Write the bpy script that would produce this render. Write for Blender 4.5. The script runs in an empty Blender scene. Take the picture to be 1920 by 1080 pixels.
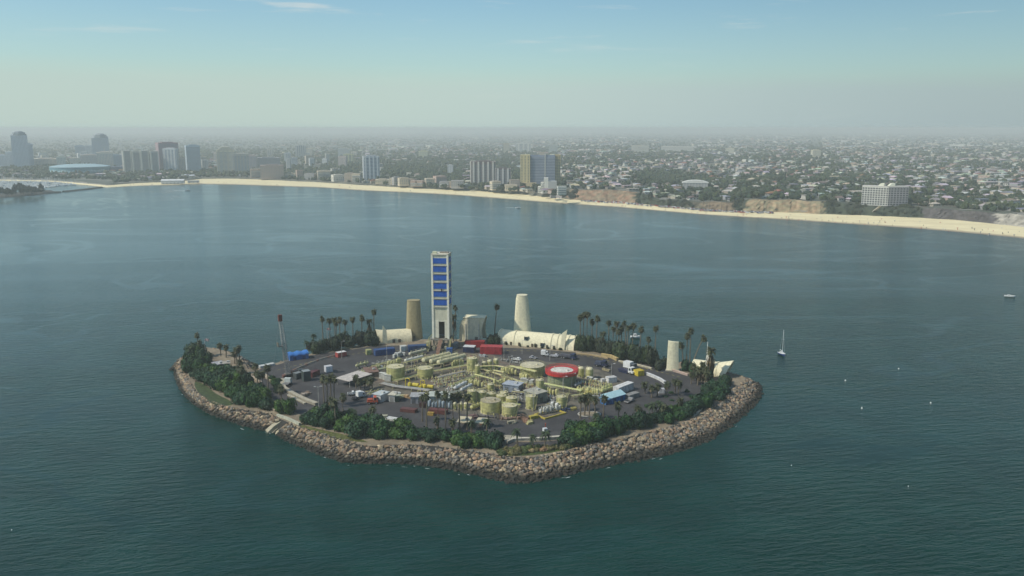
import bpy, bmesh, math, random
import numpy as np
from mathutils import Vector, Matrix
from mathutils.geometry import tessellate_polygon

R = random.Random(11)
SC = bpy.context.scene
COL = SC.collection

# ------------------------------------------------------------------ camera
F, CX, CY = 1600.0, 960.0, 540.0          # focal length and centre of the photograph in its pixels
CAMZ = 130.0
PITCH = math.atan(300.0 / F)
cam_d = bpy.data.cameras.new('camera')
cam_d.sensor_width = 36.0
cam_d.lens = F / 1920.0 * 36.0
cam_d.clip_start = 1.0
cam_d.clip_end = 120000.0
cam = bpy.data.objects.new('camera', cam_d)
COL.objects.link(cam)
cam.location = (0, 0, CAMZ)
cam.rotation_euler = (math.pi / 2 - PITCH, 0, 0)
SC.camera = cam

# ------------------------------------------------------------------ sky, sun, exposure
SUN_EL, SUN_AZ = math.radians(47), math.radians(-110)     # azimuth clockwise from +Y (straight ahead); minus = to the left
sun_dir = Vector((math.sin(SUN_AZ) * math.cos(SUN_EL), math.cos(SUN_AZ) * math.cos(SUN_EL), math.sin(SUN_EL)))
world = bpy.data.worlds.new('World')
SC.world = world
world.use_nodes = True
nt = world.node_tree
nt.nodes.clear()
def N(tree, kind, **kw):
    n = tree.nodes.new(kind)
    for k, v in kw.items():
        setattr(n, k, v)
    return n
def L(tree, a, b):
    tree.links.new(a, b)
def math_node(tree, op, a, b=None, c=None, clamp=False):
    n = N(tree, 'ShaderNodeMath', operation=op, use_clamp=clamp)
    for i, v in enumerate((a, b, c)):
        if v is None:
            continue
        if isinstance(v, (int, float)):
            n.inputs[i].default_value = v
        else:
            L(tree, v, n.inputs[i])
    return n.outputs[0]
def mix_rgb(tree, fac, a, b, mode='MIX'):
    n = N(tree, 'ShaderNodeMix', data_type='RGBA', blend_type=mode)
    for sock, v in ((n.inputs[0], fac), (n.inputs[6], a), (n.inputs[7], b)):
        if isinstance(v, (int, float)):
            sock.default_value = v
        elif isinstance(v, (tuple, list)):
            sock.default_value = (*v[:3], 1)
        else:
            L(tree, v, sock)
    return n.outputs[2]
def maprange(tree, v, a, b, c=0.0, d=1.0, smooth=True):
    n = N(tree, 'ShaderNodeMapRange')
    n.interpolation_type = 'SMOOTHSTEP' if smooth else 'LINEAR'
    L(tree, v, n.inputs[0])
    for i, x in enumerate((a, b, c, d)):
        n.inputs[1 + i].default_value = x
    return n.outputs[0]
sky = N(nt, 'ShaderNodeTexSky', sky_type='NISHITA')
sky.sun_disc = False
sky.sun_elevation = SUN_EL
sky.sun_rotation = SUN_AZ
sky.altitude = 0
sky.air_density = 1.0
sky.dust_density = 0.7
sky.ozone_density = 1.0
tc = N(nt, 'ShaderNodeTexCoord')
sep = N(nt, 'ShaderNodeSeparateXYZ')
L(nt, tc.outputs['Generated'], sep.inputs[0])
# thin cirrus and the marine inversion layer, all round the horizon
mp = N(nt, 'ShaderNodeMapping')
mp.inputs['Scale'].default_value = (2.2, 2.2, 26.0)
L(nt, tc.outputs['Generated'], mp.inputs[0])
nz = N(nt, 'ShaderNodeTexNoise')
nz.inputs['Scale'].default_value = 3.0
nz.inputs['Detail'].default_value = 6.0
nz.inputs['Roughness'].default_value = 0.6
L(nt, mp.outputs[0], nz.inputs['Vector'])
edge = math_node(nt, 'ADD', sep.outputs[2], math_node(nt, 'MULTIPLY', math_node(nt, 'SUBTRACT', nz.outputs[0], 0.5), 0.012))
edge = math_node(nt, 'ADD', edge, math_node(nt, 'MULTIPLY', sep.outputs[0], 0.012))
band = math_node(nt, 'ADD', maprange(nt, edge, 0.040, 0.070, 0.56, 0.0), maprange(nt, edge, 0.0, 0.15, 0.38, 0.0))
SKY_TINT = (0.95, 1.17, 1.18)
tinted = mix_rgb(nt, 1.0, sky.outputs[0], SKY_TINT, 'MULTIPLY')
glow = maprange(nt, sep.outputs[0], -0.15, 0.65, 1.0, 0.70)
HAZE_SUN, HAZE_AWAY = (4.95, 6.1, 5.7), (5.1, 6.35, 6.6)      # haze towards the sun, haze away from it
hz = N(nt, 'ShaderNodeVectorMath', operation='SCALE')
L(nt, mix_rgb(nt, maprange(nt, sep.outputs[0], -0.25, 0.5), HAZE_SUN, HAZE_AWAY), hz.inputs[0])
L(nt, glow, hz.inputs['Scale'])
tg = N(nt, 'ShaderNodeVectorMath', operation='SCALE')
L(nt, tinted, tg.inputs[0])
L(nt, glow, tg.inputs['Scale'])
skyc = mix_rgb(nt, band, tg.outputs[0], hz.outputs[0])
cl = maprange(nt, nz.outputs[0], 0.565, 0.76, 0.0, 0.55)
cl = math_node(nt, 'MULTIPLY', cl, maprange(nt, sep.outputs[2], 0.055, 0.14, 0.10, 1.0))
skyc = mix_rgb(nt, cl, skyc, (7.0, 7.2, 6.8))
bg = N(nt, 'ShaderNodeBackground')
bg.inputs['Strength'].default_value = 0.10
L(nt, skyc, bg.inputs['Color'])
wo = N(nt, 'ShaderNodeOutputWorld')
L(nt, bg.outputs[0], wo.inputs['Surface'])

sun_l = bpy.data.lights.new('sun', 'SUN')
sun_l.energy = 3.3
sun_l.angle = math.radians(0.6)
sun_l.color = (1.0, 0.93, 0.79)
sun = bpy.data.objects.new('sun', sun_l)
COL.objects.link(sun)
sun.location = (-300, 0, 600)
sun.rotation_euler = (-sun_dir).to_track_quat('-Z', 'Y').to_euler()

SC.view_settings.view_transform = 'Standard'
SC.view_settings.look = 'None'
SC.view_settings.exposure = 0.05
SC.view_settings.gamma = 1.0
SC.view_settings.use_curve_mapping = False
SC.render.engine = 'CYCLES'
SC.cycles.use_denoising = True
SC.cycles.max_bounces = 6
SC.cycles.diffuse_bounces = 2
SC.cycles.glossy_bounces = 2
SC.cycles.transmission_bounces = 2
SC.cycles.volume_bounces = 1
SC.cycles.caustics_reflective = False
SC.cycles.caustics_refractive = False

# ------------------------------------------------------------------ photograph pixel <-> place on the ground
G = 5.0                                         # level of the island's yard
cp, sp = math.cos(PITCH), math.sin(PITCH)
def ray(px, py):
    a, b = px - CX, CY - py
    return Vector((a, b * sp + F * cp, b * cp - F * sp))
def P(px, py, z=G):
    d = ray(px, py)
    t = (z - CAMZ) / d.z
    return Vector((d.x * t, d.y * t, z))
def proj(v):
    x, y, z = v[0], v[1], v[2] - CAMZ
    dep = y * cp - z * sp
    up = y * sp + z * cp
    return CX + F * x / dep, CY - F * up / dep
def ppm(v):                                     # photograph pixels per metre at a place
    return F / (v[1] * cp - (v[2] - CAMZ) * sp)
def z_at(v, py):                                # height at which a thing standing at v reaches row py
    d = ray(CX, py)
    return CAMZ + d.z * v[1] / d.y
def face_cam(v):                                # rotation about z that turns local -Y towards the camera
    return math.atan2(v[0], -v[1]) if False else -math.atan2(v[0], v[1])

# ------------------------------------------------------------------ mesh helpers
class MB:
    def __init__(s):
        s.v, s.f, s.c = [], [], []
        s.M = None
    def add(s, vs, fs, col=None):
        o = len(s.v)
        if s.M is not None:
            vs = [s.M @ Vector(p) for p in vs]
        s.v.extend([tuple(p) for p in vs])
        s.f.extend([tuple(i + o for i in f) for f in fs])
        if col is not None:
            s.c.extend([col] * len(vs))
        return s
    def box(s, x0, x1, y0, y1, z0, z1, col=None, bottom=True):
        vs = [(x0, y0, z0), (x1, y0, z0), (x1, y1, z0), (x0, y1, z0), (x0, y0, z1), (x1, y0, z1), (x1, y1, z1), (x0, y1, z1)]
        fs = [(4, 5, 6, 7), (0, 1, 5, 4), (1, 2, 6, 5), (2, 3, 7, 6), (3, 0, 4, 7)]
        if bottom:
            fs.append((3, 2, 1, 0))
        return s.add(vs, fs, col)
    def cyl(s, x, y, z0, z1, r0, r1=None, n=16, cap=True, col=None, a0=0.0):
        r1 = r0 if r1 is None else r1
        vs = []
        for r, z in ((r0, z0), (r1, z1)):
            for i in range(n):
                a = a0 + 2 * math.pi * i / n
                vs.append((x + r * math.cos(a), y + r * math.sin(a), z))
        fs = [(i, (i + 1) % n, n + (i + 1) % n, n + i) for i in range(n)]
        if cap:
            fs.append(tuple(range(n, 2 * n)))
            fs.append(tuple(range(n - 1, -1, -1)))
        return s.add(vs, fs, col)
    def lathe(s, x, y, prof, n=16, col=None):
        vs, fs = [], []
        for r, z in prof:
            for i in range(n):
                a = 2 * math.pi * i / n
                vs.append((x + r * math.cos(a), y + r * math.sin(a), z))
        m = len(prof)
        for j in range(m - 1):
            for i in range(n):
                k = (i + 1) % n
                fs.append((j * n + i, j * n + k, (j + 1) * n + k, (j + 1) * n + i))
        fs.append(tuple(range((m - 1) * n, m * n)))
        return s.add(vs, fs, col)
    def tube(s, pts, r, n=6, col=None, r1=None):
        pts = [Vector(p) for p in pts]
        vs, fs = [], []
        m = len(pts)
        for i, p in enumerate(pts):
            d = (pts[min(i + 1, m - 1)] - pts[max(i - 1, 0)])
            d = d.normalized() if d.length > 1e-9 else Vector((0, 0, 1))
            u = d.cross(Vector((0, 0, 1)))
            if u.length < 1e-3:
                u = d.cross(Vector((1, 0, 0)))
            u.normalize()
            w = u.cross(d)
            rr = r if r1 is None else r + (r1 - r) * i / (m - 1)
            for k in range(n):
                a = 2 * math.pi * k / n
                vs.append(p + u * (rr * math.cos(a)) + w * (rr * math.sin(a)))
        for i in range(m - 1):
            for k in range(n):
                q = (k + 1) % n
                fs.append((i * n + k, i * n + q, (i + 1) * n + q, (i + 1) * n + k))
        fs.append(tuple(range(n - 1, -1, -1)))
        fs.append(tuple(range((m - 1) * n, m * n)))
        return s.add(vs, fs, col)
    def prism(s, poly, y0, y1, col=None):       # outline in x, z pushed from y0 to y1
        n = len(poly)
        vs = [(p[0], y0, p[1]) for p in poly] + [(p[0], y1, p[1]) for p in poly]
        fs = [(i, (i + 1) % n, n + (i + 1) % n, n + i) for i in range(n)]
        fs += [tuple(range(n - 1, -1, -1)), tuple(range(n, 2 * n))]
        return s.add(vs, fs, col)
    def slab(s, poly, z0, z1, col=None):        # plan outline x, y raised from z0 to z1
        n = len(poly)
        tri = tessellate_polygon([[Vector((p[0], p[1], 0)) for p in poly]])
        vs = [(p[0], p[1], z1) for p in poly] + [(p[0], p[1], z0) for p in poly]
        fs = [tuple(t) for t in tri]
        if z1 > z0:
            fs += [(n + i, n + (i + 1) % n, (i + 1) % n, i) for i in range(n)]
        return s.add(vs, fs, col)
    def grid(s, rows, closed=False, col=None):
        m = len(rows[0])
        vs = [p for r in rows for p in r]
        fs = []
        for j in range(len(rows) - 1):
            for i in range(m if closed else m - 1):
                k = (i + 1) % m
                fs.append((j * m + i, j * m + k, (j + 1) * m + k, (j + 1) * m + i))
        return s.add(vs, fs, col)
    def mesh(s, name, mat, smooth=False):
        me = bpy.data.meshes.new(name)
        me.from_pydata(s.v, [], s.f)
        if len(s.c) == len(s.v) and s.c:
            ca = me.color_attributes.new('Col', 'FLOAT_COLOR', 'POINT')
            arr = np.ones((len(s.v), 4), dtype=np.float32)
            arr[:, :3] = np.array(s.c, dtype=np.float32)[:, :3]
            ca.data.foreach_set('color', arr.ravel())
        if mat is not None:
            me.materials.append(mat)
        if smooth:
            me.polygons.foreach_set('use_smooth', [True] * len(me.polygons))
        bm = bmesh.new()
        bm.from_mesh(me)
        bmesh.ops.recalc_face_normals(bm, faces=bm.faces)
        bm.to_mesh(me)
        bm.free()
        if smooth:
            try:
                me.set_sharp_from_angle(angle=math.radians(38))
            except Exception:
                pass
        return me
    def build(s, name, mat, parent=None, color=None, smooth=False):
        return link(name, s.mesh(name, mat, smooth), parent, color)

def link(name, me, parent=None, color=None, loc=None, rot=None, scale=None):
    o = bpy.data.objects.new(name, me)
    COL.objects.link(o)
    if parent is not None:
        o.parent = parent
    if color is not None:
        o.color = (*color[:3], 1)
    if loc is not None:
        o.location = loc
    if rot is not None:
        o.rotation_euler = rot if isinstance(rot, (tuple, list)) else (0, 0, rot)
    if scale is not None:
        o.scale = scale
    return o
def tag(o, label=None, cat=None, group=None, kind=None):
    for k, v in (('label', label), ('category', cat), ('group', group), ('kind', kind)):
        if v:
            o[k] = v
    return o
def thing(name, label, cat, loc=(0, 0, 0), rot=0.0, group=None, scale=None):
    o = bpy.data.objects.new(name, None)
    o.empty_display_size = 0.5
    COL.objects.link(o)
    o.location = loc
    o.rotation_euler = (0, 0, rot)
    if scale is not None:
        o.scale = scale
    return tag(o, label, cat, group)
def copy_tree(src, parent=None):
    c = src.copy()
    COL.objects.link(c)
    if parent is not None:
        c.parent = parent
    for ch in list(src.children):
        copy_tree(ch, c)
    return c
ORD = 'first second third fourth fifth sixth seventh eighth ninth tenth eleventh twelfth thirteenth fourteenth fifteenth sixteenth seventeenth eighteenth nineteenth twentieth'.split()
TENS = {20: 'twenty', 30: 'thirty', 40: 'forty', 50: 'fifty', 60: 'sixty', 70: 'seventy', 80: 'eighty', 90: 'ninety'}
TENTH = {30: 'thirtieth', 40: 'fortieth', 50: 'fiftieth', 60: 'sixtieth', 70: 'seventieth', 80: 'eightieth', 90: 'ninetieth'}
def ordinal(n):
    if n <= 20:
        return ORD[n - 1]
    if n % 10 == 0 and n < 100:
        return TENTH[n]
    if n > 100:
        return 'hundred and ' + ordinal(n - 100) if n > 100 else 'hundredth'
    if n == 100:
        return 'hundredth'
    return TENS[n // 10 * 10] + '-' + ORD[n % 10 - 1]

# ------------------------------------------------------------------ materials
def new_mat(name):
    m = bpy.data.materials.new(name)
    m.use_nodes = True
    t = m.node_tree
    b = t.nodes['Principled BSDF']
    return m, t, b
def noise(t, scale, detail=4.0, rough=0.55, vec=None, dim='3D'):
    n = N(t, 'ShaderNodeTexNoise')
    n.inputs['Scale'].default_value = scale
    n.inputs['Detail'].default_value = detail
    n.inputs['Roughness'].default_value = rough
    if vec is not None:
        L(t, vec, n.inputs['Vector'])
    return n.outputs[0]
def pos(t):
    return N(t, 'ShaderNodeNewGeometry').outputs['Position']
def scaled(t, v, s):
    m = N(t, 'ShaderNodeMapping')
    m.inputs['Scale'].default_value = s
    L(t, v, m.inputs[0])
    return m.outputs[0]
def bump(t, b, h, strength=0.3, dist=0.1):
    n = N(t, 'ShaderNodeBump')
    n.inputs['Strength'].default_value = strength
    n.inputs['Distance'].default_value = dist
    L(t, h, n.inputs['Height'])
    L(t, n.outputs[0], b.inputs['Normal'])
def paint_mat(name, rough=0.55, dirt=0.35, spec=0.35, rust=0.0):
    m, t, b = new_mat(name)
    oi = N(t, 'ShaderNodeObjectInfo')
    p = pos(t)
    n1 = noise(t, 0.7, 5, 0.6, p)
    n2 = noise(t, 1.0, 4, 0.6, scaled(t, p, (2.2, 2.2, 0.25)))       # vertical weather streaks
    k = math_node(t, 'MULTIPLY', maprange(t, n1, 0.3, 0.75, 1.08, 1.0 - dirt), maprange(t, n2, 0.35, 0.75, 1.05, 1.0 - dirt * 0.7))
    c = N(t, 'ShaderNodeVectorMath', operation='SCALE')
    L(t, oi.outputs['Color'], c.inputs[0])
    L(t, k, c.inputs['Scale'])
    out = c.outputs[0]
    if rust:
        out = mix_rgb(t, maprange(t, n2, 0.60, 0.78, 0.0, rust), out, (0.16, 0.075, 0.035))
    L(t, out, b.inputs['Base Color'])
    b.inputs['Roughness'].default_value = rough
    b.inputs['Specular IOR Level'].default_value = spec
    return m
M_PAINT = paint_mat('weathered_paint', rust=0.25)
M_CLEAN = paint_mat('clean_paint', 0.45, 0.18)
M_STUCCO = paint_mat('stucco', 0.85, 0.14, 0.2)
M_TOWER = paint_mat('tower_paint', 0.6, 0.10, 0.3)
M_CLOTH = paint_mat('tarpaulin', 0.7, 0.12, 0.25)
def vcol_mat(name, rough=0.85, var=0.25, scale=0.4, spec=0.2):
    m, t, b = new_mat(name)
    a = N(t, 'ShaderNodeAttribute', attribute_name='Col')
    n = noise(t, scale, 4, 0.6, pos(t))
    c = N(t, 'ShaderNodeVectorMath', operation='SCALE')
    L(t, a.outputs['Color'], c.inputs[0])
    L(t, maprange(t, n, 0.3, 0.7, 1 - var, 1 + var), c.inputs['Scale'])
    L(t, c.outputs[0], b.inputs['Base Color'])
    b.inputs['Roughness'].default_value = rough
    b.inputs['Specular IOR Level'].default_value = spec
    return m
M_VCOL = vcol_mat('tinted_surface')
M_GLASS, t_, b_ = new_mat('window_glass')
b_.inputs['Base Color'].default_value = (0.03, 0.045, 0.055, 1)
b_.inputs['Roughness'].default_value = 0.12
M_RUBBER, t_, b_ = new_mat('rubber')
b_.inputs['Base Color'].default_value = (0.018, 0.018, 0.018, 1)
b_.inputs['Roughness'].default_value = 0.8
def leaf_mat(name, from_attr=False, hue=(1.25, 1.15, 0.7)):
    m, t, b = new_mat(name)
    if from_attr:
        src = N(t, 'ShaderNodeAttribute', attribute_name='Col').outputs['Color']
    else:
        src = N(t, 'ShaderNodeObjectInfo').outputs['Color']
    p = pos(t)
    n = noise(t, 0.55, 3, 0.6, p)
    n2 = noise(t, 2.5, 2, 0.6, p)
    c = N(t, 'ShaderNodeVectorMath', operation='SCALE')
    L(t, src, c.inputs[0])
    L(t, math_node(t, 'MULTIPLY', maprange(t, n, 0.3, 0.7, 0.7, 1.3), maprange(t, n2, 0.3, 0.7, 0.7, 1.35)), c.inputs['Scale'])
    c2 = mix_rgb(t, maprange(t, n, 0.45, 0.7, 0.0, 0.6), c.outputs[0], mix_rgb(t, 1.0, c.outputs[0], hue, 'MULTIPLY'))
    L(t, c2, b.inputs['Base Color'])
    b.inputs['Roughness'].default_value = 0.6
    b.inputs['Specular IOR Level'].default_value = 0.25
    return m
M_LEAF = leaf_mat('foliage')
M_LEAFV = leaf_mat('foliage_mass', True)
M_BARK, t_, b_ = new_mat('bark')
L(t_, mix_rgb(t_, noise(t_, 1.0, 4, 0.6, scaled(t_, pos(t_), (3, 3, 6))), (0.10, 0.075, 0.05), (0.22, 0.18, 0.13)), b_.inputs['Base Color'])
b_.inputs['Roughness'].default_value = 0.9

# sea water: body colour, wind ripples at several lengths, calmer slicks
M_WATER, t, b = new_mat('sea_water')
p = pos(t)
streak = noise(t, 1.0, 5, 0.55, scaled(t, p, (0.0028, 0.0075, 1)))
sw = N(t, 'ShaderNodeTexNoise')
sw.inputs['Scale'].default_value = 1.0
sw.inputs['Detail'].default_value = 3
sw.inputs['Distortion'].default_value = 1.6
L(t, scaled(t, p, (0.0016, 0.006, 1)), sw.inputs['Vector'])
rot = N(t, 'ShaderNodeMapping')
rot.inputs['Rotation'].default_value = (0, 0, math.radians(-12))
L(t, p, rot.inputs[0])
w1 = noise(t, 1.0, 3, 0.6, scaled(t, rot.outputs[0], (0.10, 0.34, 1)))
w2 = noise(t, 1.0, 3, 0.6, scaled(t, rot.outputs[0], (0.33, 0.75, 1)))
w3 = noise(t, 0.035, 2, 0.5, p)
hgt = math_node(t, 'SUBTRACT', math_node(t, 'ADD', math_node(t, 'MULTIPLY', w1, 1.0), math_node(t, 'MULTIPLY', w2, 0.42)), 0.71)
calm = math_node(t, 'MULTIPLY', maprange(t, sw.outputs[0], 0.44, 0.60, 1.0, 0.66), maprange(t, streak, 0.48, 0.66, 1.0, 0.74))
rg_ = N(t, 'ShaderNodeTexNoise')
rg_.inputs['Scale'].default_value = 1.0
rg_.inputs['Detail'].default_value = 2.5
rg_.inputs['Distortion'].default_value = 2.2
L(t, scaled(t, p, (0.0022, 0.0042, 1)), rg_.inputs['Vector'])
line = math_node(t, 'ABSOLUTE', math_node(t, 'SUBTRACT', rg_.outputs[0], 0.5))
calm = math_node(t, 'MULTIPLY', calm, maprange(t, line, 0.002, 0.020, 0.5, 1.0))          # thin slicks left by currents and wakes
sx = N(t, 'ShaderNodeSeparateXYZ')
L(t, p, sx.inputs[0])
calm = math_node(t, 'MULTIPLY', calm, maprange(t, math_node(t, 'ADD', sx.outputs[0], math_node(t, 'MULTIPLY', sx.outputs[1], 0.15)), -420, 60, 0.62, 1.0))
inner = math_node(t, 'ADD', sx.outputs[1], math_node(t, 'MULTIPLY', sx.outputs[0], -0.5))
calm = math_node(t, 'MULTIPLY', calm, maprange(t, inner, 380, 1250, 1.0, 0.50))      # sheltered towards the beach
hgt = math_node(t, 'MULTIPLY', hgt, calm)
bn = N(t, 'ShaderNodeBump')
bn.inputs['Strength'].default_value = 1.0
bn.inputs['Distance'].default_value = 0.9
L(t, hgt, bn.inputs['Height'])
L(t, bn.outputs[0], b.inputs['Normal'])
deep = mix_rgb(t, maprange(t, w3, 0.35, 0.65), (0.001, 0.029, 0.022), (0.002, 0.037, 0.028))
murk_gloss = math_node(t, 'ADD', maprange(t, inner, 420, 1300, 0.0, 1.0), math_node(t, 'MULTIPLY', math_node(t, 'SUBTRACT', w3, 0.5), 0.25), None, True)
L(t, mix_rgb(t, murk_gloss, deep, (0.046, 0.110, 0.118)), b.inputs['Base Color'])      # cloudier shelf water, colour also paled to carry far sky gloss
L(t, math_node(t, 'MULTIPLY', maprange(t, line, 0.002, 0.020, 0.115, 0.18), maprange(t, sw.outputs[0], 0.46, 0.62, 1.0, 0.85)), b.inputs['Roughness'])
b.inputs['IOR'].default_value = 1.333
b.inputs['Specular IOR Level'].default_value = 0.28

# ================================================================== THE SETTING: sea, coast, land, haze
FAR = 34000.0
mb = MB()
mb.add([(-30000, -600, 0), (30000, -600, 0), (30000, FAR, 0), (-30000, FAR, 0)], [(0, 1, 2, 3)])
tag(mb.build('sea', M_WATER), kind='structure')

def interp(tab, x):
    xs = [a for a, b in tab]
    ys = [b for a, b in tab]
    return float(np.interp(x, xs, ys))
WATERLINE = [(-2600, 338), (-700, 338), (0, 339), (100, 341), (160, 347), (200, 352), (260, 349), (300, 348), (380, 347), (440, 348.5), (520, 351), (600, 353), (680, 359), (760, 362), (850, 367), (920, 373), (1000, 379), (1080, 384), (1160, 390), (1240, 397), (1320, 404), (1400, 409), (1500, 416), (1600, 424), (1700, 431), (1800, 440), (1920, 451), (2300, 487), (3000, 556), (4200, 640)]
SANDBACK = [(-2600, 337), (-700, 337), (0, 338), (100, 339.5), (160, 344), (200, 347.5), (260, 343), (330, 341), (380, 335), (440, 335), (520, 338), (600, 342), (680, 347), (760, 352), (850, 356), (900, 358), (960, 362), (1020, 369), (1080, 375), (1160, 379), (1240, 386), (1320, 393), (1400, 397), (1460, 398), (1540, 401), (1620, 404), (1700, 407), (1800, 413), (1860, 419), (1920, 426), (2300, 458), (3000, 518), (4200, 600)]
PLATEAU = [(-2600, 5), (560, 5), (700, 6.5), (900, 8), (1010, 10), (1075, 20), (1180, 22), (1240, 12), (1300, 13), (1375, 15), (1392, 20), (1540, 20), (1640, 17), (1740, 17), (1860, 16), (4200, 15)]
def az_px(x, y):                                # photograph column of a far place
    return CX + F * x / (y * cp + 125.0 * sp)
def plateau(x, y):
    return interp(PLATEAU, az_px(x, y))
cols = [-2600, -1600, -900, -500, -250] + list(range(-100, 2101, 15)) + [2300, 2700, 3200, 4200]
wl, sm, sb, bt = [], [], [], []
for c in cols:
    a = P(c, interp(WATERLINE, c) + 0.8, -0.8)
    k = P(c, interp(SANDBACK, c), 3.0)
    jig = 3.0 * math.sin(c * 0.11) + 2.0 * math.sin(c * 0.043 + 1)
    k += Vector((0, jig, 0))
    if k.y < a.y + 6:
        k.y = a.y + 6
        k.x = a.x * (k.y / a.y)
    zt = interp(PLATEAU, c) + 0.8 * math.sin(c * 0.09)
    run = 8 + (zt - 5) * 1.25 + 3 * math.sin(c * 0.17)
    if 1730 < c < 1865:
        run = 9
    t_ = k.copy()
    t_.y += run
    t_.x = k.x * t_.y / k.y
    t_.z = zt
    wl.append(a)
    sm.append(Vector((a.x * 0.35 + k.x * 0.65, a.y * 0.35 + k.y * 0.65, 2.2)))
    sb.append(k)
    bt.append(t_)
# beach sand
M_SAND, t, b = new_mat('beach_sand')
p = pos(t)
c1 = mix_rgb(t, maprange(t, noise(t, 1.0, 5, 0.6, scaled(t, p, (0.02, 0.05, 1))), 0.3, 0.7), (0.74, 0.63, 0.38), (0.88, 0.77, 0.48))
sz = N(t, 'ShaderNodeSeparateXYZ')
L(t, p, sz.inputs[0])
c1 = mix_rgb(t, maprange(t, sz.outputs[2], 0.1, 0.7), (0.34, 0.27, 0.18), c1)          # wet edge
L(t, c1, b.inputs['Base Color'])
b.inputs['Roughness'].default_value = 0.95
mb = MB()
mb.grid([wl, sm, sb])
tag(mb.build('beach', M_SAND, smooth=True), kind='structure')
# bluff behind the sand: bare earth, planted slopes, sea wall
def bluff_col(c):
    earth, green, grey, quay = (0.36, 0.25, 0.15), (0.055, 0.065, 0.045), (0.10, 0.09, 0.09), (0.30, 0.28, 0.25)
    if c < 210:
        return quay
    c += R.uniform(-9, 9)
    if c < 1070:
        return (0.13, 0.125, 0.10)
    if c < 1190:
        return (0.27 + R.uniform(-0.05, 0.05), 0.19, 0.125)
    if c < 1290:
        return green
    if c < 1320:
        return (0.13, 0.115, 0.08)
    if c < 1375:
        return (0.20, 0.15, 0.10)
    if c < 1395:
        return green
    if c < 1540:
        return (0.31 + R.uniform(-0.05, 0.05), 0.245, 0.15)
    if c < 1730:
        return green
    if c < 1865:
        return grey
    if c < 1990:
        return (0.36, 0.33, 0.28)
    return green
mb = MB()
FR = (0.12, 0.26, 0.4, 0.55, 0.7, 0.86)
mids = [[] for _ in FR]
fine, fcol = [], []
for i in range(len(cols) - 1):                  # finer columns where the cliff is in view
    n = 3 if -100 <= cols[i] < 2100 else 1
    for k in range(n):
        fine.append((sb[i].lerp(sb[i + 1], k / n), bt[i].lerp(bt[i + 1], k / n), cols[i] + (cols[i + 1] - cols[i]) * k / n))
fine.append((sb[-1], bt[-1], cols[-1]))
for k, q, c in fine:
    gully = 1.8 * math.sin(c * 0.9) * math.sin(c * 0.37 + 1) if 1070 < c < 1730 else 0.0
    for f, lst in zip(FR, mids):
        v = k.lerp(q, f)
        v.z += (2.6 * math.sin(f * 3.1) if 1080 < c < 1730 else 0) + R.uniform(-0.5, 0.5)
        v.y += gully * math.sin(f * 3.1) + R.uniform(-1.2, 1.2)
        lst.append(v)
mb.grid([[a[0] for a in fine]] + mids + [[a[1] for a in fine]])
mb.c = [bluff_col(a[2]) for _ in range(len(FR) + 2) for a in fine]
tag(mb.build('bluff', vcol_mat('bluff_earth', 0.95, 0.35, 0.12)), kind='structure')
# the coastal plain
M_LAND, t, b = new_mat('town_ground')
p = pos(t)
n1 = noise(t, 0.02, 5, 0.65, p)
n2 = noise(t, 0.004, 4, 0.6, p)
c1 = mix_rgb(t, maprange(t, n1, 0.35, 0.65), (0.055, 0.065, 0.045), (0.19, 0.17, 0.14))
c1 = mix_rgb(t, maprange(t, n2, 0.4, 0.65, 0, 0.7), c1, (0.07, 0.085, 0.06))
vo = N(t, 'ShaderNodeTexVoronoi')
vo.inputs['Scale'].default_value = 0.035
L(t, p, vo.inputs['Vector'])
c1 = mix_rgb(t, maprange(t, vo.outputs['Color'], 0.72, 0.8, 0, 0.7), c1, (0.34, 0.32, 0.29))
L(t, c1, b.inputs['Base Color'])
b.inputs['Roughness'].default_value = 0.95
rows = [bt]
for add in (60, 160, 340, 700, 1400, 2800, 5600, 11000, 20000, 31000):
    row = []
    for v, c in zip(bt, cols):
        y = v.y + add
        z = v.z + (0 if add < 5000 else (add - 5000) * 0.0001)
        row.append(Vector((v.x * y / v.y, y, z)))
    rows.append(row)
mb = MB()
mb.grid(rows)
tag(mb.build('land', M_LAND), kind='structure')

# the air between
HAZE_DENSITY = 1.65e-4
M_HAZE = bpy.data.materials.new('haze_air')
M_HAZE.use_nodes = True
t = M_HAZE.node_tree
t.nodes.clear()
pv = N(t, 'ShaderNodeVolumePrincipled')
pv.inputs['Color'].default_value = (0.96, 1.0, 0.955, 1)
pv.inputs['Density'].default_value = HAZE_DENSITY
pv.inputs['Anisotropy'].default_value = 0.1
ho = N(t, 'ShaderNodeOutputMaterial')
L(t, pv.outputs[0], ho.inputs['Volume'])
mb = MB()
mb.box(-31000, 31000, -700, FAR + 900, -2.0, 136.0)
tag(mb.build('haze', M_HAZE), kind='stuff')
from mathutils import noise as mnoise

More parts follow.
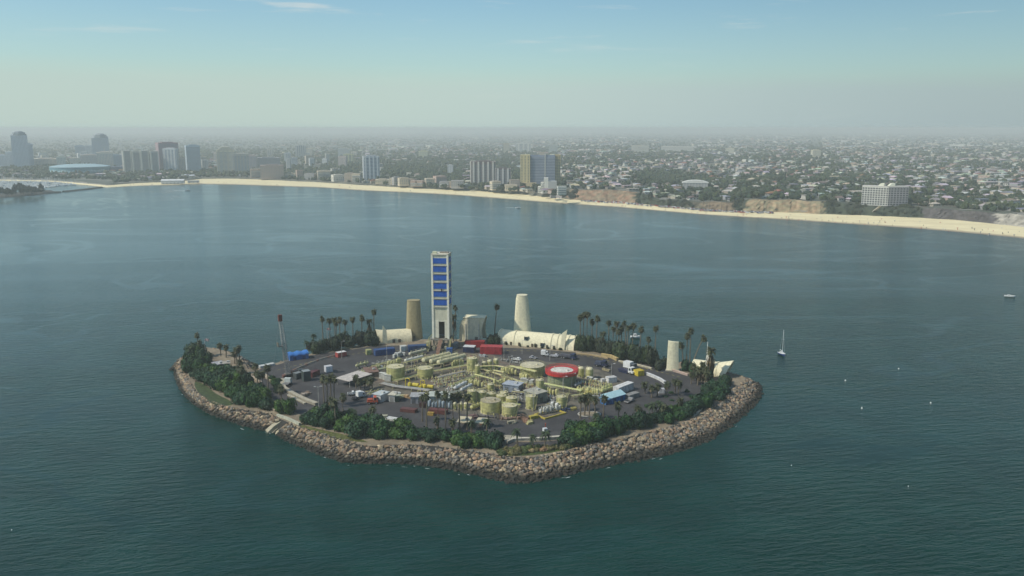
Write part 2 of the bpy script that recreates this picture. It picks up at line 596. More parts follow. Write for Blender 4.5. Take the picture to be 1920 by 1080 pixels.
# ================================================================== THE TOWN BEYOND THE BEACH
UNITS = 'zero one two three four five six seven eight nine ten eleven twelve thirteen fourteen fifteen sixteen seventeen eighteen nineteen'.split()
def spell(n):
    if n < 20:
        return UNITS[max(0, n)]
    return 'hundred' if n >= 100 else TENS[n // 10 * 10] + ('-' + UNITS[n % 10] if n % 10 else '')
def where(v):
    px, py = proj(v)
    return '%s percent across, %s down the photo' % (spell(round(px / 19.2)), spell(round(py / 10.8)))
LABELLED = []
def settle_labels():
    """tell apart, from left to right, the things that would otherwise read the same"""
    by = {}
    for o in LABELLED:
        by.setdefault(o['label'], []).append(o)
    for lab, obs in by.items():
        if len(obs) > 1:
            obs.sort(key=lambda o: proj(o.location)[0])
            for i, o in enumerate(obs):
                o['label'] = lab + ', ' + ordinal(i + 1) + ' from left'
def land_pt(px, py):
    """place on the coastal plain seen at a pixel (its height settled by a few rounds)"""
    v = P(px, py, interp(PLATEAU, px))
    for _ in range(3):
        v = P(px, py, plateau(v.x, v.y))
    return v

TAKEN = []                                      # px0, px1, y range of the big buildings, kept clear of houses

def facade_windows(mb, w, d, h, floor, z0, rng, style):
    """dark window pieces set 6 cm proud of a box's four walls"""
    nfl = max(1, int((h - z0 - 1.0) / floor))
    e = 0.06
    for k in range(nfl):
        za = z0 + k * floor + floor * 0.32
        zb = z0 + k * floor + floor * 0.82
        if style == 'bands':
            mb.box(-w / 2 + 0.8, w / 2 - 0.8, -d / 2 - e, -d / 2 + 0.02, za, zb)
            mb.box(-w / 2 - e, -w / 2 + 0.02, -d / 2 + 0.8, d / 2 - 0.8, za, zb)
            mb.box(w / 2 - 0.02, w / 2 + e, -d / 2 + 0.8, d / 2 - 0.8, za, zb)
        else:
            nw = max(2, int(w / 3.8))
            for i in range(nw):
                c = -w / 2 + (i + 0.5) * w / nw
                mb.box(c - 0.95, c + 0.95, -d / 2 - e, -d / 2 + 0.02, za, zb)
            nd = max(2, int(d / 3.8))
            for i in range(nd):
                c = -d / 2 + (i + 0.5) * d / nd
                mb.box(-w / 2 - e, -w / 2 + 0.02, c - 0.95, c + 0.95, za, zb)
                mb.box(w / 2 - 0.02, w / 2 + e, c - 0.95, c + 0.95, za, zb)

def tower(px0, px1, ytop, ybase, label, wall, style='grid', depth=0.9, rot=0.0, glass=(0.22, 0.245, 0.26), roofh=3.0, pier=None, npier=5, cap=None, floor=3.4, group=None, cat='tower block', name='tower_block', front_share=1.0):  # default glass tone lifted in place of distance haze
    v = land_pt((px0 + px1) / 2, ybase)
    s = ppm(v)
    wpx = (px1 - px0) / s
    r = math.radians(rot)
    w = wpx / (abs(math.cos(r)) + depth * abs(math.sin(r)))
    d = w * depth
    c = v.copy()
    c.y += d / 2 * abs(math.cos(r)) + w / 2 * abs(math.sin(r))
    c.x = v.x * c.y / v.y
    h = z_at(c, ytop) - v.z - (roofh if roofh else 0)
    t = thing(name, label, cat, (c.x, c.y, v.z - 0.3), face_cam(c) + r, group)
    h += 0.3
    m = MB().box(-w / 2, w / 2, -d / 2, d / 2, 0, h)
    m.build('wall', M_STUCCO, t, wall)
    m = MB().box(-w / 2 - 0.25, w / 2 + 0.25, -d / 2 - 0.25, d / 2 + 0.25, h, h + 1.0)
    m.build('parapet', M_STUCCO, t, tuple(x * 0.9 for x in wall))
    if roofh:
        m = MB().box(-w * 0.28, w * 0.28, -d * 0.28, d * 0.28, h + 1.0, h + roofh)
        m.build('penthouse', M_STUCCO, t, tuple(x * 0.8 for x in wall))
    if style in ('grid', 'bands'):
        m = MB()
        facade_windows(m, w, d, h, floor, 4.0, R, style)
        o = m.build('window', M_CLEAN, t, glass)
        tag(o, kind='stuff')
    if style in ('piers', 'balconies'):
        m = MB()
        facade_windows(m, w, d, h, floor, 2.0, R, 'bands')
        tag(m.build('window', M_CLEAN, t, glass), kind='stuff')
    if style == 'piers':
        pm = MB().box(-0.5, 0.5, -0.45, 0.45, 0, 1).mesh('pier', M_STUCCO)
        pc = pier or (0.7, 0.68, 0.62)
        pw = max(1.2, w / npier * 0.36)
        for i in range(npier):
            x = -w / 2 + (i + 0.5) * w / npier if npier > 2 else (-w / 2 + w * i)
            link('pier', pm, t, pc, (x, -d / 2 - 0.2, 0), 0, (pw, 1.6, h + 1.4))
        for i in range(3):
            y = -d / 2 + (i + 0.5) * d / 3
            for sgn in (-1, 1):
                link('pier', pm, t, pc, (sgn * (w / 2 + 0.2), y, 0), math.pi / 2, (pw, 1.6, h + 1.4))
    if style == 'balconies':
        n = int((h - 2) / floor)
        bm_ = MB().box(-w / 2 + 0.3, w / 2 - 0.3, -d / 2 - 1.5, -d / 2 - 0.08, 0, 1.1).mesh('balcony', M_STUCCO)
        for k in range(n):
            link('balcony', bm_, t, pier or (0.62, 0.6, 0.54), (0, 0, 2.2 + k * floor))
    if cap:
        if cap == 'gable':
            m = MB().prism([(-w / 2 - 0.4, h + 1), (w / 2 + 0.4, h + 1), (w * 0.2, h + 1 + w * 0.22), (-w * 0.2, h + 1 + w * 0.22)], -d / 2, d / 2)
        elif cap == 'dome':
            m = MB().lathe(0, 0, [(w * 0.47, h + 1.0), (w * 0.47, h + 1 + w * 0.10), (w * 0.40, h + 1 + w * 0.10), (w * 0.40, h + 1 + w * 0.2), (w * 0.3, h + 1 + w * 0.2), (w * 0.24, h + 1 + w * 0.27), (w * 0.08, h + 1 + w * 0.3)], 8)
        elif cap == 'mast':
            m = MB().tube([(0, 0, h + roofh - 0.2), (0, 0, h + roofh + 16)], 0.7, 5, r1=0.25)
        m.build({'gable': 'roof', 'dome': 'dome', 'mast': 'mast'}[cap], M_STUCCO, t, glass if cap == 'dome' else tuple(x * 0.8 for x in wall))
    TAKEN.append((px0 - 2, px1 + 2, ybase - 40, ybase + 3))
    return t, w, d, h, v

cream, tan, white, grey, slate = (0.66, 0.60, 0.46), (0.54, 0.45, 0.34), (0.74, 0.73, 0.69), (0.42, 0.44, 0.45), (0.32, 0.36, 0.40)
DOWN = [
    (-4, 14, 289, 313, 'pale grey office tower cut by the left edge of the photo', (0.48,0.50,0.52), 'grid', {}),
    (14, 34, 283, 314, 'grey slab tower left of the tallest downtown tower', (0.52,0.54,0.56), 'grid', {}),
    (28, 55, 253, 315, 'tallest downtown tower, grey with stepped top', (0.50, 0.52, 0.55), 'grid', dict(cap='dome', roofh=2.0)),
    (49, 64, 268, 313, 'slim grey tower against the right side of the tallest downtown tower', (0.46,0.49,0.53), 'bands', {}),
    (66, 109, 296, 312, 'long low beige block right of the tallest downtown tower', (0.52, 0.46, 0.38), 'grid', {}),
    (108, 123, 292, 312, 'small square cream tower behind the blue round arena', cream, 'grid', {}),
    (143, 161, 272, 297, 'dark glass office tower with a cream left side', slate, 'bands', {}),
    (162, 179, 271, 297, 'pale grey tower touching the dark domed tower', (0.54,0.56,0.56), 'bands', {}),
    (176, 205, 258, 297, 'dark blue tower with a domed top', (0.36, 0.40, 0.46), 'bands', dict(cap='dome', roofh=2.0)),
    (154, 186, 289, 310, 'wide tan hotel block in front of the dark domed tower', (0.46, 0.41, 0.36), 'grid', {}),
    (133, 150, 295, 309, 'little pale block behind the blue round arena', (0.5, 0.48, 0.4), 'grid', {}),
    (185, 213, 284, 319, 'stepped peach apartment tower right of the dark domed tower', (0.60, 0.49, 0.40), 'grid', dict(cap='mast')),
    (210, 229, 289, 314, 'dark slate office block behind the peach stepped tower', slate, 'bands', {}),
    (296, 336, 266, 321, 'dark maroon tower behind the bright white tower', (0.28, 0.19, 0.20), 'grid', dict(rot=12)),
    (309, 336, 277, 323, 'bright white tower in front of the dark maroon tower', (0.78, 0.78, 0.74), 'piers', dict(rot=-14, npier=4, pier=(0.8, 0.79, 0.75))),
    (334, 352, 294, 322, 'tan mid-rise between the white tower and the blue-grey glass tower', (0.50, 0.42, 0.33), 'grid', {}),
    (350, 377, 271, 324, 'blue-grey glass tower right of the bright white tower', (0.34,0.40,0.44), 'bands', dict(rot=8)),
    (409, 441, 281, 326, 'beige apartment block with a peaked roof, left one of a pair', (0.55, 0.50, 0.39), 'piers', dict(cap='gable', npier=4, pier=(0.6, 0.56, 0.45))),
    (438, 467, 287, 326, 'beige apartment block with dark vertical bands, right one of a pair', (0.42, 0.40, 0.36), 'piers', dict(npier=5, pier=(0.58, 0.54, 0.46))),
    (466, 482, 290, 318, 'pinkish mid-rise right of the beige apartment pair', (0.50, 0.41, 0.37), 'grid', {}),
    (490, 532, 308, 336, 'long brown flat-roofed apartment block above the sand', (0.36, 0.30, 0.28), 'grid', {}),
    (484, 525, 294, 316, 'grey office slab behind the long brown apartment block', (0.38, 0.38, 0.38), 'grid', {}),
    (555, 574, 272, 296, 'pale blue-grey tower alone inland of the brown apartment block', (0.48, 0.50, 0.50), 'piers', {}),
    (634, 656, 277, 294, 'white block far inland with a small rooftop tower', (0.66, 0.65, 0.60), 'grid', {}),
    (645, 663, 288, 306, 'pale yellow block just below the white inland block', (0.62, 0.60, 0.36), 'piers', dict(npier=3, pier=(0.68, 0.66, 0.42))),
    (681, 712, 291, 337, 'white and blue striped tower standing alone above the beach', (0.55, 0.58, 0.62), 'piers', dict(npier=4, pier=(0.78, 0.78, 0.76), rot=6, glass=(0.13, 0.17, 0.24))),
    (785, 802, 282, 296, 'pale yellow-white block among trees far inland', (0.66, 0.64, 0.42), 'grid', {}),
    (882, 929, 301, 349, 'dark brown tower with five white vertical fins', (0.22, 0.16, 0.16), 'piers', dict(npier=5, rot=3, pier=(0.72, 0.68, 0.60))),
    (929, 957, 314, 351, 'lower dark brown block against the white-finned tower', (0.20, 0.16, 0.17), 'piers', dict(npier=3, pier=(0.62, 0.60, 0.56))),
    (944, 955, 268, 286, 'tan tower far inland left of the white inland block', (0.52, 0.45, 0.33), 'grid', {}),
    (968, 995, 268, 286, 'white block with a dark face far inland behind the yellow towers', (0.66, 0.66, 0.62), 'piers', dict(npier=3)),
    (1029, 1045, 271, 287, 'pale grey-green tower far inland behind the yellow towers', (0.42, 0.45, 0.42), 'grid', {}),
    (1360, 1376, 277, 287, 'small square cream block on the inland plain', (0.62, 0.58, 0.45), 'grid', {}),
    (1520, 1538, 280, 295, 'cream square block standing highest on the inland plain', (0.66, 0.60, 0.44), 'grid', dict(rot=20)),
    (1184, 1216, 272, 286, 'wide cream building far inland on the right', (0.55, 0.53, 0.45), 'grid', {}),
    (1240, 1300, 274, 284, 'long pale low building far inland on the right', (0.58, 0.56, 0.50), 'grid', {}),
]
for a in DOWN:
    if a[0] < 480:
        a = a[:5] + (tuple(min(0.82, q * 1.5) for q in a[5]),) + a[6:7] + ({**dict(glass=(0.34, 0.37, 0.39)), **a[7]},)  # haze put into the colour: far downtown walls and glass paled
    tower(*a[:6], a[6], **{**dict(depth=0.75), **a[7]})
# four slab towers in a row
for i, x in enumerate((232, 249, 265, 283)):
    tower(x, x + 15, 283 + (i % 2), 324, ORD[i] + ' slab tower from the left in the row of four striped towers', (0.50,0.49,0.46), 'piers', npier=2, pier=(0.68, 0.66, 0.58), depth=1.5, rot=10, group='row of four striped slab towers', roofh=0)

rd = random.Random(404)
for i in range(46):
    x = rd.uniform(60, 640) if i < 36 else rd.uniform(640, 1000)
    w_ = rd.uniform(8, 20)
    yb = rd.uniform(300, 322) if x < 480 else rd.uniform(290, interp(SANDBACK, x) - 14)
    yt = yb - rd.choice((6, 8, 10, 14, 19)) * rd.uniform(0.8, 1.2)
    kind = rd.choice((('white', (0.74, 0.73, 0.68)), ('cream', (0.68, 0.61, 0.48)), ('pale grey', (0.56, 0.57, 0.57)), ('pinkish', (0.60, 0.50, 0.45)), ('tan', (0.54, 0.46, 0.36))))
    if x < 330 and 300 < yb and 70 < x < 200 and yb > 306:
        yb = 303
    tb = tower(x, x + w_, min(yt, yb - 5), yb, '%s %s city block, %s percent across, %s down the photo' % (kind[0], 'tall' if yb - yt > 12 else 'low', spell(round((x + w_ / 2) / 19.2)), spell(round(yb / 10.8))), kind[1], rd.choice(('grid', 'grid', 'bands', 'piers')), depth=rd.uniform(0.5, 1.1), rot=rd.uniform(-20, 20), roofh=rd.choice((0, 2.5)), group='blocks of the downtown', cat='city block', name='city_block', npier=3)
    LABELLED.append(tb[0])

rd = random.Random(52)
for i in range(24):
    x = rd.uniform(66, 232) if i < 12 else rd.uniform(336, 620)
    w_ = rd.uniform(7, 13)
    yb = rd.uniform(300, 306) if i < 12 else rd.uniform(304, 318)
    hp = rd.uniform(11, 20)
    kind = rd.choice((('white', (0.78, 0.77, 0.73)), ('cream', (0.74, 0.68, 0.55)), ('pale blue-grey', (0.60, 0.64, 0.68)), ('pale grey', (0.66, 0.67, 0.66))))
    tb = tower(x, x + w_, yb - hp, yb, 'slim %s tower of the skyline, %s percent across, %s down the photo' % (kind[0], spell(round((x + w_ / 2) / 19.2)), spell(round((yb - hp / 2) / 10.8))), kind[1], rd.choice(('grid', 'piers', 'bands')), depth=rd.uniform(0.7, 1.1), rot=rd.uniform(-20, 14), roofh=rd.choice((0, 2.5)), group='slim towers of the skyline', cat='tower block', npier=3, glass=(0.30, 0.33, 0.35))
    LABELLED.append(tb[0])

# the yellow and blue-grey pair on the beach edge
v = land_pt(1012, 350)
s = ppm(v)
H = z_at(v, 290) - v.z
t = thing('apartment_tower', 'wide apartment tower with yellow ends and blue-grey balcony bands', 'apartment tower', (v.x, v.y + 14, v.z - 0.3), face_cam(v))
u = 1 / s
for xa, xb, ya, yb, col in ((976, 994, -14, 8, (0.66, 0.55, 0.30)), (1041, 1051, -4, 12, (0.52, 0.42, 0.22))):
    x0, x1 = (xa - 1012) * u, (xb - 1012) * u
    MB().box(x0, x1, ya, yb, 0, H).build('wall', M_STUCCO, t, col)
    m = MB()
    for k in range(int(H / 3.2)):
        for j in range(3):
            xc = x0 + (j + 0.5) * (x1 - x0) / 3
            m.box(xc - 1.2, xc + 1.2, ya - 0.06, ya + 0.02, 1.2 + k * 3.2, 2.6 + k * 3.2)
    tag(m.build('window', M_CLEAN, t, (0.09, 0.10, 0.10)), kind='stuff')
x0, x1 = (994 - 1012) * u, (1041 - 1012) * u
MB().box(x0, x1, -8, 10, 0, H - 1).build('wall', M_STUCCO, t, (0.22, 0.26, 0.34))  # bluish shade of the right-hand face put into this wall colour
MB().box((1022 - 1012) * u - 1, (1022 - 1012) * u + 1.5, -10.2, -8.05, 0, H + 4).build('stair_shaft', M_STUCCO, t, (0.5, 0.5, 0.46))
MB().box((1014 - 1012) * u - 3, (1014 - 1012) * u + 9, -5, 5, H - 1, H + 5).build('penthouse', M_STUCCO, t, (0.5, 0.44, 0.36))
for xa, xb in ((x0 + 0.2, (1022 - 1012) * u - 1.1), ((1022 - 1012) * u + 1.6, x1 - 0.2)):
    me = MB().box(xa, xb, -9.6, -8.06, 0, 1.2).mesh('balcony', M_STUCCO)
    for k in range(int(H / 3.2) - 1):
        link('balcony', me, t, (0.46, 0.49, 0.55), (0, 0, 2.4 + k * 3.2))
MB().box((980 - 1012) * u, (1006 - 1012) * u, -19, -14.2, 0, 9).build('podium', M_STUCCO, t, (0.60, 0.48, 0.28))
TAKEN.append((972, 1054, 320, 356))
# white stepped building to its right
v = land_pt(1022, 361)
s = ppm(v)
t = thing('stepped_building', 'white stepped apartment building right of the yellow-ended tower', 'apartment building', (v.x, v.y + 6, v.z - 1), face_cam(v))
for i, (xa, xb, yt) in enumerate(((1009, 1014, 350), (1014, 1020, 342), (1020, 1028, 334), (1028, 1044, 340))):
    MB().box((xa - 1022) / s, (xb - 1022) / s, -5 + i * 0.01, 12 + i, 0, z_at(v, yt) - v.z + 1).build('wall', M_STUCCO, t, (0.72, 0.70, 0.62) if i < 3 else (0.45, 0.45, 0.43))
m = MB()
for k in range(6):
    for j in range(5):
        x = (1010 - 1022) / s + j * 2.2 + 1.0
        if k < 2 + j:
            m.box(x - 0.6, x + 0.6, -5.1, -4.98, 2 + k * 3, 3.6 + k * 3)
tag(m.build('window', M_CLEAN, t, (0.10, 0.11, 0.12)), kind='stuff')
# white hotel with rooftop huts on the bluff, every window its own piece
v = land_pt(1666, 386)
s = ppm(v)
HH = z_at(v, 350) - v.z
r = math.radians(24)
t = thing('hotel', 'white seven-storey block with two sloped rooftop huts on the bluff', 'hotel', (v.x, v.y + 20, v.z - 0.6), face_cam(v))
wl_, wr_ = 46 / s / math.cos(math.radians(14)), 34 / s / math.cos(math.radians(30))
for side, (wd, ang, ox, colr, nx) in enumerate(((wl_, math.radians(-10), -38 / s, (0.64, 0.63, 0.59), 10), (wr_, math.radians(24), 7 / s, (0.42, 0.40, 0.42), 7))):  # right wing's shade is put into its darker wall colour
    M0 = Matrix.Translation((ox, -10 if side == 0 else -10 - wl_ * math.sin(math.radians(10)), 0)) @ Matrix.Rotation(ang, 4, 'Z')
    m = MB()
    m.M = M0
    m.box(0, wd, 0.02, 15, 0, HH)
    m.build('wall', M_STUCCO, t, colr)
    m = MB()
    m.M = M0
    m.box(-0.3, wd + 0.3, -0.3, 15.3, HH, HH + 0.9)
    m.build('cornice', M_STUCCO, t, (0.6, 0.58, 0.55))
    wm = MB().box(-0.5, 0.5, -0.08, 0.0, -0.5, 0.5).mesh('window', M_CLEAN)
    cw = wd / nx
    for k in range(8):
        for j in range(nx):
            o = link('window', wm, t, (0.06, 0.07, 0.085))
            o.matrix_local = M0 @ Matrix.Translation(((j + 0.5) * cw, 0.0, 2.4 + k * (HH - 2) / 8)) @ Matrix.Diagonal((cw * 0.74, 1, (HH - 2) / 8 * 0.70, 1))
    hut = MB()
    hut.M = M0
    hx = wd * (0.55 if side == 0 else 0.1)
    hut.prism([(hx, HH + 0.9), (hx + 9, HH + 0.9), (hx + 9, HH + 5.2), (hx + 4, HH + 4.6)], 4, 11)
    hut.build('rooftop_hut', M_STUCCO, t, (0.75, 0.74, 0.60))
TAKEN.append((1622, 1710, 350, 392))
# round white-roofed pavilion on the bluff
v = land_pt(1306, 358)
s = ppm(v)
t = thing('pavilion', 'wide low building with a rounded white roof on the bluff top', 'pavilion', (v.x, v.y + 14, v.z), face_cam(v))
w = 50 / s
hw = z_at(v, 343) - v.z
MB().box(-w / 2 + 2, w / 2 - 2, -12, 12, 0, hw).build('wall', M_STUCCO, t, (0.40, 0.40, 0.40))
rows = []
for j in range(2):
    rows.append([(-w / 2 + w * i / 10, -13 + 26 * j, hw + 4.6 * math.sin(math.pi * i / 10) ** 0.7) for i in range(11)])
m = MB().grid(rows)
m.prism([(-w / 2 + w * i / 10, hw + 4.5 * math.sin(math.pi * i / 10) ** 0.7) for i in range(11)] + [(w / 2, hw - 0.5), (-w / 2, hw - 0.5)], -12.9, 12.9)
m.build('roof', M_STUCCO, t, (0.74, 0.73, 0.68))
pm = MB().box(-0.6, 0.6, -0.5, 0.0, 0, hw - 0.1).mesh('pier', M_STUCCO)
for i in range(9):
    link('pier', pm, t, (0.6, 0.58, 0.54), (-w / 2 + 3 + i * (w - 6) / 8, -12.02, 0))
TAKEN.append((1276, 1336, 330, 362))

# round arena with a painted sea-blue wall
v = land_pt(136, 325)
s = ppm(v)
t = thing('arena', 'low round arena with a sea-blue painted wall and pale blue roof', 'arena', (v.x, v.y + 45, v.z), face_cam(v))
ra = 52 / s
hw = z_at(v, 314) - v.z
MB().cyl(0, 0, 0, hw, ra, n=40, cap=False).build('wall', M_STUCCO, t, (0.14, 0.30, 0.36))
m = MB().lathe(0, 0, [(ra + 0.8, hw), (ra + 0.8, hw + 1.6), (ra * 0.9, hw + 3.5), (ra * 0.55, hw + 7), (0.5, hw + 8.2)], 40)
m.build('roof', M_STUCCO, t, (0.36, 0.50, 0.55))
m = MB()
for k in range(26):
    a = math.pi + k * math.pi / 25
    rows = []
    for j in range(2):
        rows.append([((ra + 0.15) * math.cos(a + b * 0.11), (ra + 0.15) * math.sin(a + b * 0.11), hw * (0.25 + 0.33 * j) + 1.6 * math.sin(k * 1.7 + b * 3)) for b in (0, 0.33, 0.66, 1)])
    m.grid(rows)
tag(m.build('painted_wave', M_STUCCO, t, (0.42, 0.58, 0.62)), kind='stuff')
MB().box(ra * 1.02, ra * 1.75, -18, 18, 0, hw * 0.9).build('annex', M_STUCCO, t, (0.14, 0.17, 0.24))
TAKEN.append((62, 200, 300, 330))

# ------------------------------------------------------------------ seafront apartment blocks (drawn one by one)
FRONT = []
x = 470
while x < 1010:
    wpx = R.uniform(12, 26)
    if not (676 < x + wpx and x < 716) and not (872 < x + wpx):
        FRONT.append((x, x + wpx, interp(SANDBACK, x + wpx / 2) - R.uniform(2.5, 5)))
    x += wpx + R.uniform(0.5, 4)
for x, w_, dy in ((660, 18, 4), (704, 26, 4), (735, 17, 4), (760, 22, 5), (812, 26, 5), (842, 20, 4), (918, 22, 3), (946, 24, 3.5), (955, 20, 6), (1044, 18, 7)):
    FRONT.append((x, x + w_, interp(SANDBACK, x + w_ / 2) - dy))
shades = [((0.68, 0.65, 0.57), 'white'), ((0.60, 0.52, 0.40), 'cream'), ((0.46, 0.38, 0.31), 'tan'), ((0.42, 0.40, 0.39), 'grey'), ((0.50, 0.37, 0.31), 'pinkish')]
FRONT.sort()
for i, (a, b_, yb) in enumerate(FRONT):
    colr, cn = R.choice(shades)
    hpx = R.uniform(9, 19)
    tower(a, b_, yb - hpx, yb, ordinal(i + 1) + ' seafront block from the left, ' + cn + ' walls, ' + ('balconied' if i % 3 == 0 else 'flat-faced') + ', behind the sand', colr, 'balconies' if i % 3 == 0 else 'grid', depth=R.uniform(0.7, 1.2), rot=R.uniform(-20, 20), roofh=R.choice((0, 2.2, 2.6)), group='apartment blocks along the sand', cat='apartment block', name='apartment_block')

# ------------------------------------------------------------------ houses and trees of the plain
STREET = math.radians(17)
cs, sn = math.cos(STREET), math.sin(STREET)
grid_used = {}
def free(x, y, r):
    q = 12.0
    for i in range(int((x - r) // q), int((x + r) // q) + 1):
        for j in range(int((y - r) // q), int((y + r) // q) + 1):
            if (i, j) in grid_used:
                return False
    return True
def use(x, y, r):
    q = 12.0
    for i in range(int((x - r) // q), int((x + r) // q) + 1):
        for j in range(int((y - r) // q), int((y + r) // q) + 1):
            grid_used[(i, j)] = 1
def clear_of_towers(px, py):
    for a, b_, c, d in TAKEN:
        if a < px < b_ and c < py < d:
            return False
    return True
WALLS = [((0.62, 0.60, 0.55), 'white'), ((0.56, 0.50, 0.40), 'cream'), ((0.42, 0.36, 0.29), 'tan'), ((0.36, 0.36, 0.36), 'grey'), ((0.46, 0.35, 0.30), 'pink')]
ROOFS = [((0.26, 0.25, 0.25), 'grey roof'), ((0.55, 0.54, 0.51), 'pale flat roof'), ((0.30, 0.15, 0.10), 'red tile roof'), ((0.20, 0.16, 0.14), 'brown roof'), ((0.48, 0.44, 0.37), 'sandy roof')]
cands = []
for _ in range(26000):
    u_ = R.random()
    px = R.uniform(-330, 2250)
    ybot = interp(SANDBACK, px) - (7 if px > 1070 else 4)
    yhi = 246.0
    py = yhi + (ybot - yhi) * (u_ ** 0.92)
    v = land_pt(px, py)
    if v.y > 26000 or v.y < 100:
        continue
    if px < 230 and py > 333:
        continue
    if 1175 < px < 1300 and 322 < py < 350:
        continue
    if not clear_of_towers(px, py):
        continue
    cands.append((v.y, px, py, v))
cands.sort(key=lambda q: q[0])
houses, hm = [], MB()
N_H = 300
shared_h = {}
def house_meshes(kind):
    if kind not in shared_h:
        w_ = MB().box(-0.5, 0.5, -0.5, 0.5, 0, 1)
        wall_m = w_.mesh('wall', M_STUCCO)
        if kind == 'flat':
            r_ = MB().box(-0.53, 0.53, -0.53, 0.53, 1.0, 1.1)
        elif kind == 'gable':
            r_ = MB().prism([(-0.58, 0.98), (0.58, 0.98), (0, 1.42)], -0.55, 0.55)
        else:
            r_ = MB().add([(-0.57, -0.57, 0.99), (0.57, -0.57, 0.99), (0.57, 0.57, 0.99), (-0.57, 0.57, 0.99), (-0.2, 0, 1.42), (0.2, 0, 1.42)],
                          [(0, 1, 5, 4), (1, 2, 5), (2, 3, 4, 5), (3, 0, 4), (3, 2, 1, 0)])
        win = MB()
        for sx_ in (-0.3, 0.02, 0.3):
            win.box(sx_ - 0.08, sx_ + 0.08, -0.512, -0.49, 0.35, 0.72)
        for sy_ in (-0.22, 0.22):
            win.box(-0.512, -0.49, sy_ - 0.1, sy_ + 0.1, 0.35, 0.72)
            win.box(0.49, 0.512, sy_ - 0.1, sy_ + 0.1, 0.35, 0.72)
        shared_h[kind] = (wall_m, r_.mesh('roof', M_STUCCO), win.mesh('window', M_CLEAN))
    return shared_h[kind]
seen_labels = {}
n_h = 0
for dist, px, py, v in cands:
    far_k = max(1.0, dist / 2600.0)
    zone = mnoise.noise(Vector((v.x / 420.0, v.y / 900.0, 3.0)))
    if zone < -0.12 and R.random() < 0.75:
        continue
    big = R.random() < (0.30 if zone > 0.22 else 0.07)
    w_ = R.uniform(11, 20) * (far_k ** 0.75) * (2.0 if big else 1)
    d_ = R.uniform(8, 13) * (far_k ** 0.75) * (1.4 if big else 1)
    h_ = R.choice((3.6, 4.2, 5.8, 6.4)) * (far_k ** 0.35) * (1.3 if big else 1)
    x, y = v.x, v.y
    if dist < 3800:
        gx, gy = x * cs + y * sn, -x * sn + y * cs
        gy = round(gy / 31.0) * 31.0 + R.uniform(-3, 3)
        x, y = gx * cs - gy * sn, gx * sn + gy * cs
        if y < 120:
            continue
        rr = max(w_, d_) * 0.55
        if not free(x, y, rr):
            continue
        pz = plateau(x, y)
        ppx, ppy = proj((x, y, pz))
        if not clear_of_towers(ppx, ppy) or ppy > interp(SANDBACK, ppx) - (6 if ppx > 1070 else 3.5) or (ppx < 230 and ppy > 333):
            continue
        if ppx > 1060 and P(ppx, interp(SANDBACK, ppx), 3).y + 42 > y:
            continue
        use(x, y, rr)
    pz = plateau(x, y)
    wc, wn = R.choice(WALLS)
    kind = R.choice(('flat', 'gable', 'hip'))
    if dist > 4800 and R.random() < 0.22:
        w_, d_, h_, big = w_ * 2.6, d_ * 1.6, h_ * 0.9, True
        wc, wn = WALLS[0]
    if big:
        kind = 'flat'
    rc, rn = R.choice(ROOFS[:2] + ROOFS[1:2] + ROOFS[4:]) if kind == 'flat' else R.choice(ROOFS + ROOFS[:2] + ROOFS[3:4])
    jit = R.uniform(0.85, 1.12)
    wc = tuple(q * jit for q in wc)
    rc = tuple(q * R.uniform(0.8, 1.15) for q in rc)
    a = STREET + R.choice((0, math.pi / 2)) + R.uniform(-0.05, 0.05)
    ppx, ppy = proj((x, y, pz))
    inview = 4 < ppx < 1916
    if n_h < N_H and inview and dist < 3000:
        n_h += 1
        mw, mr, mwin = house_meshes(kind)
        lab = '%s %s house, %s, %s' % (wn, {'flat': 'flat-topped', 'gable': 'gabled', 'hip': 'hipped'}[kind], rn, where((x, y, pz + 2)))
        t = thing('house', lab, 'house', (x, y, pz - 0.2), a, 'houses of the coastal town', (w_, d_, h_))
        LABELLED.append(t)
        link('wall', mw, t, wc)
        link('roof', mr, t, rc)
        tag(link('window', mwin, t, (0.05, 0.055, 0.06)), kind='stuff')
    else:
        hm.M = Matrix.Translation((x, y, pz - 0.2)) @ Matrix.Rotation(a, 4, 'Z') @ Matrix.Diagonal((w_, d_, h_, 1))
        hm.box(-0.5, 0.5, -0.5, 0.5, 0, 1, wc, bottom=False)
        if kind == 'flat':
            hm.box(-0.52, 0.52, -0.52, 0.52, 1.0, 1.08, rc, bottom=False)
        else:
            hm.prism([(-0.58, 0.98), (0.58, 0.98), (0, 1.4)], -0.55, 0.55, rc)
        if dist < 4500:
            hm.box(-0.3, 0.3, -0.51, -0.49, 0.35, 0.7, (0.05, 0.055, 0.06), bottom=False)
hm.M = None
tag(hm.build('distant_houses', M_VCOL), kind='stuff')

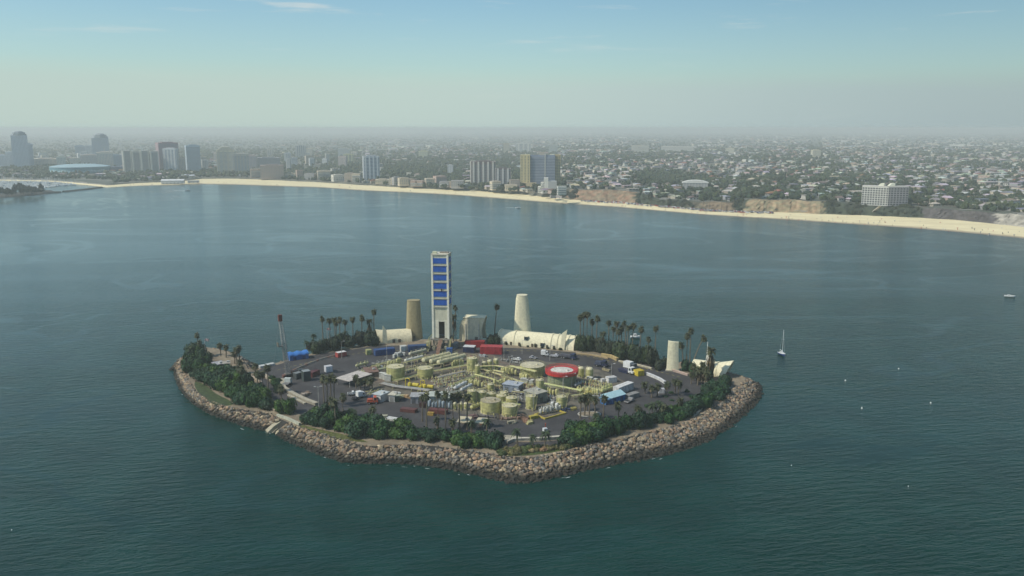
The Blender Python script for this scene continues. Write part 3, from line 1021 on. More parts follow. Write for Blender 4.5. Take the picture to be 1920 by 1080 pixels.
# trees
ico_v = [(0, 0, -1), (0.72, -0.53, -0.45), (-0.28, -0.85, -0.45), (-0.89, 0, -0.45), (-0.28, 0.85, -0.45), (0.72, 0.53, -0.45), (0.28, -0.85, 0.45), (-0.72, -0.53, 0.45), (-0.72, 0.53, 0.45), (0.28, 0.85, 0.45), (0.89, 0, 0.45), (0, 0, 1)]
ico_f = [(0, 1, 2), (1, 0, 5), (0, 2, 3), (0, 3, 4), (0, 4, 5), (1, 5, 10), (2, 1, 6), (3, 2, 7), (4, 3, 8), (5, 4, 9), (1, 10, 6), (2, 6, 7), (3, 7, 8), (4, 8, 9), (5, 9, 10), (6, 10, 11), (7, 6, 11), (8, 7, 11), (9, 8, 11), (10, 9, 11)]
def leafy(mb, n_lobe, n_leaf, rng, leaf=0.16, flat=0.75, core=0.82, col=None):
    """a crown of unit radius sitting on z = 0: lumpy core plus many small leaf sprays"""
    lobes = []
    for i in range(n_lobe):
        a = rng.uniform(0, 6.283)
        q = rng.uniform(0.15, 0.62) if i else 0
        lobes.append((math.cos(a) * q, math.sin(a) * q, rng.uniform(0.30, 0.62) if i else 0.45, rng.uniform(0.32, 0.5) if i else 0.55))
    for lx, ly, lz, lr in lobes:
        vs = []
        for p in ico_v:
            k = lr * core * rng.uniform(0.82, 1.15)
            vs.append((lx + p[0] * k, ly + p[1] * k, max(0.0, lz + p[2] * k * flat)))
        mb.add(vs, ico_f, col)
    for _ in range(n_leaf):
        lx, ly, lz, lr = rng.choice(lobes)
        th, ph = rng.uniform(0, 6.283), math.acos(rng.uniform(-0.75, 1))
        nrm = Vector((math.sin(ph) * math.cos(th), math.sin(ph) * math.sin(th), math.cos(ph)))
        k = lr * rng.uniform(0.86, 1.16)
        c = Vector((lx + nrm.x * k, ly + nrm.y * k, lz + nrm.z * k * flat))
        if c.z < 0.02:
            c.z = rng.uniform(0.02, 0.15)
        t1 = nrm.cross(Vector((rng.uniform(-1, 1), rng.uniform(-1, 1), rng.uniform(-1, 1)))).normalized()
        t2 = (nrm.cross(t1) + nrm * rng.uniform(-0.7, 0.7)).normalized()
        t1 = (t1 + nrm * rng.uniform(-0.6, 0.6)).normalized()
        s1 = leaf * rng.uniform(0.6, 1.3)
        s2 = s1 * rng.uniform(0.4, 0.8)
        mb.add([c - t1 * s1, c - t2 * s2, c + t1 * s1, c + t2 * s2], [(0, 1, 2, 3)], col)
    return mb
GREENS = [(0.045, 0.062, 0.030), (0.038, 0.055, 0.032), (0.055, 0.070, 0.032), (0.050, 0.058, 0.036), (0.034, 0.048, 0.030)]
rt = random.Random(5)
tree_crowns = [leafy(MB(), 6, 170, rt, 0.19, 0.8).mesh('crown', M_LEAF) for _ in range(4)]
trunk_m = MB().tube([(0, 0, -0.2), (0.03, 0, 0.5), (0, 0.02, 1.0)], 0.09, 6, r1=0.05).mesh('trunk', M_BARK)
def shade_tree(x, y, z, r, h, label, group, name='shade_tree', col=None):
    t = thing(name, label, 'tree', (x, y, z - 0.2), R.uniform(0, 6.28), group)
    link('trunk', trunk_m, t, None, (0, 0, 0), 0, (h * 0.45, h * 0.45, h * 0.5))
    link('crown', R.choice(tree_crowns), t, col or R.choice(GREENS), (0, 0, h * 0.2), 0, (r, r, h * 0.85))
    return t
tc_list = []
for _ in range(40000):
    px = R.uniform(-330, 2250)
    ybot = interp(SANDBACK, px) - (6 if px > 1070 else 3)
    py = 246 + (ybot - 246) * (R.random() ** 0.8)
    if px < 215 and py > 340:
        continue
    if px < 600 and R.random() < 0.35:
        continue
    v = land_pt(px, py)
    if mnoise.noise(Vector((v.x / 420.0, v.y / 900.0, 3.0))) > 0.15 and R.random() < 0.7:
        continue
    tc_list.append((px, py))
for cx_, cy_, wx, wy, n in ((1240, 337, 60, 13, 330), (1350, 342, 50, 10, 120), (1700, 332, 60, 12, 170), (1600, 350, 60, 10, 60), (1050, 350, 40, 8, 60), (1420, 360, 26, 8, 40), (1560, 372, 30, 6, 40), (900, 300, 60, 12, 100), (50, 328, 50, 4, 60), (300, 329, 60, 3, 60), (120, 331, 40, 2.5, 40), (620, 322, 30, 8, 40)):
    for _ in range(n):
        tc_list.append((R.gauss(cx_, wx * 0.55), R.gauss(cy_, wy * 0.55)))
tt = []
for px, py in tc_list:
    ymax = interp(SANDBACK, px) - (5 if px > 1070 else 2.5)
    if py < 246 or py > ymax or (px < 215 and py > 336):
        continue
    v = land_pt(px, py)
    if v.y > 26000 or v.y < 100:
        continue
    if px > 1060 and P(px, interp(SANDBACK, px), 3).y + 34 > v.y:
        continue
    tt.append((v.y, px, py, v))
tt.sort(key=lambda q: q[0])
tm = MB()
n_t = 0
for dist, px, py, v in tt:
    far_k = max(1.0, dist / 2600.0)
    r = R.uniform(3.4, 7.8) * far_k ** 0.8
    h = R.uniform(6, 12) * far_k ** 0.3
    if dist < 3300 and not free(v.x, v.y, r * 0.3) and R.random() < 0.85:
        continue
    if n_t < 290 and 4 < px < 1916 and dist < 3300 and free(v.x, v.y, 5):
        n_t += 1
        use(v.x, v.y, 6)
        lab = '%s town tree, %s' % ('broad dark green' if r > 5.2 else 'small dark green' if r > 4.2 else 'little round', where((v.x, v.y, v.z + 4)))
        LABELLED.append(shade_tree(v.x, v.y, v.z, r, h, lab, 'trees of the coastal town'))
        continue
    g = R.choice(GREENS)
    kk = R.uniform(0.8, 1.25)
    g = tuple(q * kk for q in g)
    for _ in range(3 if dist < 5200 else 1):
        ox, oy, oz = R.uniform(-0.5, 0.5) * r, R.uniform(-0.5, 0.5) * r, R.uniform(0.25, 0.6) * h
        rr = r * R.uniform(0.5, 0.8)
        tm.add([(v.x + ox + p[0] * rr * R.uniform(0.8, 1.2), v.y + oy + p[1] * rr, v.z + oz + p[2] * h * 0.42 * R.uniform(0.8, 1.2)) for p in ico_v], ico_f, g)
tag(tm.build('distant_trees', M_LEAFV), kind='stuff')

settle_labels()

# ================================================================== THE ISLAND: rocks, yard, planting
WC = [((327, 692), (343, 688)), ((333, 715), (352, 710)), ((345, 737), (366, 733)), ((368, 760), (388, 748)), ((400, 778), (418, 760)), ((440, 793), (455, 768)), ((480, 805), (503, 775)), ((510, 810), (527, 786)), ((532, 824), (560, 800)), ((570, 840), (600, 812)), ((620, 860), (645, 824)), ((660, 868), (690, 836)), ((740, 869), (760, 833)), ((800, 874), (820, 837)), ((860, 883), (880, 845)), ((920, 897), (935, 853)), ((965, 905), (990, 858)), ((1010, 901), (1030, 853)), ((1070, 888), (1085, 840)), ((1140, 872), (1150, 826)), ((1210, 860), (1220, 809)), ((1280, 843), (1290, 791)), ((1340, 818), (1332, 766)), ((1385, 785), (1362, 742)), ((1412, 760), (1384, 724)), ((1427, 738), (1398, 712)), ((1419, 718), (1386, 704))]
FARSIDE = [(1352, 694), (1300, 683), (1245, 676), (1180, 666), (1100, 653), (1000, 643), (900, 638), (800, 636), (720, 641), (650, 652), (590, 662), (545, 673), (505, 684), (482, 690), (466, 692), (459, 680), (440, 664), (400, 653), (370, 651), (352, 664), (343, 676)]
wpts = [P(a[0], a[1], 0.0) for a, b in WC]
cpts = [P(b[0], b[1], G) for a, b in WC]
far_c = [P(a[0], a[1], G) for a in FARSIDE]
allc = cpts + far_c
cen = Vector((P(880, 740).x, P(880, 740).y, 0))
far_w = []
for i, c in enumerate(far_c):
    a_, b_ = allc[(len(cpts) + i - 1) % len(allc)], allc[(len(cpts) + i + 1) % len(allc)]
    tdir = (b_ - a_).normalized()
    out = Vector((tdir.y, -tdir.x, 0))
    far_w.append(Vector((c.x + out.x * 7, c.y + out.y * 7, 0)))
allw = wpts + far_w
def smooth_ring(a, n=4):
    out = []
    m = len(a)
    for i in range(m):
        p0, p1, p2, p3 = a[i - 1], a[i], a[(i + 1) % m], a[(i + 2) % m]
        for k in range(n):
            t_ = k / n
            out.append(0.5 * ((2 * p1) + (p2 - p0) * t_ + (2 * p0 - 5 * p1 + 4 * p2 - p3) * t_ ** 2 + (3 * p1 - p0 - 3 * p2 + p3) * t_ ** 3))
    return out
ringW, ringC = smooth_ring(allw), smooth_ring(allc)
M_SOIL, t, b = new_mat('dry_soil')
p = pos(t)
c1 = mix_rgb(t, maprange(t, noise(t, 0.12, 6, 0.65, p), 0.35, 0.65), (0.17, 0.135, 0.095), (0.30, 0.245, 0.17))
c1 = mix_rgb(t, maprange(t, noise(t, 0.9, 4, 0.7, p), 0.5, 0.75, 0, 0.6), c1, (0.11, 0.10, 0.07))
L(t, c1, b.inputs['Base Color'])
b.inputs['Roughness'].default_value = 0.95
bump(t, b, noise(t, 1.4, 5, 0.7, p), 0.5, 0.25)
mb = MB()
mb.slab([(v.x, v.y) for v in ringC], G, G)
tag(mb.build('island_ground', M_SOIL), kind='structure')

M_ROCK, t, b = new_mat('quarry_rock')
p = pos(t)
at = N(t, 'ShaderNodeAttribute', attribute_name='Col')
oi = N(t, 'ShaderNodeObjectInfo')
base = mix_rgb(t, 1.0, at.outputs['Color'], oi.outputs['Color'], 'MULTIPLY')
n1 = noise(t, 1.6, 5, 0.65, p)
c = N(t, 'ShaderNodeVectorMath', operation='SCALE')
L(t, base, c.inputs[0])
L(t, maprange(t, n1, 0.3, 0.7, 0.45, 1.0), c.inputs['Scale'])
sz = N(t, 'ShaderNodeSeparateXYZ')
L(t, p, sz.inputs[0])
wet = maprange(t, math_node(t, 'ADD', sz.outputs[2], math_node(t, 'MULTIPLY', n1, 0.9)), 1.5, 3.4, 1.0, 0.0)
out = mix_rgb(t, math_node(t, 'MULTIPLY', wet, 0.94), c.outputs[0], (0.012, 0.013, 0.009))
L(t, out, b.inputs['Base Color'])
b.inputs['Roughness'].default_value = 0.85
bump(t, b, noise(t, 3.0, 4, 0.7, p), 0.5, 0.12)

rk = random.Random(21)
def lumpy(rng, sub=True):
    """an angular quarry stone of about unit radius"""
    planes = []
    for _ in range(9):
        n = Vector((rng.gauss(0, 1), rng.gauss(0, 1), rng.gauss(0, 1))).normalized()
        planes.append((n, rng.uniform(0.62, 0.9)))
    st = Vector((rng.uniform(0.8, 1.25), rng.uniform(0.75, 1.1), rng.uniform(0.6, 0.9)))
    vs = []
    for q in ico_v:
        v = Vector(q).normalized() * rng.uniform(0.95, 1.15)
        for n, d in planes:
            k = v.dot(n)
            if k > d:
                v -= n * (k - d)
        vs.append((v.x * st.x, v.y * st.y, v.z * st.z))
    return vs
stones = [lumpy(rk) for _ in range(14)]
ROCKC = [(0.33, 0.285, 0.21), (0.25, 0.225, 0.19), (0.36, 0.26, 0.17), (0.17, 0.165, 0.155), (0.44, 0.37, 0.26), (0.27, 0.205, 0.15), (0.20, 0.20, 0.19), (0.32, 0.23, 0.17)]
mb = MB()
inner = [Vector((c.x, c.y, G)) for c in ringC]
low = [Vector((w.x + (w.x - c.x) * 0.35, w.y + (w.y - c.y) * 0.35, -1.6)) for w, c in zip(ringW, ringC)]
midr = [Vector((w.x * 0.55 + c.x * 0.45, w.y * 0.55 + c.y * 0.45, G * 0.40)) for w, c in zip(ringW, ringC)]
mb.grid([low, midr, inner], closed=True)
mb.c = [(0.03, 0.027, 0.022)] * len(mb.v)
shore = mb.build('rocky_shore', M_ROCK, color=(1, 1, 1))
tag(shore, kind='structure')
# the stones: the nearest 300 each an object, the rest one heap
nfront = len(wpts) * 4 - 3
seg_len = [((ringC[i] + ringW[i]) * 0.5 - (ringC[(i + 1) % len(ringC)] + ringW[(i + 1) % len(ringC)]) * 0.5).length for i in range(len(ringC))]
spots = []
for i in range(len(ringC)):
    j = (i + 1) % len(ringC)
    wdt = (ringC[i] - ringW[i]).length
    n = int(seg_len[i] * max(wdt, 6) * (1.25 if i < nfront else 0.4))
    for _ in range(n):
        u_, s_ = rk.random(), rk.uniform(-0.10, 1.05)
        w_ = ringW[i].lerp(ringW[j], u_)
        c_ = ringC[i].lerp(ringC[j], u_)
        q = w_.lerp(c_, s_)
        z = G * max(-0.08, min(1.0, s_)) ** 1.0 if s_ > 0 else G * s_
        r = rk.choice((0.45, 0.6, 0.7, 0.8, 0.9, 1.05, 1.25)) * rk.uniform(0.85, 1.15)
        if s_ > 0.93:
            r *= 0.7
        spots.append((Vector((q.x, q.y, z - 0.15 + rk.uniform(-0.15, 0.25))), r))
def in_ramp(v):
    px, py = proj(v)
    # the concrete chute down the rocks
    t_ = (py - 784) / (812 - 784)
    return 0 <= t_ <= 1 and 541 - 42 * t_ - 14 < px < 541 - 42 * t_ + 15
spots = [q for q in spots if not in_ramp(q[0])]
vis = sorted(range(len(spots)), key=lambda i: -(spots[i][1] * ppm(spots[i][0]) - (0 if 0.4 < spots[i][0].z < 4.6 else 4)))
single = set(vis[:300])
stone_me = []
for q in stones:
    m = MB().add(q, ico_f, (1, 1, 1))
    stone_me.append(m.mesh('boulder', M_ROCK))
hp = MB()
for i, (q, r) in enumerate(spots):
    colr = rk.choice(ROCKC)
    k = rk.uniform(0.6, 1.5)
    colr = (colr[0] * k * 1.06, colr[1] * k, colr[2] * k * 0.92)
    e = (rk.uniform(-0.5, 0.5), rk.uniform(-0.5, 0.5), rk.uniform(0, 6.28))
    if i in single:
        link('boulder', rk.choice(stone_me), shore, colr, q, e, (r, r, r))
    else:
        hp.M = Matrix.Translation(q) @ Matrix.Rotation(e[2], 4, 'Z') @ Matrix.Rotation(e[0], 4, 'X') @ Matrix.Diagonal((r, r, r, 1))
        hp.add(rk.choice(stones), ico_f, colr)
hp.M = None
o = hp.build('boulder_heap', M_ROCK, shore, (1, 1, 1))
tag(o, kind='stuff')

# concrete drainage chute through the rocks
M_CONC, t, b = new_mat('concrete')
p = pos(t)
oi = N(t, 'ShaderNodeObjectInfo')
k = maprange(t, noise(t, 0.5, 6, 0.65, p), 0.3, 0.7, 0.72, 1.12)
c = N(t, 'ShaderNodeVectorMath', operation='SCALE')
L(t, oi.outputs['Color'], c.inputs[0])
L(t, k, c.inputs['Scale'])
L(t, c.outputs[0], b.inputs['Base Color'])
b.inputs['Roughness'].default_value = 0.9
CONC = (0.36, 0.33, 0.27)
t = thing('drain_chute', 'pale concrete drainage chute curving down the rocks to the water', 'drain', (0, 0, 0))
def strip(pxs, z0s, width, thick):
    pts = [P(a, b_, z) for (a, b_), z in zip(pxs, z0s)]
    m = MB()
    rows = []
    for i, q in enumerate(pts):
        d = (pts[min(i + 1, len(pts) - 1)] - pts[max(i - 1, 0)])
        d.z = 0
        d.normalize()
        s_ = Vector((-d.y, d.x, 0)) * (width / 2)
        rows.append([q - s_, q + s_, q + s_ - Vector((0, 0, thick)), q - s_ - Vector((0, 0, thick))])
    m.grid(rows, closed=True)
    m.add(rows[0], [(0, 1, 2, 3)])
    m.add(rows[-1], [(3, 2, 1, 0)])
    return m
strip([(540, 784), (526, 788), (512, 797), (500, 808)], (5.15, 4.3, 2.6, 0.5), 3.4, 1.5).build('chute_wall', M_CONC, t, (0.40, 0.36, 0.26))
strip([(551, 788), (540, 793), (528, 801), (516, 812)], (5.15, 4.2, 2.6, 0.3), 3.4, 1.5).build('chute_wall', M_CONC, t, (0.42, 0.36, 0.24))
strip([(546, 787), (533, 792), (520, 800), (508, 811)], (4.6, 3.6, 2.0, -0.1), 3.0, 1.2).build('chute_floor', M_CONC, t, (0.24, 0.22, 0.16))
strip([(520, 776), (540, 783), (562, 793)], (6.0, 6.0, 6.0), 1.0, 1.2).build('headwall', M_CONC, t, (0.46, 0.46, 0.36))

# yard asphalt
M_ASPH, t, b = new_mat('asphalt')
p = pos(t)
c1 = mix_rgb(t, maprange(t, noise(t, 0.10, 6, 0.65, p), 0.35, 0.65), (0.040, 0.038, 0.040), (0.066, 0.063, 0.065))
c1 = mix_rgb(t, maprange(t, noise(t, 0.5, 4, 0.7, p), 0.58, 0.72, 0, 0.5), c1, (0.09, 0.085, 0.08))
vo = N(t, 'ShaderNodeTexVoronoi', feature='DISTANCE_TO_EDGE')
vo.inputs['Scale'].default_value = 0.11
L(t, p, vo.inputs['Vector'])
c1 = mix_rgb(t, maprange(t, vo.outputs['Distance'], 0.004, 0.016, 0.6, 0.0), c1, (0.02, 0.02, 0.02))
L(t, c1, b.inputs['Base Color'])
b.inputs['Roughness'].default_value = 0.9
def sheet(name, pts, z, mat, kind='structure', color=None):
    q = smooth_ring([P(a, b_, z) for a, b_ in pts], 3)
    o = MB().slab([(v.x, v.y) for v in q], z, z).build(name, mat, None, color)
    return tag(o, kind=kind)
YARD = [(484, 694), (520, 684), (575, 668), (640, 658), (720, 648), (830, 650), (950, 652), (1080, 661), (1180, 678), (1260, 694), (1312, 712), (1332, 728), (1318, 748), (1280, 768), (1215, 788), (1140, 805), (1065, 822), (1000, 826), (930, 818), (850, 812), (760, 806), (690, 798), (640, 792), (596, 786), (560, 776), (535, 762), (505, 742), (485, 712)]
sheet('asphalt_yard', YARD, G + 0.006, M_ASPH)
sheet('driveway', [(372, 690), (400, 684), (430, 688), (452, 698), (470, 712), (500, 735), (498, 742), (468, 728), (440, 712), (405, 703), (378, 700)], G + 0.010, M_ASPH)
# dusty ground under the plant, gravel and concrete pads
M_GRAVEL, t, b = new_mat('yard_gravel')
p = pos(t)
c1 = mix_rgb(t, maprange(t, noise(t, 0.25, 6, 0.7, p), 0.35, 0.65), (0.085, 0.078, 0.062), (0.16, 0.142, 0.11))
c1 = mix_rgb(t, maprange(t, noise(t, 0.06, 4, 0.6, p), 0.5, 0.65, 0, 0.6), c1, (0.17, 0.12, 0.09))
L(t, c1, b.inputs['Base Color'])
b.inputs['Roughness'].default_value = 0.95
sheet('plant_gravel', [(655, 700), (720, 682), (800, 664), (900, 662), (960, 674), (1050, 680), (1120, 692), (1165, 712), (1180, 724), (1130, 748), (1075, 770), (1000, 785), (920, 784), (850, 772), (830, 760), (800, 744), (730, 738), (680, 724)], G + 0.012, M_GRAVEL)
sheet('plant_lane', [(845, 752), (900, 768), (960, 772), (1000, 762), (1035, 752), (1000, 738), (960, 726), (920, 718), (900, 712), (880, 722), (915, 735), (950, 745), (940, 757), (890, 752), (852, 742)], G + 0.018, M_ASPH)
sheet('ice_plant', [(366, 716), (385, 722), (405, 738), (432, 752), (432, 760), (405, 758), (386, 748), (368, 730)], G + 0.05, M_LEAF, 'stuff', (0.055, 0.075, 0.030))
sheet('grass_verge', [(562, 796), (600, 805), (650, 816), (690, 829), (640, 824), (600, 812), (568, 803)], G + 0.02, M_LEAF, 'stuff', (0.10, 0.11, 0.04))
sheet('ground_cover', [(930, 846), (960, 838), (1030, 834), (1075, 832), (1080, 838), (1030, 849), (985, 854), (945, 854)], G + 0.03, M_LEAF, 'stuff', (0.06, 0.085, 0.03))

# ------------------------------------------------------------------ shrubs
bush_me = [leafy(MB(), 8, 900, random.Random(40 + i), 0.105, 0.95, 0.84).mesh('foliage', M_LEAF) for i in range(6)]
def inside(poly, x, y):
    c = False
    j = len(poly) - 1
    for i in range(len(poly)):
        xi, yi = poly[i]
        xj, yj = poly[j]
        if (yi > y) != (yj > y) and x < (xj - xi) * (y - yi) / (yj - yi) + xi:
            c = not c
        j = i
    return c
def bush(v, r, h, label, group, col, name='shrub', rng=R):
    o = link(name, rng.choice(bush_me), None, col, (v.x, v.y, v.z - 0.15), rng.uniform(0, 6.28), (r, r * rng.uniform(0.85, 1.15), h))
    return tag(o, label, 'shrub', group)
GB = [(0.022, 0.066, 0.018), (0.017, 0.053, 0.019), (0.042, 0.092, 0.018), (0.021, 0.056, 0.026), (0.014, 0.040, 0.018)]
def hedge(poly_px, spacing, rr, hh, phrase, group, seed, cols=GB):
    rng = random.Random(seed)
    poly = [(P(a, b_).x, P(a, b_).y) for a, b_ in poly_px]
    xs, ys = [q[0] for q in poly], [q[1] for q in poly]
    got = []
    for _ in range(6000):
        x, y = rng.uniform(min(xs), max(xs)), rng.uniform(min(ys), max(ys))
        if inside(poly, x, y) and all((x - a) ** 2 + (y - b_) ** 2 > spacing ** 2 for a, b_ in got):
            got.append((x, y))
    got.sort(key=lambda q: proj((q[0], q[1], G))[0])
    for i, (x, y) in enumerate(got):
        r = rng.uniform(*rr) * 1.18
        colr = rng.choice(cols)
        hue = 'brighter green' if colr is cols[2] else 'dark green'
        h = rng.uniform(*hh) * 1.08
        lab = '%s %s shrub, %s from left %s' % ('tall' if h > (hh[0] + hh[1]) * 0.54 else 'low', hue, ordinal(i + 1), phrase)
        bush(Vector((x, y, G)), r, h, lab, group, colr, rng=rng)
    return got
hedge([(350, 694), (352, 678), (362, 664), (378, 668), (384, 690), (366, 704)], 4.0, (2.8, 4.4), (5.0, 8.0), 'in the clump at the island’s left tip', 'shrubs on the left tip', 1)
hedge([(366, 704), (384, 692), (410, 703), (440, 712), (470, 728), (500, 748), (503, 768), (478, 767), (450, 752), (420, 738), (390, 722)], 4.3, (3.0, 4.8), (4.5, 7.5), 'in the thicket left of the drain chute', 'thicket left of the chute', 2)
hedge([(522, 772), (546, 770), (548, 776), (526, 778)], 3.6, (3.0, 3.6), (5.5, 6.5), 'above the drain chute', 'clump above the chute', 3)
hedge([(562, 792), (600, 782), (650, 791), (700, 800), (760, 809), (768, 818), (740, 822), (690, 824), (650, 813), (608, 803)], 4.6, (3.2, 5.2), (4.0, 6.6), 'in the front hedge left of the tank yard', 'front hedge, left half', 4)
hedge([(762, 812), (800, 818), (860, 822), (930, 828), (940, 842), (900, 842), (840, 833), (790, 826), (764, 822)], 4.6, (3.2, 4.8), (3.6, 5.6), 'in the front hedge below the big tanks', 'front hedge below the tanks', 5)
hedge([(1062, 832), (1070, 814), (1120, 810), (1170, 802), (1200, 798), (1205, 803), (1140, 818), (1090, 832)], 4.4, (3.2, 5.0), (4.5, 7.0), 'in the front hedge right of the plaza', 'front hedge right of the plaza', 6)
hedge([(1205, 796), (1245, 782), (1290, 766), (1320, 748), (1345, 730), (1360, 714), (1366, 720), (1350, 742), (1322, 766), (1272, 788), (1215, 802)], 4.2, (2.8, 4.6), (3.5, 6.0), 'along the right-hand shore path', 'hedge by the right-hand shore path', 7)
DK = [(0.026, 0.042, 0.024), (0.030, 0.046, 0.026), (0.036, 0.056, 0.024), (0.024, 0.038, 0.022), (0.034, 0.044, 0.028)]
hedge([(578, 659), (640, 649), (704, 641), (707, 645), (640, 655), (584, 664)], 4.6, (3.2, 5.0), (5.5, 8.5), 'in far row left of the tower', 'far row of trees left of the tower', 8, DK)
hedge([(1086, 652), (1130, 657), (1130, 661), (1088, 657)], 4.4, (3.4, 5.0), (6.5, 9.5), 'beside the long vaulted building', 'trees beside the long vault', 9, DK)
hedge([(1134, 661), (1180, 670), (1226, 682), (1226, 687), (1180, 677), (1136, 667)], 4.4, (3.4, 4.8), (6.5, 10.0), 'in far row behind the trucks', 'far row of trees behind the trucks', 10, DK)
hedge([(1228, 690), (1246, 686), (1250, 691), (1232, 696)], 3.6, (2.4, 3.4), (4, 6), 'left of the upright cream slab', 'clump left of the slab', 11, DK)
hedge([(1274, 694), (1300, 690), (1322, 700), (1332, 712), (1318, 716), (1300, 705)], 3.8, (2.6, 3.8), (3.6, 6), 'in front of the concert-shell building', 'clump before the shell', 12)
hedge([(918, 644), (930, 642), (932, 646), (920, 648)], 3.4, (2.6, 3.4), (4.5, 6), 'between the arch and the long vault', 'clump between arch and vault', 13, DK)
hedge([(508, 714), (522, 714), (527, 736), (519, 740)], 3.2, (2.0, 2.8), (2.0, 4.0), 'in the bed between the curved ramp walls', 'bed between the ramp walls', 16)
# low planting along the foot of the long vault, on the plaza and flower hedge
FL = [(0.16, 0.15, 0.07), (0.26, 0.17, 0.11), (0.09, 0.12, 0.045), (0.32, 0.26, 0.15), (0.18, 0.16, 0.07)]
hedge([(934, 848), (960, 842), (1010, 840), (1068, 836), (1070, 841), (1020, 846), (975, 852), (940, 853)], 1.9, (1.3, 2.0), (1.3, 2.2), 'in the flowering border below the plaza', 'flowering border of the plaza', 14, FL)
hedge([(1245, 735), (1300, 735), (1310, 745), (1270, 752), (1215, 768), (1210, 762)], 6.5, (1.0, 2.0), (0.8, 2.0), 'in the planting right of the blue shed', 'planting right of the blue shed', 15)

# ------------------------------------------------------------------ palms
def palm_crown(rng, n, length, droop, width, seg=3):
    m = MB()
    for i in range(n):
        a = rng.uniform(0, 6.283)
        up = rng.uniform(-0.7, 1.0)
        L_ = length * rng.uniform(0.75, 1.1)
        d = Vector((math.cos(a), math.sin(a), 0))
        side = Vector((-d.y, d.x, 0))
        pts = []
        for k in range(seg + 1):
            q = k / seg
            r_ = L_ * q * math.cos(up * 0.9) * (1 - 0.12 * q)
            z = L_ * (math.sin(up) * q - droop * q * q)
            pts.append(d * r_ + Vector((0, 0, z)))
        for k in range(seg):
            w0 = width * (0.25, 1.0, 0.8, 0.1)[min(k, 3)] if seg == 3 else width
            w1 = width * (1.0, 0.8, 0.12, 0.1)[min(k, 3)]
            sag = Vector((0, 0, -0.35 * width))
            m.add([pts[k] - side * w0 + sag, pts[k], pts[k + 1], pts[k + 1] - side * w1 + sag], [(0, 1, 2, 3)])
            m.add([pts[k], pts[k] + side * w0 + sag, pts[k + 1] + side * w1 + sag, pts[k + 1]], [(0, 1, 2, 3)])
    return m
rp = random.Random(9)
fan_me = [palm_crown(rp, 46, 1.75, 0.35, 0.34).mesh('crown', M_LEAF) for _ in range(3)]
feather_me = [palm_crown(rp, 40, 3.3, 0.6, 0.36).mesh('crown', M_LEAF) for _ in range(3)]
skirt_me = []
for _ in range(3):
    m = MB()
    for i in range(26):
        a = rp.uniform(0, 6.283)
        r1 = rp.uniform(0.5, 0.95)
        z0, z1 = rp.uniform(-0.1, -0.6), rp.uniform(-1.2, -2.4)
        c_, s_ = math.cos(a), math.sin(a)
        m.add([(0.15 * c_, 0.15 * s_, z0), (r1 * c_ - 0.22 * s_, r1 * s_ + 0.22 * c_, z1 * 0.7), (r1 * 0.8 * c_, r1 * 0.8 * s_, z1), (r1 * c_ + 0.22 * s_, r1 * s_ - 0.22 * c_, z1 * 0.7)], [(0, 1, 2, 3)])
    skirt_me.append(m.mesh('dead_fronds', M_LEAF))
def palm(px, pyc, pyb, label, group, kind='fan', lean=None, size=1.0, z=G, base_px=None):
    v = P(base_px if base_px is not None else px, pyb, z)
    top = z_at(v, pyc) - v.z
    s = ppm(v)
    dx = (px - base_px) / s if base_px is not None else rp.uniform(-0.4, 0.4)
    t = thing('palm_tree', label, 'palm tree', (v.x, v.y, v.z - 0.2), 0, group)
    r0 = 0.30 if kind == 'fan' else 0.34
    bow = rp.uniform(-0.4, 0.4)
    pts = [(0, 0, 0), (dx * 0.15 + bow * 0.3, 0, top * 0.33), (dx * 0.55 + bow * 0.3, 0, top * 0.68), (dx, 0, top)]
    MB().tube(pts, r0 * 1.25, 7, r1=r0 * 0.72).build('trunk', M_BARK, t)
    k = size * rp.uniform(0.95, 1.15) * (1.3 if kind != 'feather' else 1.0)
    if kind == 'fan':
        link('crown', rp.choice(fan_me), t, (0.050, 0.058, 0.028), (dx, 0, top), rp.uniform(0, 6), (k, k, k * 1.05))
        link('dead_fronds', rp.choice(skirt_me), t, (0.125, 0.095, 0.055), (dx, 0, top), rp.uniform(0, 6), (k, k, k))
    elif kind == 'shaggy':
        link('crown', rp.choice(fan_me), t, (0.052, 0.058, 0.028), (dx, 0, top), rp.uniform(0, 6), (k * 1.2, k * 1.2, k * 1.2))
        link('dead_fronds', rp.choice(skirt_me), t, (0.11, 0.085, 0.05), (dx, 0, top), rp.uniform(0, 6), (k * 1.5, k * 1.5, min(k * 3.4, top * 0.38)))
    else:
        link('crown', rp.choice(feather_me), t, (0.040, 0.062, 0.028), (dx, 0, top), rp.uniform(0, 6), (k, k, k))
    return t
def palm_row(items, phrase, group):
    items = sorted(items, key=lambda q: q[0])
    for i, it in enumerate(items):
        px, pyc, pyb = it[:3]
        kind = it[3] if len(it) > 3 else 'fan'
        kw = it[4] if len(it) > 4 else {}
        word = {'fan': 'fan palm', 'shaggy': 'shaggy palm', 'feather': 'feather palm'}[kind]
        palm(px, pyc, pyb, '%s%s, %s from the left %s' % ('leaning ' if kw.get('base_px') else '', word, ordinal(i + 1), phrase), group, kind, **kw)
palm_row([(606, 595, 642), (619, 598, 646), (629, 597, 642), (638, 597, 650), (632, 603, 648), (648, 601, 645), (662, 596, 640), (679, 593, 640), (702, 582, 638)], 'in the far row left of the tower', 'palms left of the tower')
palm_row([(589, 627, 657, 'feather', dict(size=0.8)), (575, 640, 660, 'feather', dict(size=0.7)), (648, 622, 645, 'feather', dict(size=0.8)), (694, 600, 638, 'shaggy')], 'among the lower palms left of the tower', 'lower palms left of the tower')
palm_row([(855, 574, 640), (850, 592, 640, 'shaggy'), (932, 572, 637, 'fan', dict(base_px=927))], 'right of the tall blue-panelled tower', 'palms by the tower')
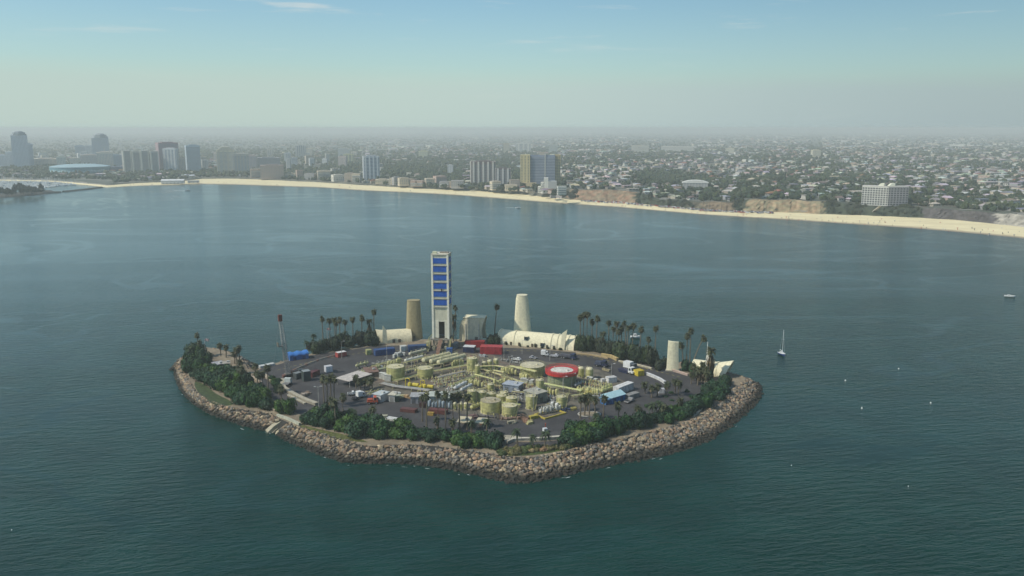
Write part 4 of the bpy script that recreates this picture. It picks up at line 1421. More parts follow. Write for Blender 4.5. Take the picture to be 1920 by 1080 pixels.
palm_row([(1088, 592, 652), (1094, 587, 650), (1100, 587, 655), (1109, 600, 652), (1118, 594, 657), (1130, 624, 660, 'shaggy')], 'beside the right end of the long vault', 'palms by the vault')
palm_row([(1141, 602, 660), (1149, 614, 662), (1155, 604, 664), (1160, 618, 666), (1164, 612, 664), (1169, 603, 670, 'fan', dict(base_px=1174)), (1176, 612, 672), (1185, 608, 668), (1201, 614, 676, 'fan', dict(base_px=1198)), (1215, 633, 678), (1228, 613, 682)], 'in the tall row behind the anchored motor boat', 'palms behind the motor boat')
palm_row([(1276, 644, 690, 'fan', dict(base_px=1281)), (1287, 627, 688), (1293, 617, 690), (1317, 631, 692, 'fan', dict(base_px=1298)), (1330, 655, 712, 'shaggy', dict(size=1.1))], 'right of the upright cream slab', 'palms right of the slab')
palm_row([(1300, 684, 714), (1308, 692, 722, 'shaggy'), (1316, 680, 718), (1322, 690, 724, 'shaggy'), (1296, 700, 720), (1326, 700, 728)], 'in the clump before the concert-shell building', 'palms before the shell')
palm_row([(1209, 718, 738), (1222, 724, 746), (1232, 722, 744), (1250, 718, 742), (1266, 712, 738), (1272, 716, 742)], 'by the white barrier wall on the right', 'palms by the white barrier')
palm_row([(373, 626, 668), (377, 640, 670), (361, 648, 672, 'feather', dict(size=0.7)), (414, 645, 668), (424, 648, 670), (440, 660, 682), (444, 653, 684), (450, 650, 682), (452, 676, 700), (397, 662, 680, 'feather', dict(size=0.6))], 'on the left peninsula', 'palms on the left peninsula')
palm_row([(480, 684, 706), (484, 697, 732), (489, 700, 736), (494, 698, 734), (503, 686, 740), (461, 697, 722), (528, 726, 752), (450, 688, 722), (456, 690, 726)], 'along the driveway left of the yard', 'palms along the driveway')
palm_row([(608, 706, 762), (614, 710, 766), (621, 703, 758), (627, 708, 764), (622, 748, 796), (630, 752, 800), (644, 741, 782), (650, 790, 800, 'feather', dict(size=0.55)), (662, 768, 795, 'feather', dict(size=0.9))], 'in the group at the yard’s lower left', 'palms at the lower left of the yard')
palm_row([(668, 705, 728), (675, 712, 732), (684, 711, 730), (693, 712, 733), (698, 708, 728)], 'in the clump right of the flat-roofed carport', 'palms by the carport')
palm_row([(700, 764, 788), (792, 742, 790), (800, 740, 812), (822, 735, 806), (836, 738, 812), (850, 740, 808), (862, 738, 806), (876, 741, 806), (820, 784, 808), (848, 788, 812)], 'in front of the small tanks', 'palms before the small tanks')
palm_row([(884, 790, 812, 'feather', dict(size=0.7)), (912, 786, 816, 'feather', dict(size=0.8)), (970, 806, 838, 'feather', dict(size=0.95)), (998, 816, 841, 'feather', dict(size=0.8)), (1022, 810, 842, 'feather', dict(size=0.95))], 'on and beside the front plaza', 'palms of the plaza')
palm_row([(1088, 744, 784), (1096, 742, 780), (1105, 741, 786), (1116, 746, 794), (1131, 743, 796), (1160, 756, 792), (1100, 748, 770)], 'left of the blue shed', 'palms left of the blue shed')
palm_row([(1120, 778, 800, 'feather', dict(size=0.8)), (1222, 757, 786, 'feather', dict(size=0.9)), (1236, 755, 784, 'feather', dict(size=1.0)), (1244, 762, 788), (1274, 748, 776, 'fan'), (1196, 762, 792)], 'rising from the right-hand front hedge', 'palms in the right-hand hedge')

# ================================================================== THE CREAM CONCRETE SCREENS AND THE DRILLING TOWER
CREAM, CREAMW, TANP = (0.72, 0.65, 0.45), (0.78, 0.72, 0.51), (0.38, 0.32, 0.185)
BLUE = (0.018, 0.105, 0.44)
# drilling tower in its sound-proof housing
v = P(829, 652)
v.y += 3
s = ppm(v)
rot = face_cam(v) - math.radians(11.5)
W2 = 9.7 / 2
D2 = 9.2 / 2
zt = lambda y: z_at(v, y) - G
t = thing('drilling_tower', 'tallest white island tower with six blue panels and a dark portal', 'tower', (v.x, v.y, G), rot)
z0, zp, ztop = zt(630), zt(597), zt(474)
MB().box(-W2 + 0.3, W2 - 0.3, -D2 + 0.3, D2 - 0.3, zp, ztop - 0.6).build('wall', M_TOWER, t, (0.60, 0.58, 0.44))
m = MB()
m.box(-W2 + 0.3, -1.1, -D2 + 0.3, -D2 + 0.9, z0, zp)
m.build('portal_wall', M_TOWER, t, (0.68, 0.65, 0.52))
MB().box(2.3, W2 - 0.3, -D2 + 0.3, -D2 + 0.9, z0, zp).build('portal_wall', M_TOWER, t, (0.68, 0.65, 0.52))
MB().box(-1.1, 2.3, -D2 + 0.3, -D2 + 0.9, zp - 1.0, zp).build('portal_lintel', M_TOWER, t, (0.68, 0.65, 0.52))
MB().box(-W2 + 0.3, -W2 + 0.8, -D2 + 0.9, D2 - 0.3, z0, zp).build('side_wall', M_TOWER, t, (0.52, 0.50, 0.38))
MB().box(W2 - 0.8, W2 - 0.3, -D2 + 0.9, D2 - 0.3, z0, zp).build('side_wall', M_TOWER, t, (0.52, 0.50, 0.38))
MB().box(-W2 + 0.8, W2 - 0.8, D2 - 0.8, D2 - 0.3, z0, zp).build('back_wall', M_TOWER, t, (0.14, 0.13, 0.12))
MB().box(-2.0, -1.1, -D2 + 0.12, -D2 + 0.3, z0, zp - 0.2).build('portal_frame', M_TOWER, t, (0.68, 0.65, 0.52))
MB().box(2.3, 4.1, -D2 + 0.12, -D2 + 0.3, z0, zp - 0.2).build('portal_frame', M_TOWER, t, (0.68, 0.65, 0.52))
pm = MB().box(-0.55, 0.55, -0.5, 0.5, 0, 1).mesh('pilaster', M_TOWER)
for sx_ in (-1, 1):
    for sy_ in (-1, 1):
        link('pilaster', pm, t, (0.80, 0.77, 0.64), (sx_ * (W2 - 0.4), sy_ * (D2 - 0.4), z0 - 0.4), 0, (1, 1, ztop - z0 + 0.4))
rows_y = ((482, 492), (497, 507.5), (513, 523), (528.6, 538.8), (543.6, 553.6), (559.4, 569.4))
for ya, yb in rows_y:
    a, b_ = zt(yb), zt(ya)
    MB().box(-W2 + 0.96, W2 - 0.96, -D2 + 0.02, -D2 + 0.3, a, b_).build('blue_panel', M_CLEAN, t, BLUE)
    for sx_ in (-1, 1):
        x0, x1 = sorted((sx_ * (W2 - 0.3), sx_ * (W2 - 0.02)))
        MB().box(x0, x1, -D2 + 0.92, D2 - 0.92, a, b_).build('blue_panel', M_CLEAN, t, BLUE)
    MB().box(-W2 + 0.96, W2 - 0.96, D2 - 0.3, D2 - 0.02, a, b_).build('blue_panel', M_CLEAN, t, BLUE)
    MB().box(-W2 - 0.25, W2 + 0.25, -D2 + 0.1, D2 - 0.1, a - 1.2, a - 0.9).build('girt', M_TOWER, t, (0.5, 0.46, 0.36))
    MB().box(-W2 + 1.0, W2 - 1.0, -D2 - 0.35, -D2 + 0.3, a - 1.25, a - 0.95).build('catwalk', M_TOWER, t, (0.42, 0.40, 0.34))
MB().box(-W2 - 0.15, W2 + 0.15, -D2 - 0.15, D2 + 0.15, ztop - 0.6, ztop).build('crown_cap', M_TOWER, t, (0.66, 0.62, 0.50))
MB().box(-W2 + 0.6, -W2 + 3.0, -D2 + 0.8, -D2 + 3.0, ztop, ztop + 1.2).build('crown_box', M_TOWER, t, (0.6, 0.6, 0.42))
m = MB()
m.box(-0.6, W2 - 0.5, -1.2, 1.2, ztop + 0.02, ztop + 0.7)
m.build('crown_block', M_TOWER, t, (0.25, 0.22, 0.18))
MB().tube([(0.9, -D2 - 0.45, zt(543)), (0.9, -D2 - 0.45, zt(538))], 0.35, 6).build('hook', M_TOWER, t, (0.08, 0.06, 0.05))
# substructure, ramp, stairs
lm = MB().box(-0.4, 0.4, -0.4, 0.4, 0, 1).mesh('leg', M_PAINT)
for sx_ in (-1, 0.0, 1):
    for sy_ in (-1, 1):
        link('leg', lm, t, (0.30, 0.28, 0.22), (sx_ * (W2 - 0.6), sy_ * (D2 - 0.6), 0), 0, (1, 1, z0 - 0.5))
MB().box(-W2 - 1.6, W2 + 1.6, -D2 - 2.2, D2 + 1.2, z0 - 0.9, z0 - 0.4).build('rig_floor', M_PAINT, t, (0.22, 0.21, 0.18))
m = MB()
for i in range(4):
    for sx_ in (-1, 1):
        m.tube([(sx_ * (W2 - 0.6), -D2 + 0.6, 0.4), (0, -D2 + 0.6, z0 - 1.0)], 0.16, 5)
        m.tube([(sx_ * (W2 - 0.6), -D2 + 0.6, 0.4), (sx_ * (W2 - 0.6), D2 - 0.6, z0 - 1.0)], 0.16, 5)
    break
m.build('bracing', M_PAINT, t, (0.26, 0.25, 0.22))
m = MB()
m.M = Matrix.Translation((0.3, -D2 - 1.6, 0))
m.add([(-1.1, 0, z0 - 0.2), (1.1, 0, z0 - 0.2), (1.1, -9.5, 0.2), (-1.1, -9.5, 0.2), (-1.1, 0, z0 - 0.7), (1.1, 0, z0 - 0.7), (1.1, -9.5, -0.1), (-1.1, -9.5, -0.1)], [(0, 3, 2, 1), (0, 1, 5, 4), (1, 2, 6, 5), (2, 3, 7, 6), (3, 0, 4, 7), (4, 5, 6, 7)])
m.build('pipe_ramp', M_PAINT, t, (0.22, 0.13, 0.09))
for sx_ in (-1, 1):
    m = MB()
    for k in range(9):
        z = (z0 - 0.5) * (1 - k / 9)
        m.box(sx_ * (W2 + 1.1) - 0.6, sx_ * (W2 + 1.1) + 0.6, -D2 - 2.3 - k * 0.75, -D2 - 1.6 - k * 0.75, z - 0.5, z - 0.05)
    m.build('stair', M_PAINT, t, (0.40, 0.38, 0.22))
    m = MB()
    m.tube([(sx_ * (W2 + 1.75), -D2 - 2.0, z0 + 0.6), (sx_ * (W2 + 1.75), -D2 - 8.2, 1.3)], 0.07, 5)
    m.tube([(sx_ * (W2 + 1.55), -D2 - 2.0, z0 + 0.6), (sx_ * (W2 + 1.55), D2 + 1.1, z0 + 0.6)], 0.07, 5)
    for k in range(4):
        m.tube([(sx_ * (W2 + 1.55), -D2 - 2 + k * 3.6, z0 - 0.4), (sx_ * (W2 + 1.55), -D2 - 2 + k * 3.6, z0 + 0.6)], 0.06, 4)
    m.build('handrail', M_PAINT, t, (0.55, 0.50, 0.12))
for i, (x, y, w_, d_, h_, c_) in enumerate(((-W2 - 3, -2, 2.6, 4, 3.2, (0.42, 0.40, 0.24)), (W2 + 3.2, -1, 2.6, 5, 2.8, (0.20, 0.22, 0.24)), (-W2 - 2.8, -7, 2.4, 3, 2.2, (0.5, 0.42, 0.14)), (3.6, -D2 - 3.8, 1.6, 1.6, 2.4, (0.45, 0.43, 0.3)), (-3.2, -D2 - 4.2, 1.8, 1.8, 2.0, (0.32, 0.30, 0.20)))):
    MB().box(x - w_ / 2, x + w_ / 2, y - d_ / 2, y + d_ / 2, 0, h_).build('machine_housing', M_PAINT, t, c_)

def pylon(px, pyb, pyt, wb, wt, depth, label, col, round_top=0.0, skew=0.0):
    v = P(px, pyb)
    s = ppm(v)
    h = z_at(v, pyt) - G
    v.y += depth / 2
    t = thing('screen_pylon', label, 'pylon', (v.x, v.y, G), face_cam(v))
    rows = []
    nz_ = 14
    for k in range(nz_ + 1):
        q = k / nz_
        w_ = (wb + (wt - wb) * q) / s / 2
        zz = h * q
        if round_top and q > 1 - round_top:
            w_ *= 0.90 + 0.10 * math.sqrt(max(0.0, 1 - ((q - (1 - round_top)) / round_top) ** 2))
        ring = []
        for i in range(28):
            a = 2 * math.pi * i / 28
            cx_, cy_ = math.cos(a), math.sin(a)
            ring.append((skew * q + w_ * math.copysign(abs(cx_) ** 0.75, cx_), depth / 2 * (1 - 0.25 * q) * math.copysign(abs(cy_) ** 0.75, cy_), zz))
        rows.append(ring)
    m = MB().grid(rows, closed=True)
    m.add(rows[-1], [tuple(range(28))])
    m.build('shaft', M_STUCCO, t, col, smooth=True)
    m = MB()
    top = [(p_[0] * 1.01, p_[1] * 1.01, h) for p_ in rows[-1]]
    top2 = [(p_[0], p_[1], h + 0.35) for p_ in top]
    m.grid([top, top2], closed=True)
    m.add(top2, [tuple(range(28))])
    m.build('coping', M_STUCCO, t, tuple(x * 0.92 for x in col))
    m = MB().box(-0.7, 0.7, -depth / 2 - 0.12, -depth / 2 + 0.3, 0, 2.3)
    m.build('door', M_PAINT, t, (0.16, 0.13, 0.10))
    return t
pylon(775.5, 637, 566, 32, 24, 7.5, 'tan tapered concrete pylon left of the blue-panelled tower', TANP)
pylon(980, 641, 556, 36, 22, 7.5, 'cream tapered pylon with rounded top rising behind the long vault', CREAMW, 0.10, -0.4)

def vault(pa, pb, rw, rh, name, label, cat, col, flare_l=0.0, flare_r=0.0, ribs=(), nseg=24):
    A, B = P(*pa), P(*pb)
    dv = B - A
    Ln = dv.length
    ang = math.atan2(dv.y, dv.x)
    t = thing(name, label, cat, (A.x, A.y, G), ang)
    def ring(x, k, lift=0.0):
        return [(x, rw * k * math.cos(math.pi * j / 20), rh * k * math.sin(math.pi * j / 20) + lift) for j in range(21)]
    rows, inn = [], []
    for i in range(nseg + 1):
        q = i / nseg
        k = 1 + flare_l * max(0, 1 - q * 3.2) ** 2 + flare_r * max(0, 1 - (1 - q) * 3.2) ** 2
        xs = Ln * q
        rg = ring(xs, k)
        if flare_r and q > 0.7:                 # the lip sweeps outward at the top
            rg = [(p_[0] + flare_r * 9 * ((q - 0.7) / 0.3) ** 2 * (p_[2] / rh), p_[1], p_[2]) for p_ in rg]
        if flare_l and q < 0.3:
            rg = [(p_[0] - flare_l * 9 * ((0.3 - q) / 0.3) ** 2 * (p_[2] / rh), p_[1], p_[2]) for p_ in rg]
        rows.append(rg)
        inn.append([(p_[0], p_[1] * 0.94, p_[2] * 0.94) for p_ in rg])
    m = MB().grid(rows)
    m.grid(inn)
    m.grid([rows[0], inn[0]])
    m.grid([rows[-1], inn[-1]])
    m.build('shell', M_STUCCO, t, col, smooth=True)
    for q in ribs:
        m = MB()
        a, b_ = ring(Ln * q - 0.35, 1.05), ring(Ln * q + 0.35, 1.05)
        a2, b2 = ring(Ln * q - 0.35, 0.985), ring(Ln * q + 0.35, 0.985)
        m.grid([a2, a, b_, b2])
        m.build('rib', M_STUCCO, t, tuple(x * 0.93 for x in col))
    return t, Ln, ang
# vault left of the tower, with fin
t, Ln, ang = vault((708, 640), (770, 636), 6.2, 6.6, 'vaulted_shed', 'short cream barrel vault joined to the tan pylon, with a thin fin', 'vault', CREAM, flare_l=0.10)
MB().prism([(1.8, 0), (5.2, 0), (4.6, 8.0), (2.6, 11.0), (2.4, 8)], -6.9, -6.3).build('fin', M_STUCCO, t, CREAMW)
m = MB().add([(Ln - 0.3, -5.7, 0), (Ln - 0.3, 5.7, 0)] + [(Ln - 0.3, 5.7 * math.cos(math.pi * j / 10), 6.1 * math.sin(math.pi * j / 10)) for j in range(1, 10)], [(0, 1) + tuple(range(2, 11))])
m.build('end_wall', M_STUCCO, t, (0.5, 0.44, 0.32))
for i, q in enumerate((0.45, 0.62)):
    MB().box(Ln * q - 0.8, Ln * q + 0.8, -6.35, -5.2, 0, 2.0).build('door', M_PAINT, t, (0.12, 0.10, 0.08))
# long vault on the right
t, Ln, ang = vault((938, 640), (1081, 653), 6.0, 7.4, 'vaulted_hall', 'long cream barrel vault under the rounded pylon, ribbed at its right end', 'vault', CREAMW, ribs=(0.02, 0.22, 0.70, 0.78, 0.915, 0.995))
MB().prism([(Ln * 0.83, 0), (Ln * 0.83 + 2.6, 0), (Ln * 0.83 + 4.2, 12.2), (Ln * 0.83 + 1.2, 9.8)], -6.7, -6.2).build('fin', M_STUCCO, t, CREAMW)
m = MB().add([(0.4, -5.5, 0), (0.4, 5.5, 0)] + [(0.4, 5.5 * math.cos(math.pi * j / 10), 6.8 * math.sin(math.pi * j / 10)) for j in range(1, 10)], [(0, 1) + tuple(range(2, 11))])
m.build('end_wall', M_STUCCO, t, (0.42, 0.40, 0.30))
MB().box(0.1, 0.36, -3.4, 0.2, 0, 3.2).build('end_door', M_PAINT, t, (0.10, 0.14, 0.09))
for q, za, zb, ya in ((0.385, 3.6, 5.6, -5.4), (0.60, 0.9, 2.9, -6.1)):
    MB().box(Ln * q - 1.1, Ln * q + 1.1, ya - 0.3, ya + 1.6, za, zb).build('window', M_GLASS, t)
    MB().box(Ln * q - 1.3, Ln * q + 1.3, ya - 0.35, ya + 1.2, zb, zb + 0.25).build('window_hood', M_STUCCO, t, CREAMW)
dm = MB().box(-0.6, 0.6, -6.25, -5.3, 0, 1.9).mesh('door', M_PAINT)
for q in (0.12, 0.19, 0.30, 0.47, 0.52, 0.66, 0.75):
    link('door', dm, t, (0.12, 0.10, 0.07), (Ln * q, 0, 0))
hedge_l = hedge([(950, 644), (1010, 650), (1050, 655), (1052, 657), (1008, 653), (948, 647)], 3.4, (0.7, 1.3), (0.9, 2.4), 'along the foot of the long vault', 'bushes along the vault', 31, DK)
# open arch between the tower and the long vault
v = P(887, 641)
s = ppm(v)
h = z_at(v, 593) - G
t = thing('arch_screen', 'tall cream curved hood right of the tower, front infilled between two ribs', 'arch', (v.x, v.y + 5, G), face_cam(v) - math.radians(13))
prof = [(6.0, 0), (6.2, 0.35), (5.6, 0.62), (4.2, 0.82), (2.0, 0.95), (-0.8, 1.0), (-3.0, 0.985), (-4.6, 0.93)]
def xl(q):
    return -7.9 + (0.9 * q if q < 0.45 else 0.4 + 3.2 * ((q - 0.45) / 0.55) ** 2.6)
def xr(q):
    return 7.0 - 1.1 * math.sin(math.pi * min(1, q * 1.05)) + 1.3 * q ** 2.5
rows = []
for y, q in prof:
    rows.append([(xl(q) + (xr(q) - xl(q)) * i / 12, y, h * q) for i in range(13)])
low = [[(p_[0], p_[1] * 0.93, p_[2] * 0.955) for p_ in r_] for r_ in rows]
m = MB().grid(rows)
m.grid(low)
m.grid([rows[-1], low[-1]])
m.grid([[r_[0] for r_ in rows], [r_[0] for r_ in low]])
m.grid([[r_[-1] for r_ in rows], [r_[-1] for r_ in low]])
m.build('hood', M_STUCCO, t, CREAMW, smooth=True)
# side cheek on the left and infill panel
m = MB()
lr = [(xl(q / 10), -4.4 + 0.9 * (1 - q / 10), h * 0.93 * q / 10) for q in range(11)]
li = [(-3.9, -3.9, h * 0.93 * q / 10) for q in range(11)]
m.grid([lr, li])
m.grid([lr, [(p_[0] + 0.4, 5.4, p_[2]) for p_ in lr]])
m.build('cheek', M_STUCCO, t, CREAMW)
MB().box(-3.9, 4.4, -4.35, -3.9, 0, h * 0.925).build('infill_panel', M_STUCCO, t, (0.76, 0.70, 0.52))
m = MB()
rr_ = [(xr(q / 10), -4.4 + 0.9 * (1 - q / 10), h * 0.93 * q / 10) for q in range(11)]
m.grid([rr_, [(4.4, -3.9, p_[2]) for p_ in rr_]])
m.build('cheek', M_STUCCO, t, CREAMW)
for x in (-3.9, 4.4):
    MB().box(x - 0.35, x + 0.35, -4.75, -3.85, 0, h * 0.70).build('rib', M_STUCCO, t, (0.62, 0.58, 0.47))
MB().box(2.0, 3.6, -4.45, -4.33, 0, 3.0).build('door', M_PAINT, t, (0.12, 0.10, 0.09))
# upright slab
v = P(1261, 695)
s = ppm(v)
h = z_at(v, 639) - G
t = thing('slab_screen', 'lone upright cream slab standing among trees on the right', 'slab', (v.x, v.y, G), face_cam(v))
u = 1 / s
m = MB()
rows = []
for k in range(9):
    q = k / 8
    x0 = (-11.5 + 1.6 * q) * u
    x1 = (11.5 - 0.3 * math.sin(q * 3.1) - 2.2 * q) * u
    ht = h * q
    rows.append([(x0 + (x1 - x0) * i / 6, -0.8 - 0.7 * math.sin(math.pi * i / 6), ht - (0.55 * i / 6 if k == 8 else 0)) for i in range(7)])
back = [[(p_[0], p_[1] + 1.6, p_[2]) for p_ in r_] for r_ in rows]
m.grid(rows)
m.grid(back)
for a, b_ in ((rows[-1], back[-1]), ([r_[0] for r_ in rows], [r_[0] for r_ in back]), ([r_[-1] for r_ in rows], [r_[-1] for r_ in back])):
    m.grid([a, b_])
m.build('slab', M_STUCCO, t, CREAMW)
MB().box(-13 * u, 13 * u, -2.0, 1.4, 0, 0.5).build('plinth', M_CONC, t, CONC)
# shell building at the right tip
t, Ln, ang = vault((1300, 695), (1362, 703), 5.6, 6.2, 'shell_building', 'cream shell building with a tall thin spire, flared end towards the sea', 'shell building', CREAMW, flare_r=0.28, ribs=(0.62, 0.74))
zz = z_at(P(1328, 700), 660) - G
MB().prism([(Ln * 0.42, 0), (Ln * 0.42 + 4.4, 0), (Ln * 0.42 + 2.9, zz * 0.35), (Ln * 0.42 + 2.3, zz), (Ln * 0.42 + 0.9, zz)], -6.6, -5.4).build('spire', M_STUCCO, t, (0.74, 0.72, 0.62))
MB().tube([(Ln * 0.40 + 1.5, -6.0, zz - 0.1), (Ln * 0.40 + 1.5, -6.0, zz + 6.5)], 0.3, 6, r1=0.12).build('mast', M_STUCCO, t, (0.74, 0.73, 0.68))
m = MB().add([(0.5, -5.2, 0), (0.5, 5.2, 0)] + [(0.5, 5.2 * math.cos(math.pi * j / 10), 5.8 * math.sin(math.pi * j / 10)) for j in range(1, 10)], [(0, 1) + tuple(range(2, 11))])
m.build('end_wall', M_STUCCO, t, (0.58, 0.55, 0.46))

# walls and kerbs of the yard
def wall_run(pxs, h, w_, label, col, name='low_wall', cat='wall', z=G, split=None):
    pts = [P(a, b_, z) for a, b_ in pxs]
    o0 = pts[0]
    t = thing(name, label, cat, o0)
    if split:
        names = split
    m = MB()
    rows = []
    for i, q in enumerate(pts):
        d = (pts[min(i + 1, len(pts) - 1)] - pts[max(i - 1, 0)]).normalized()
        n = Vector((-d.y, d.x, 0)) * (w_ / 2)
        q = q - o0
        rows.append([q + n, q + n + Vector((0, 0, h)), q - n + Vector((0, 0, h)), q - n])
    m.grid(rows)
    m.add(rows[0], [(0, 1, 2, 3)])
    m.add(rows[-1], [(3, 2, 1, 0)])
    m.build('wall', M_CONC, t, col)
    m = MB()
    rows = []
    for i, q in enumerate(pts):
        d = (pts[min(i + 1, len(pts) - 1)] - pts[max(i - 1, 0)]).normalized()
        n = Vector((-d.y, d.x, 0)) * (w_ / 2 + 0.12)
        q = q - o0
        rows.append([q + n + Vector((0, 0, h)), q + n + Vector((0, 0, h + 0.18)), q - n + Vector((0, 0, h + 0.18)), q - n + Vector((0, 0, h))])
    m.grid(rows, closed=True)
    m.build('coping', M_CONC, t, tuple(min(0.7, x * 1.25) for x in col))
    return t
wall_run([(494, 704), (505, 712), (516, 722), (522, 732), (526, 740)], 0.9, 1.6, 'curved pale wall on the left side of the sunken ramp', (0.33, 0.28, 0.21))
wall_run([(530, 714), (529, 722), (533, 730), (545, 738), (560, 746), (578, 754), (594, 760)], 1.1, 1.8, 'long pale wall on the right side of the sunken ramp', (0.34, 0.31, 0.24))
wall_run([(540, 742), (556, 750), (572, 758)], 0.5, 0.9, 'short low kerb wall inside the sunken ramp', (0.38, 0.35, 0.27))
wall_run([(465, 702), (478, 710), (490, 718)], 0.5, 0.8, 'short tan kerb wall by the left driveway', (0.40, 0.33, 0.26))
wall_run([(504, 762), (512, 768), (520, 773)], 0.7, 0.8, 'small tan wall left of the round shrub clump', (0.40, 0.32, 0.24))
wall_run([(950, 832), (962, 827), (985, 826), (1010, 826), (1058, 822)], 1.1, 1.2, 'curving pale wall round the front plaza', (0.44, 0.41, 0.34))
wall_run([(1300, 782), (1322, 762), (1346, 742), (1368, 728)], 0.5, 0.7, 'thin pale kerb wall along the right-hand shore path', (0.44, 0.40, 0.33))
wall_run([(1212, 703), (1225, 708), (1238, 714), (1247, 720)], 1.3, 0.8, 'white barrier wall between yard and road on the right', (0.62, 0.61, 0.58))
wall_run([(1260, 696), (1275, 700), (1290, 705)], 0.9, 0.8, 'pinkish low wall at the foot of the upright slab', (0.46, 0.34, 0.28))
wall_run([(1080, 664), (1110, 667), (1140, 673)], 0.6, 0.8, 'orange-tan low wall right of the long vault', (0.40, 0.30, 0.16))
wall_run([(1128, 668), (1146, 671), (1158, 677)], 1.5, 1.4, 'thick ochre retaining wall in front of the far trees', (0.44, 0.33, 0.15))
wall_run([(1160, 678), (1190, 684), (1222, 692)], 0.6, 0.8, 'long cream kerb wall along the far road', (0.50, 0.45, 0.33))
wall_run([(585, 664), (620, 658), (660, 652)], 0.5, 0.8, 'faint olive kerb wall along the far left road', (0.26, 0.26, 0.17))
sheet('plaza', [(948, 836), (962, 829), (990, 829), (1030, 827), (1060, 824), (1066, 832), (1030, 836), (985, 838)], G + 0.035, M_ASPH)
sheet('plaza_path', [(940, 818), (960, 816), (1000, 822), (1060, 815), (1062, 822), (1010, 826), (985, 826), (950, 831), (936, 834)], G + 0.025, M_CONC, color=(0.42, 0.38, 0.29))
t = thing('barrier_line', 'row of pale concrete barriers beside the upper left road', 'barrier', P(552, 695))
o0 = P(552, 695)
bm_ = MB().prism([(-0.4, 0), (0.4, 0), (0.15, 0.9), (-0.15, 0.9)], -1.7, 1.7).mesh('barrier_block', M_CONC)
for i in range(22):
    q = i / 21
    a = P(552 + 88 * q, 695 - 30 * q - 5 * math.sin(q * 3.1) * 0.6)
    a2 = P(552 + 88 * (q + 0.02), 695 - 30 * (q + 0.02) - 5 * math.sin((q + 0.02) * 3.1) * 0.6)
    link('barrier_block', bm_, t, (0.42, 0.36, 0.28) if i % 5 else (0.5, 0.26, 0.18), a - o0, math.atan2(a2.y - a.y, a2.x - a.x) - math.pi / 2)
# road markings
M_LINE = vcol_mat('road_paint', 0.7, 0.3, 1.0)
m = MB()
pts = [P(a, b_, G + 0.022) for a, b_ in ((520, 694), (600, 674), (680, 661), (780, 656), (900, 656), (1000, 658), (1100, 668), (1200, 688), (1280, 708))]
for i in range(len(pts) - 1):
    for k in range(8):
        a, b_ = pts[i].lerp(pts[i + 1], k / 8), pts[i].lerp(pts[i + 1], (k + 0.5) / 8)
        d = (b_ - a).normalized()
        n = Vector((-d.y, d.x, 0)) * 0.12
        m.add([a - n, b_ - n, b_ + n, a + n], [(0, 1, 2, 3)], (0.5, 0.42, 0.10))
tag(m.build('road_marking', M_LINE), kind='structure')

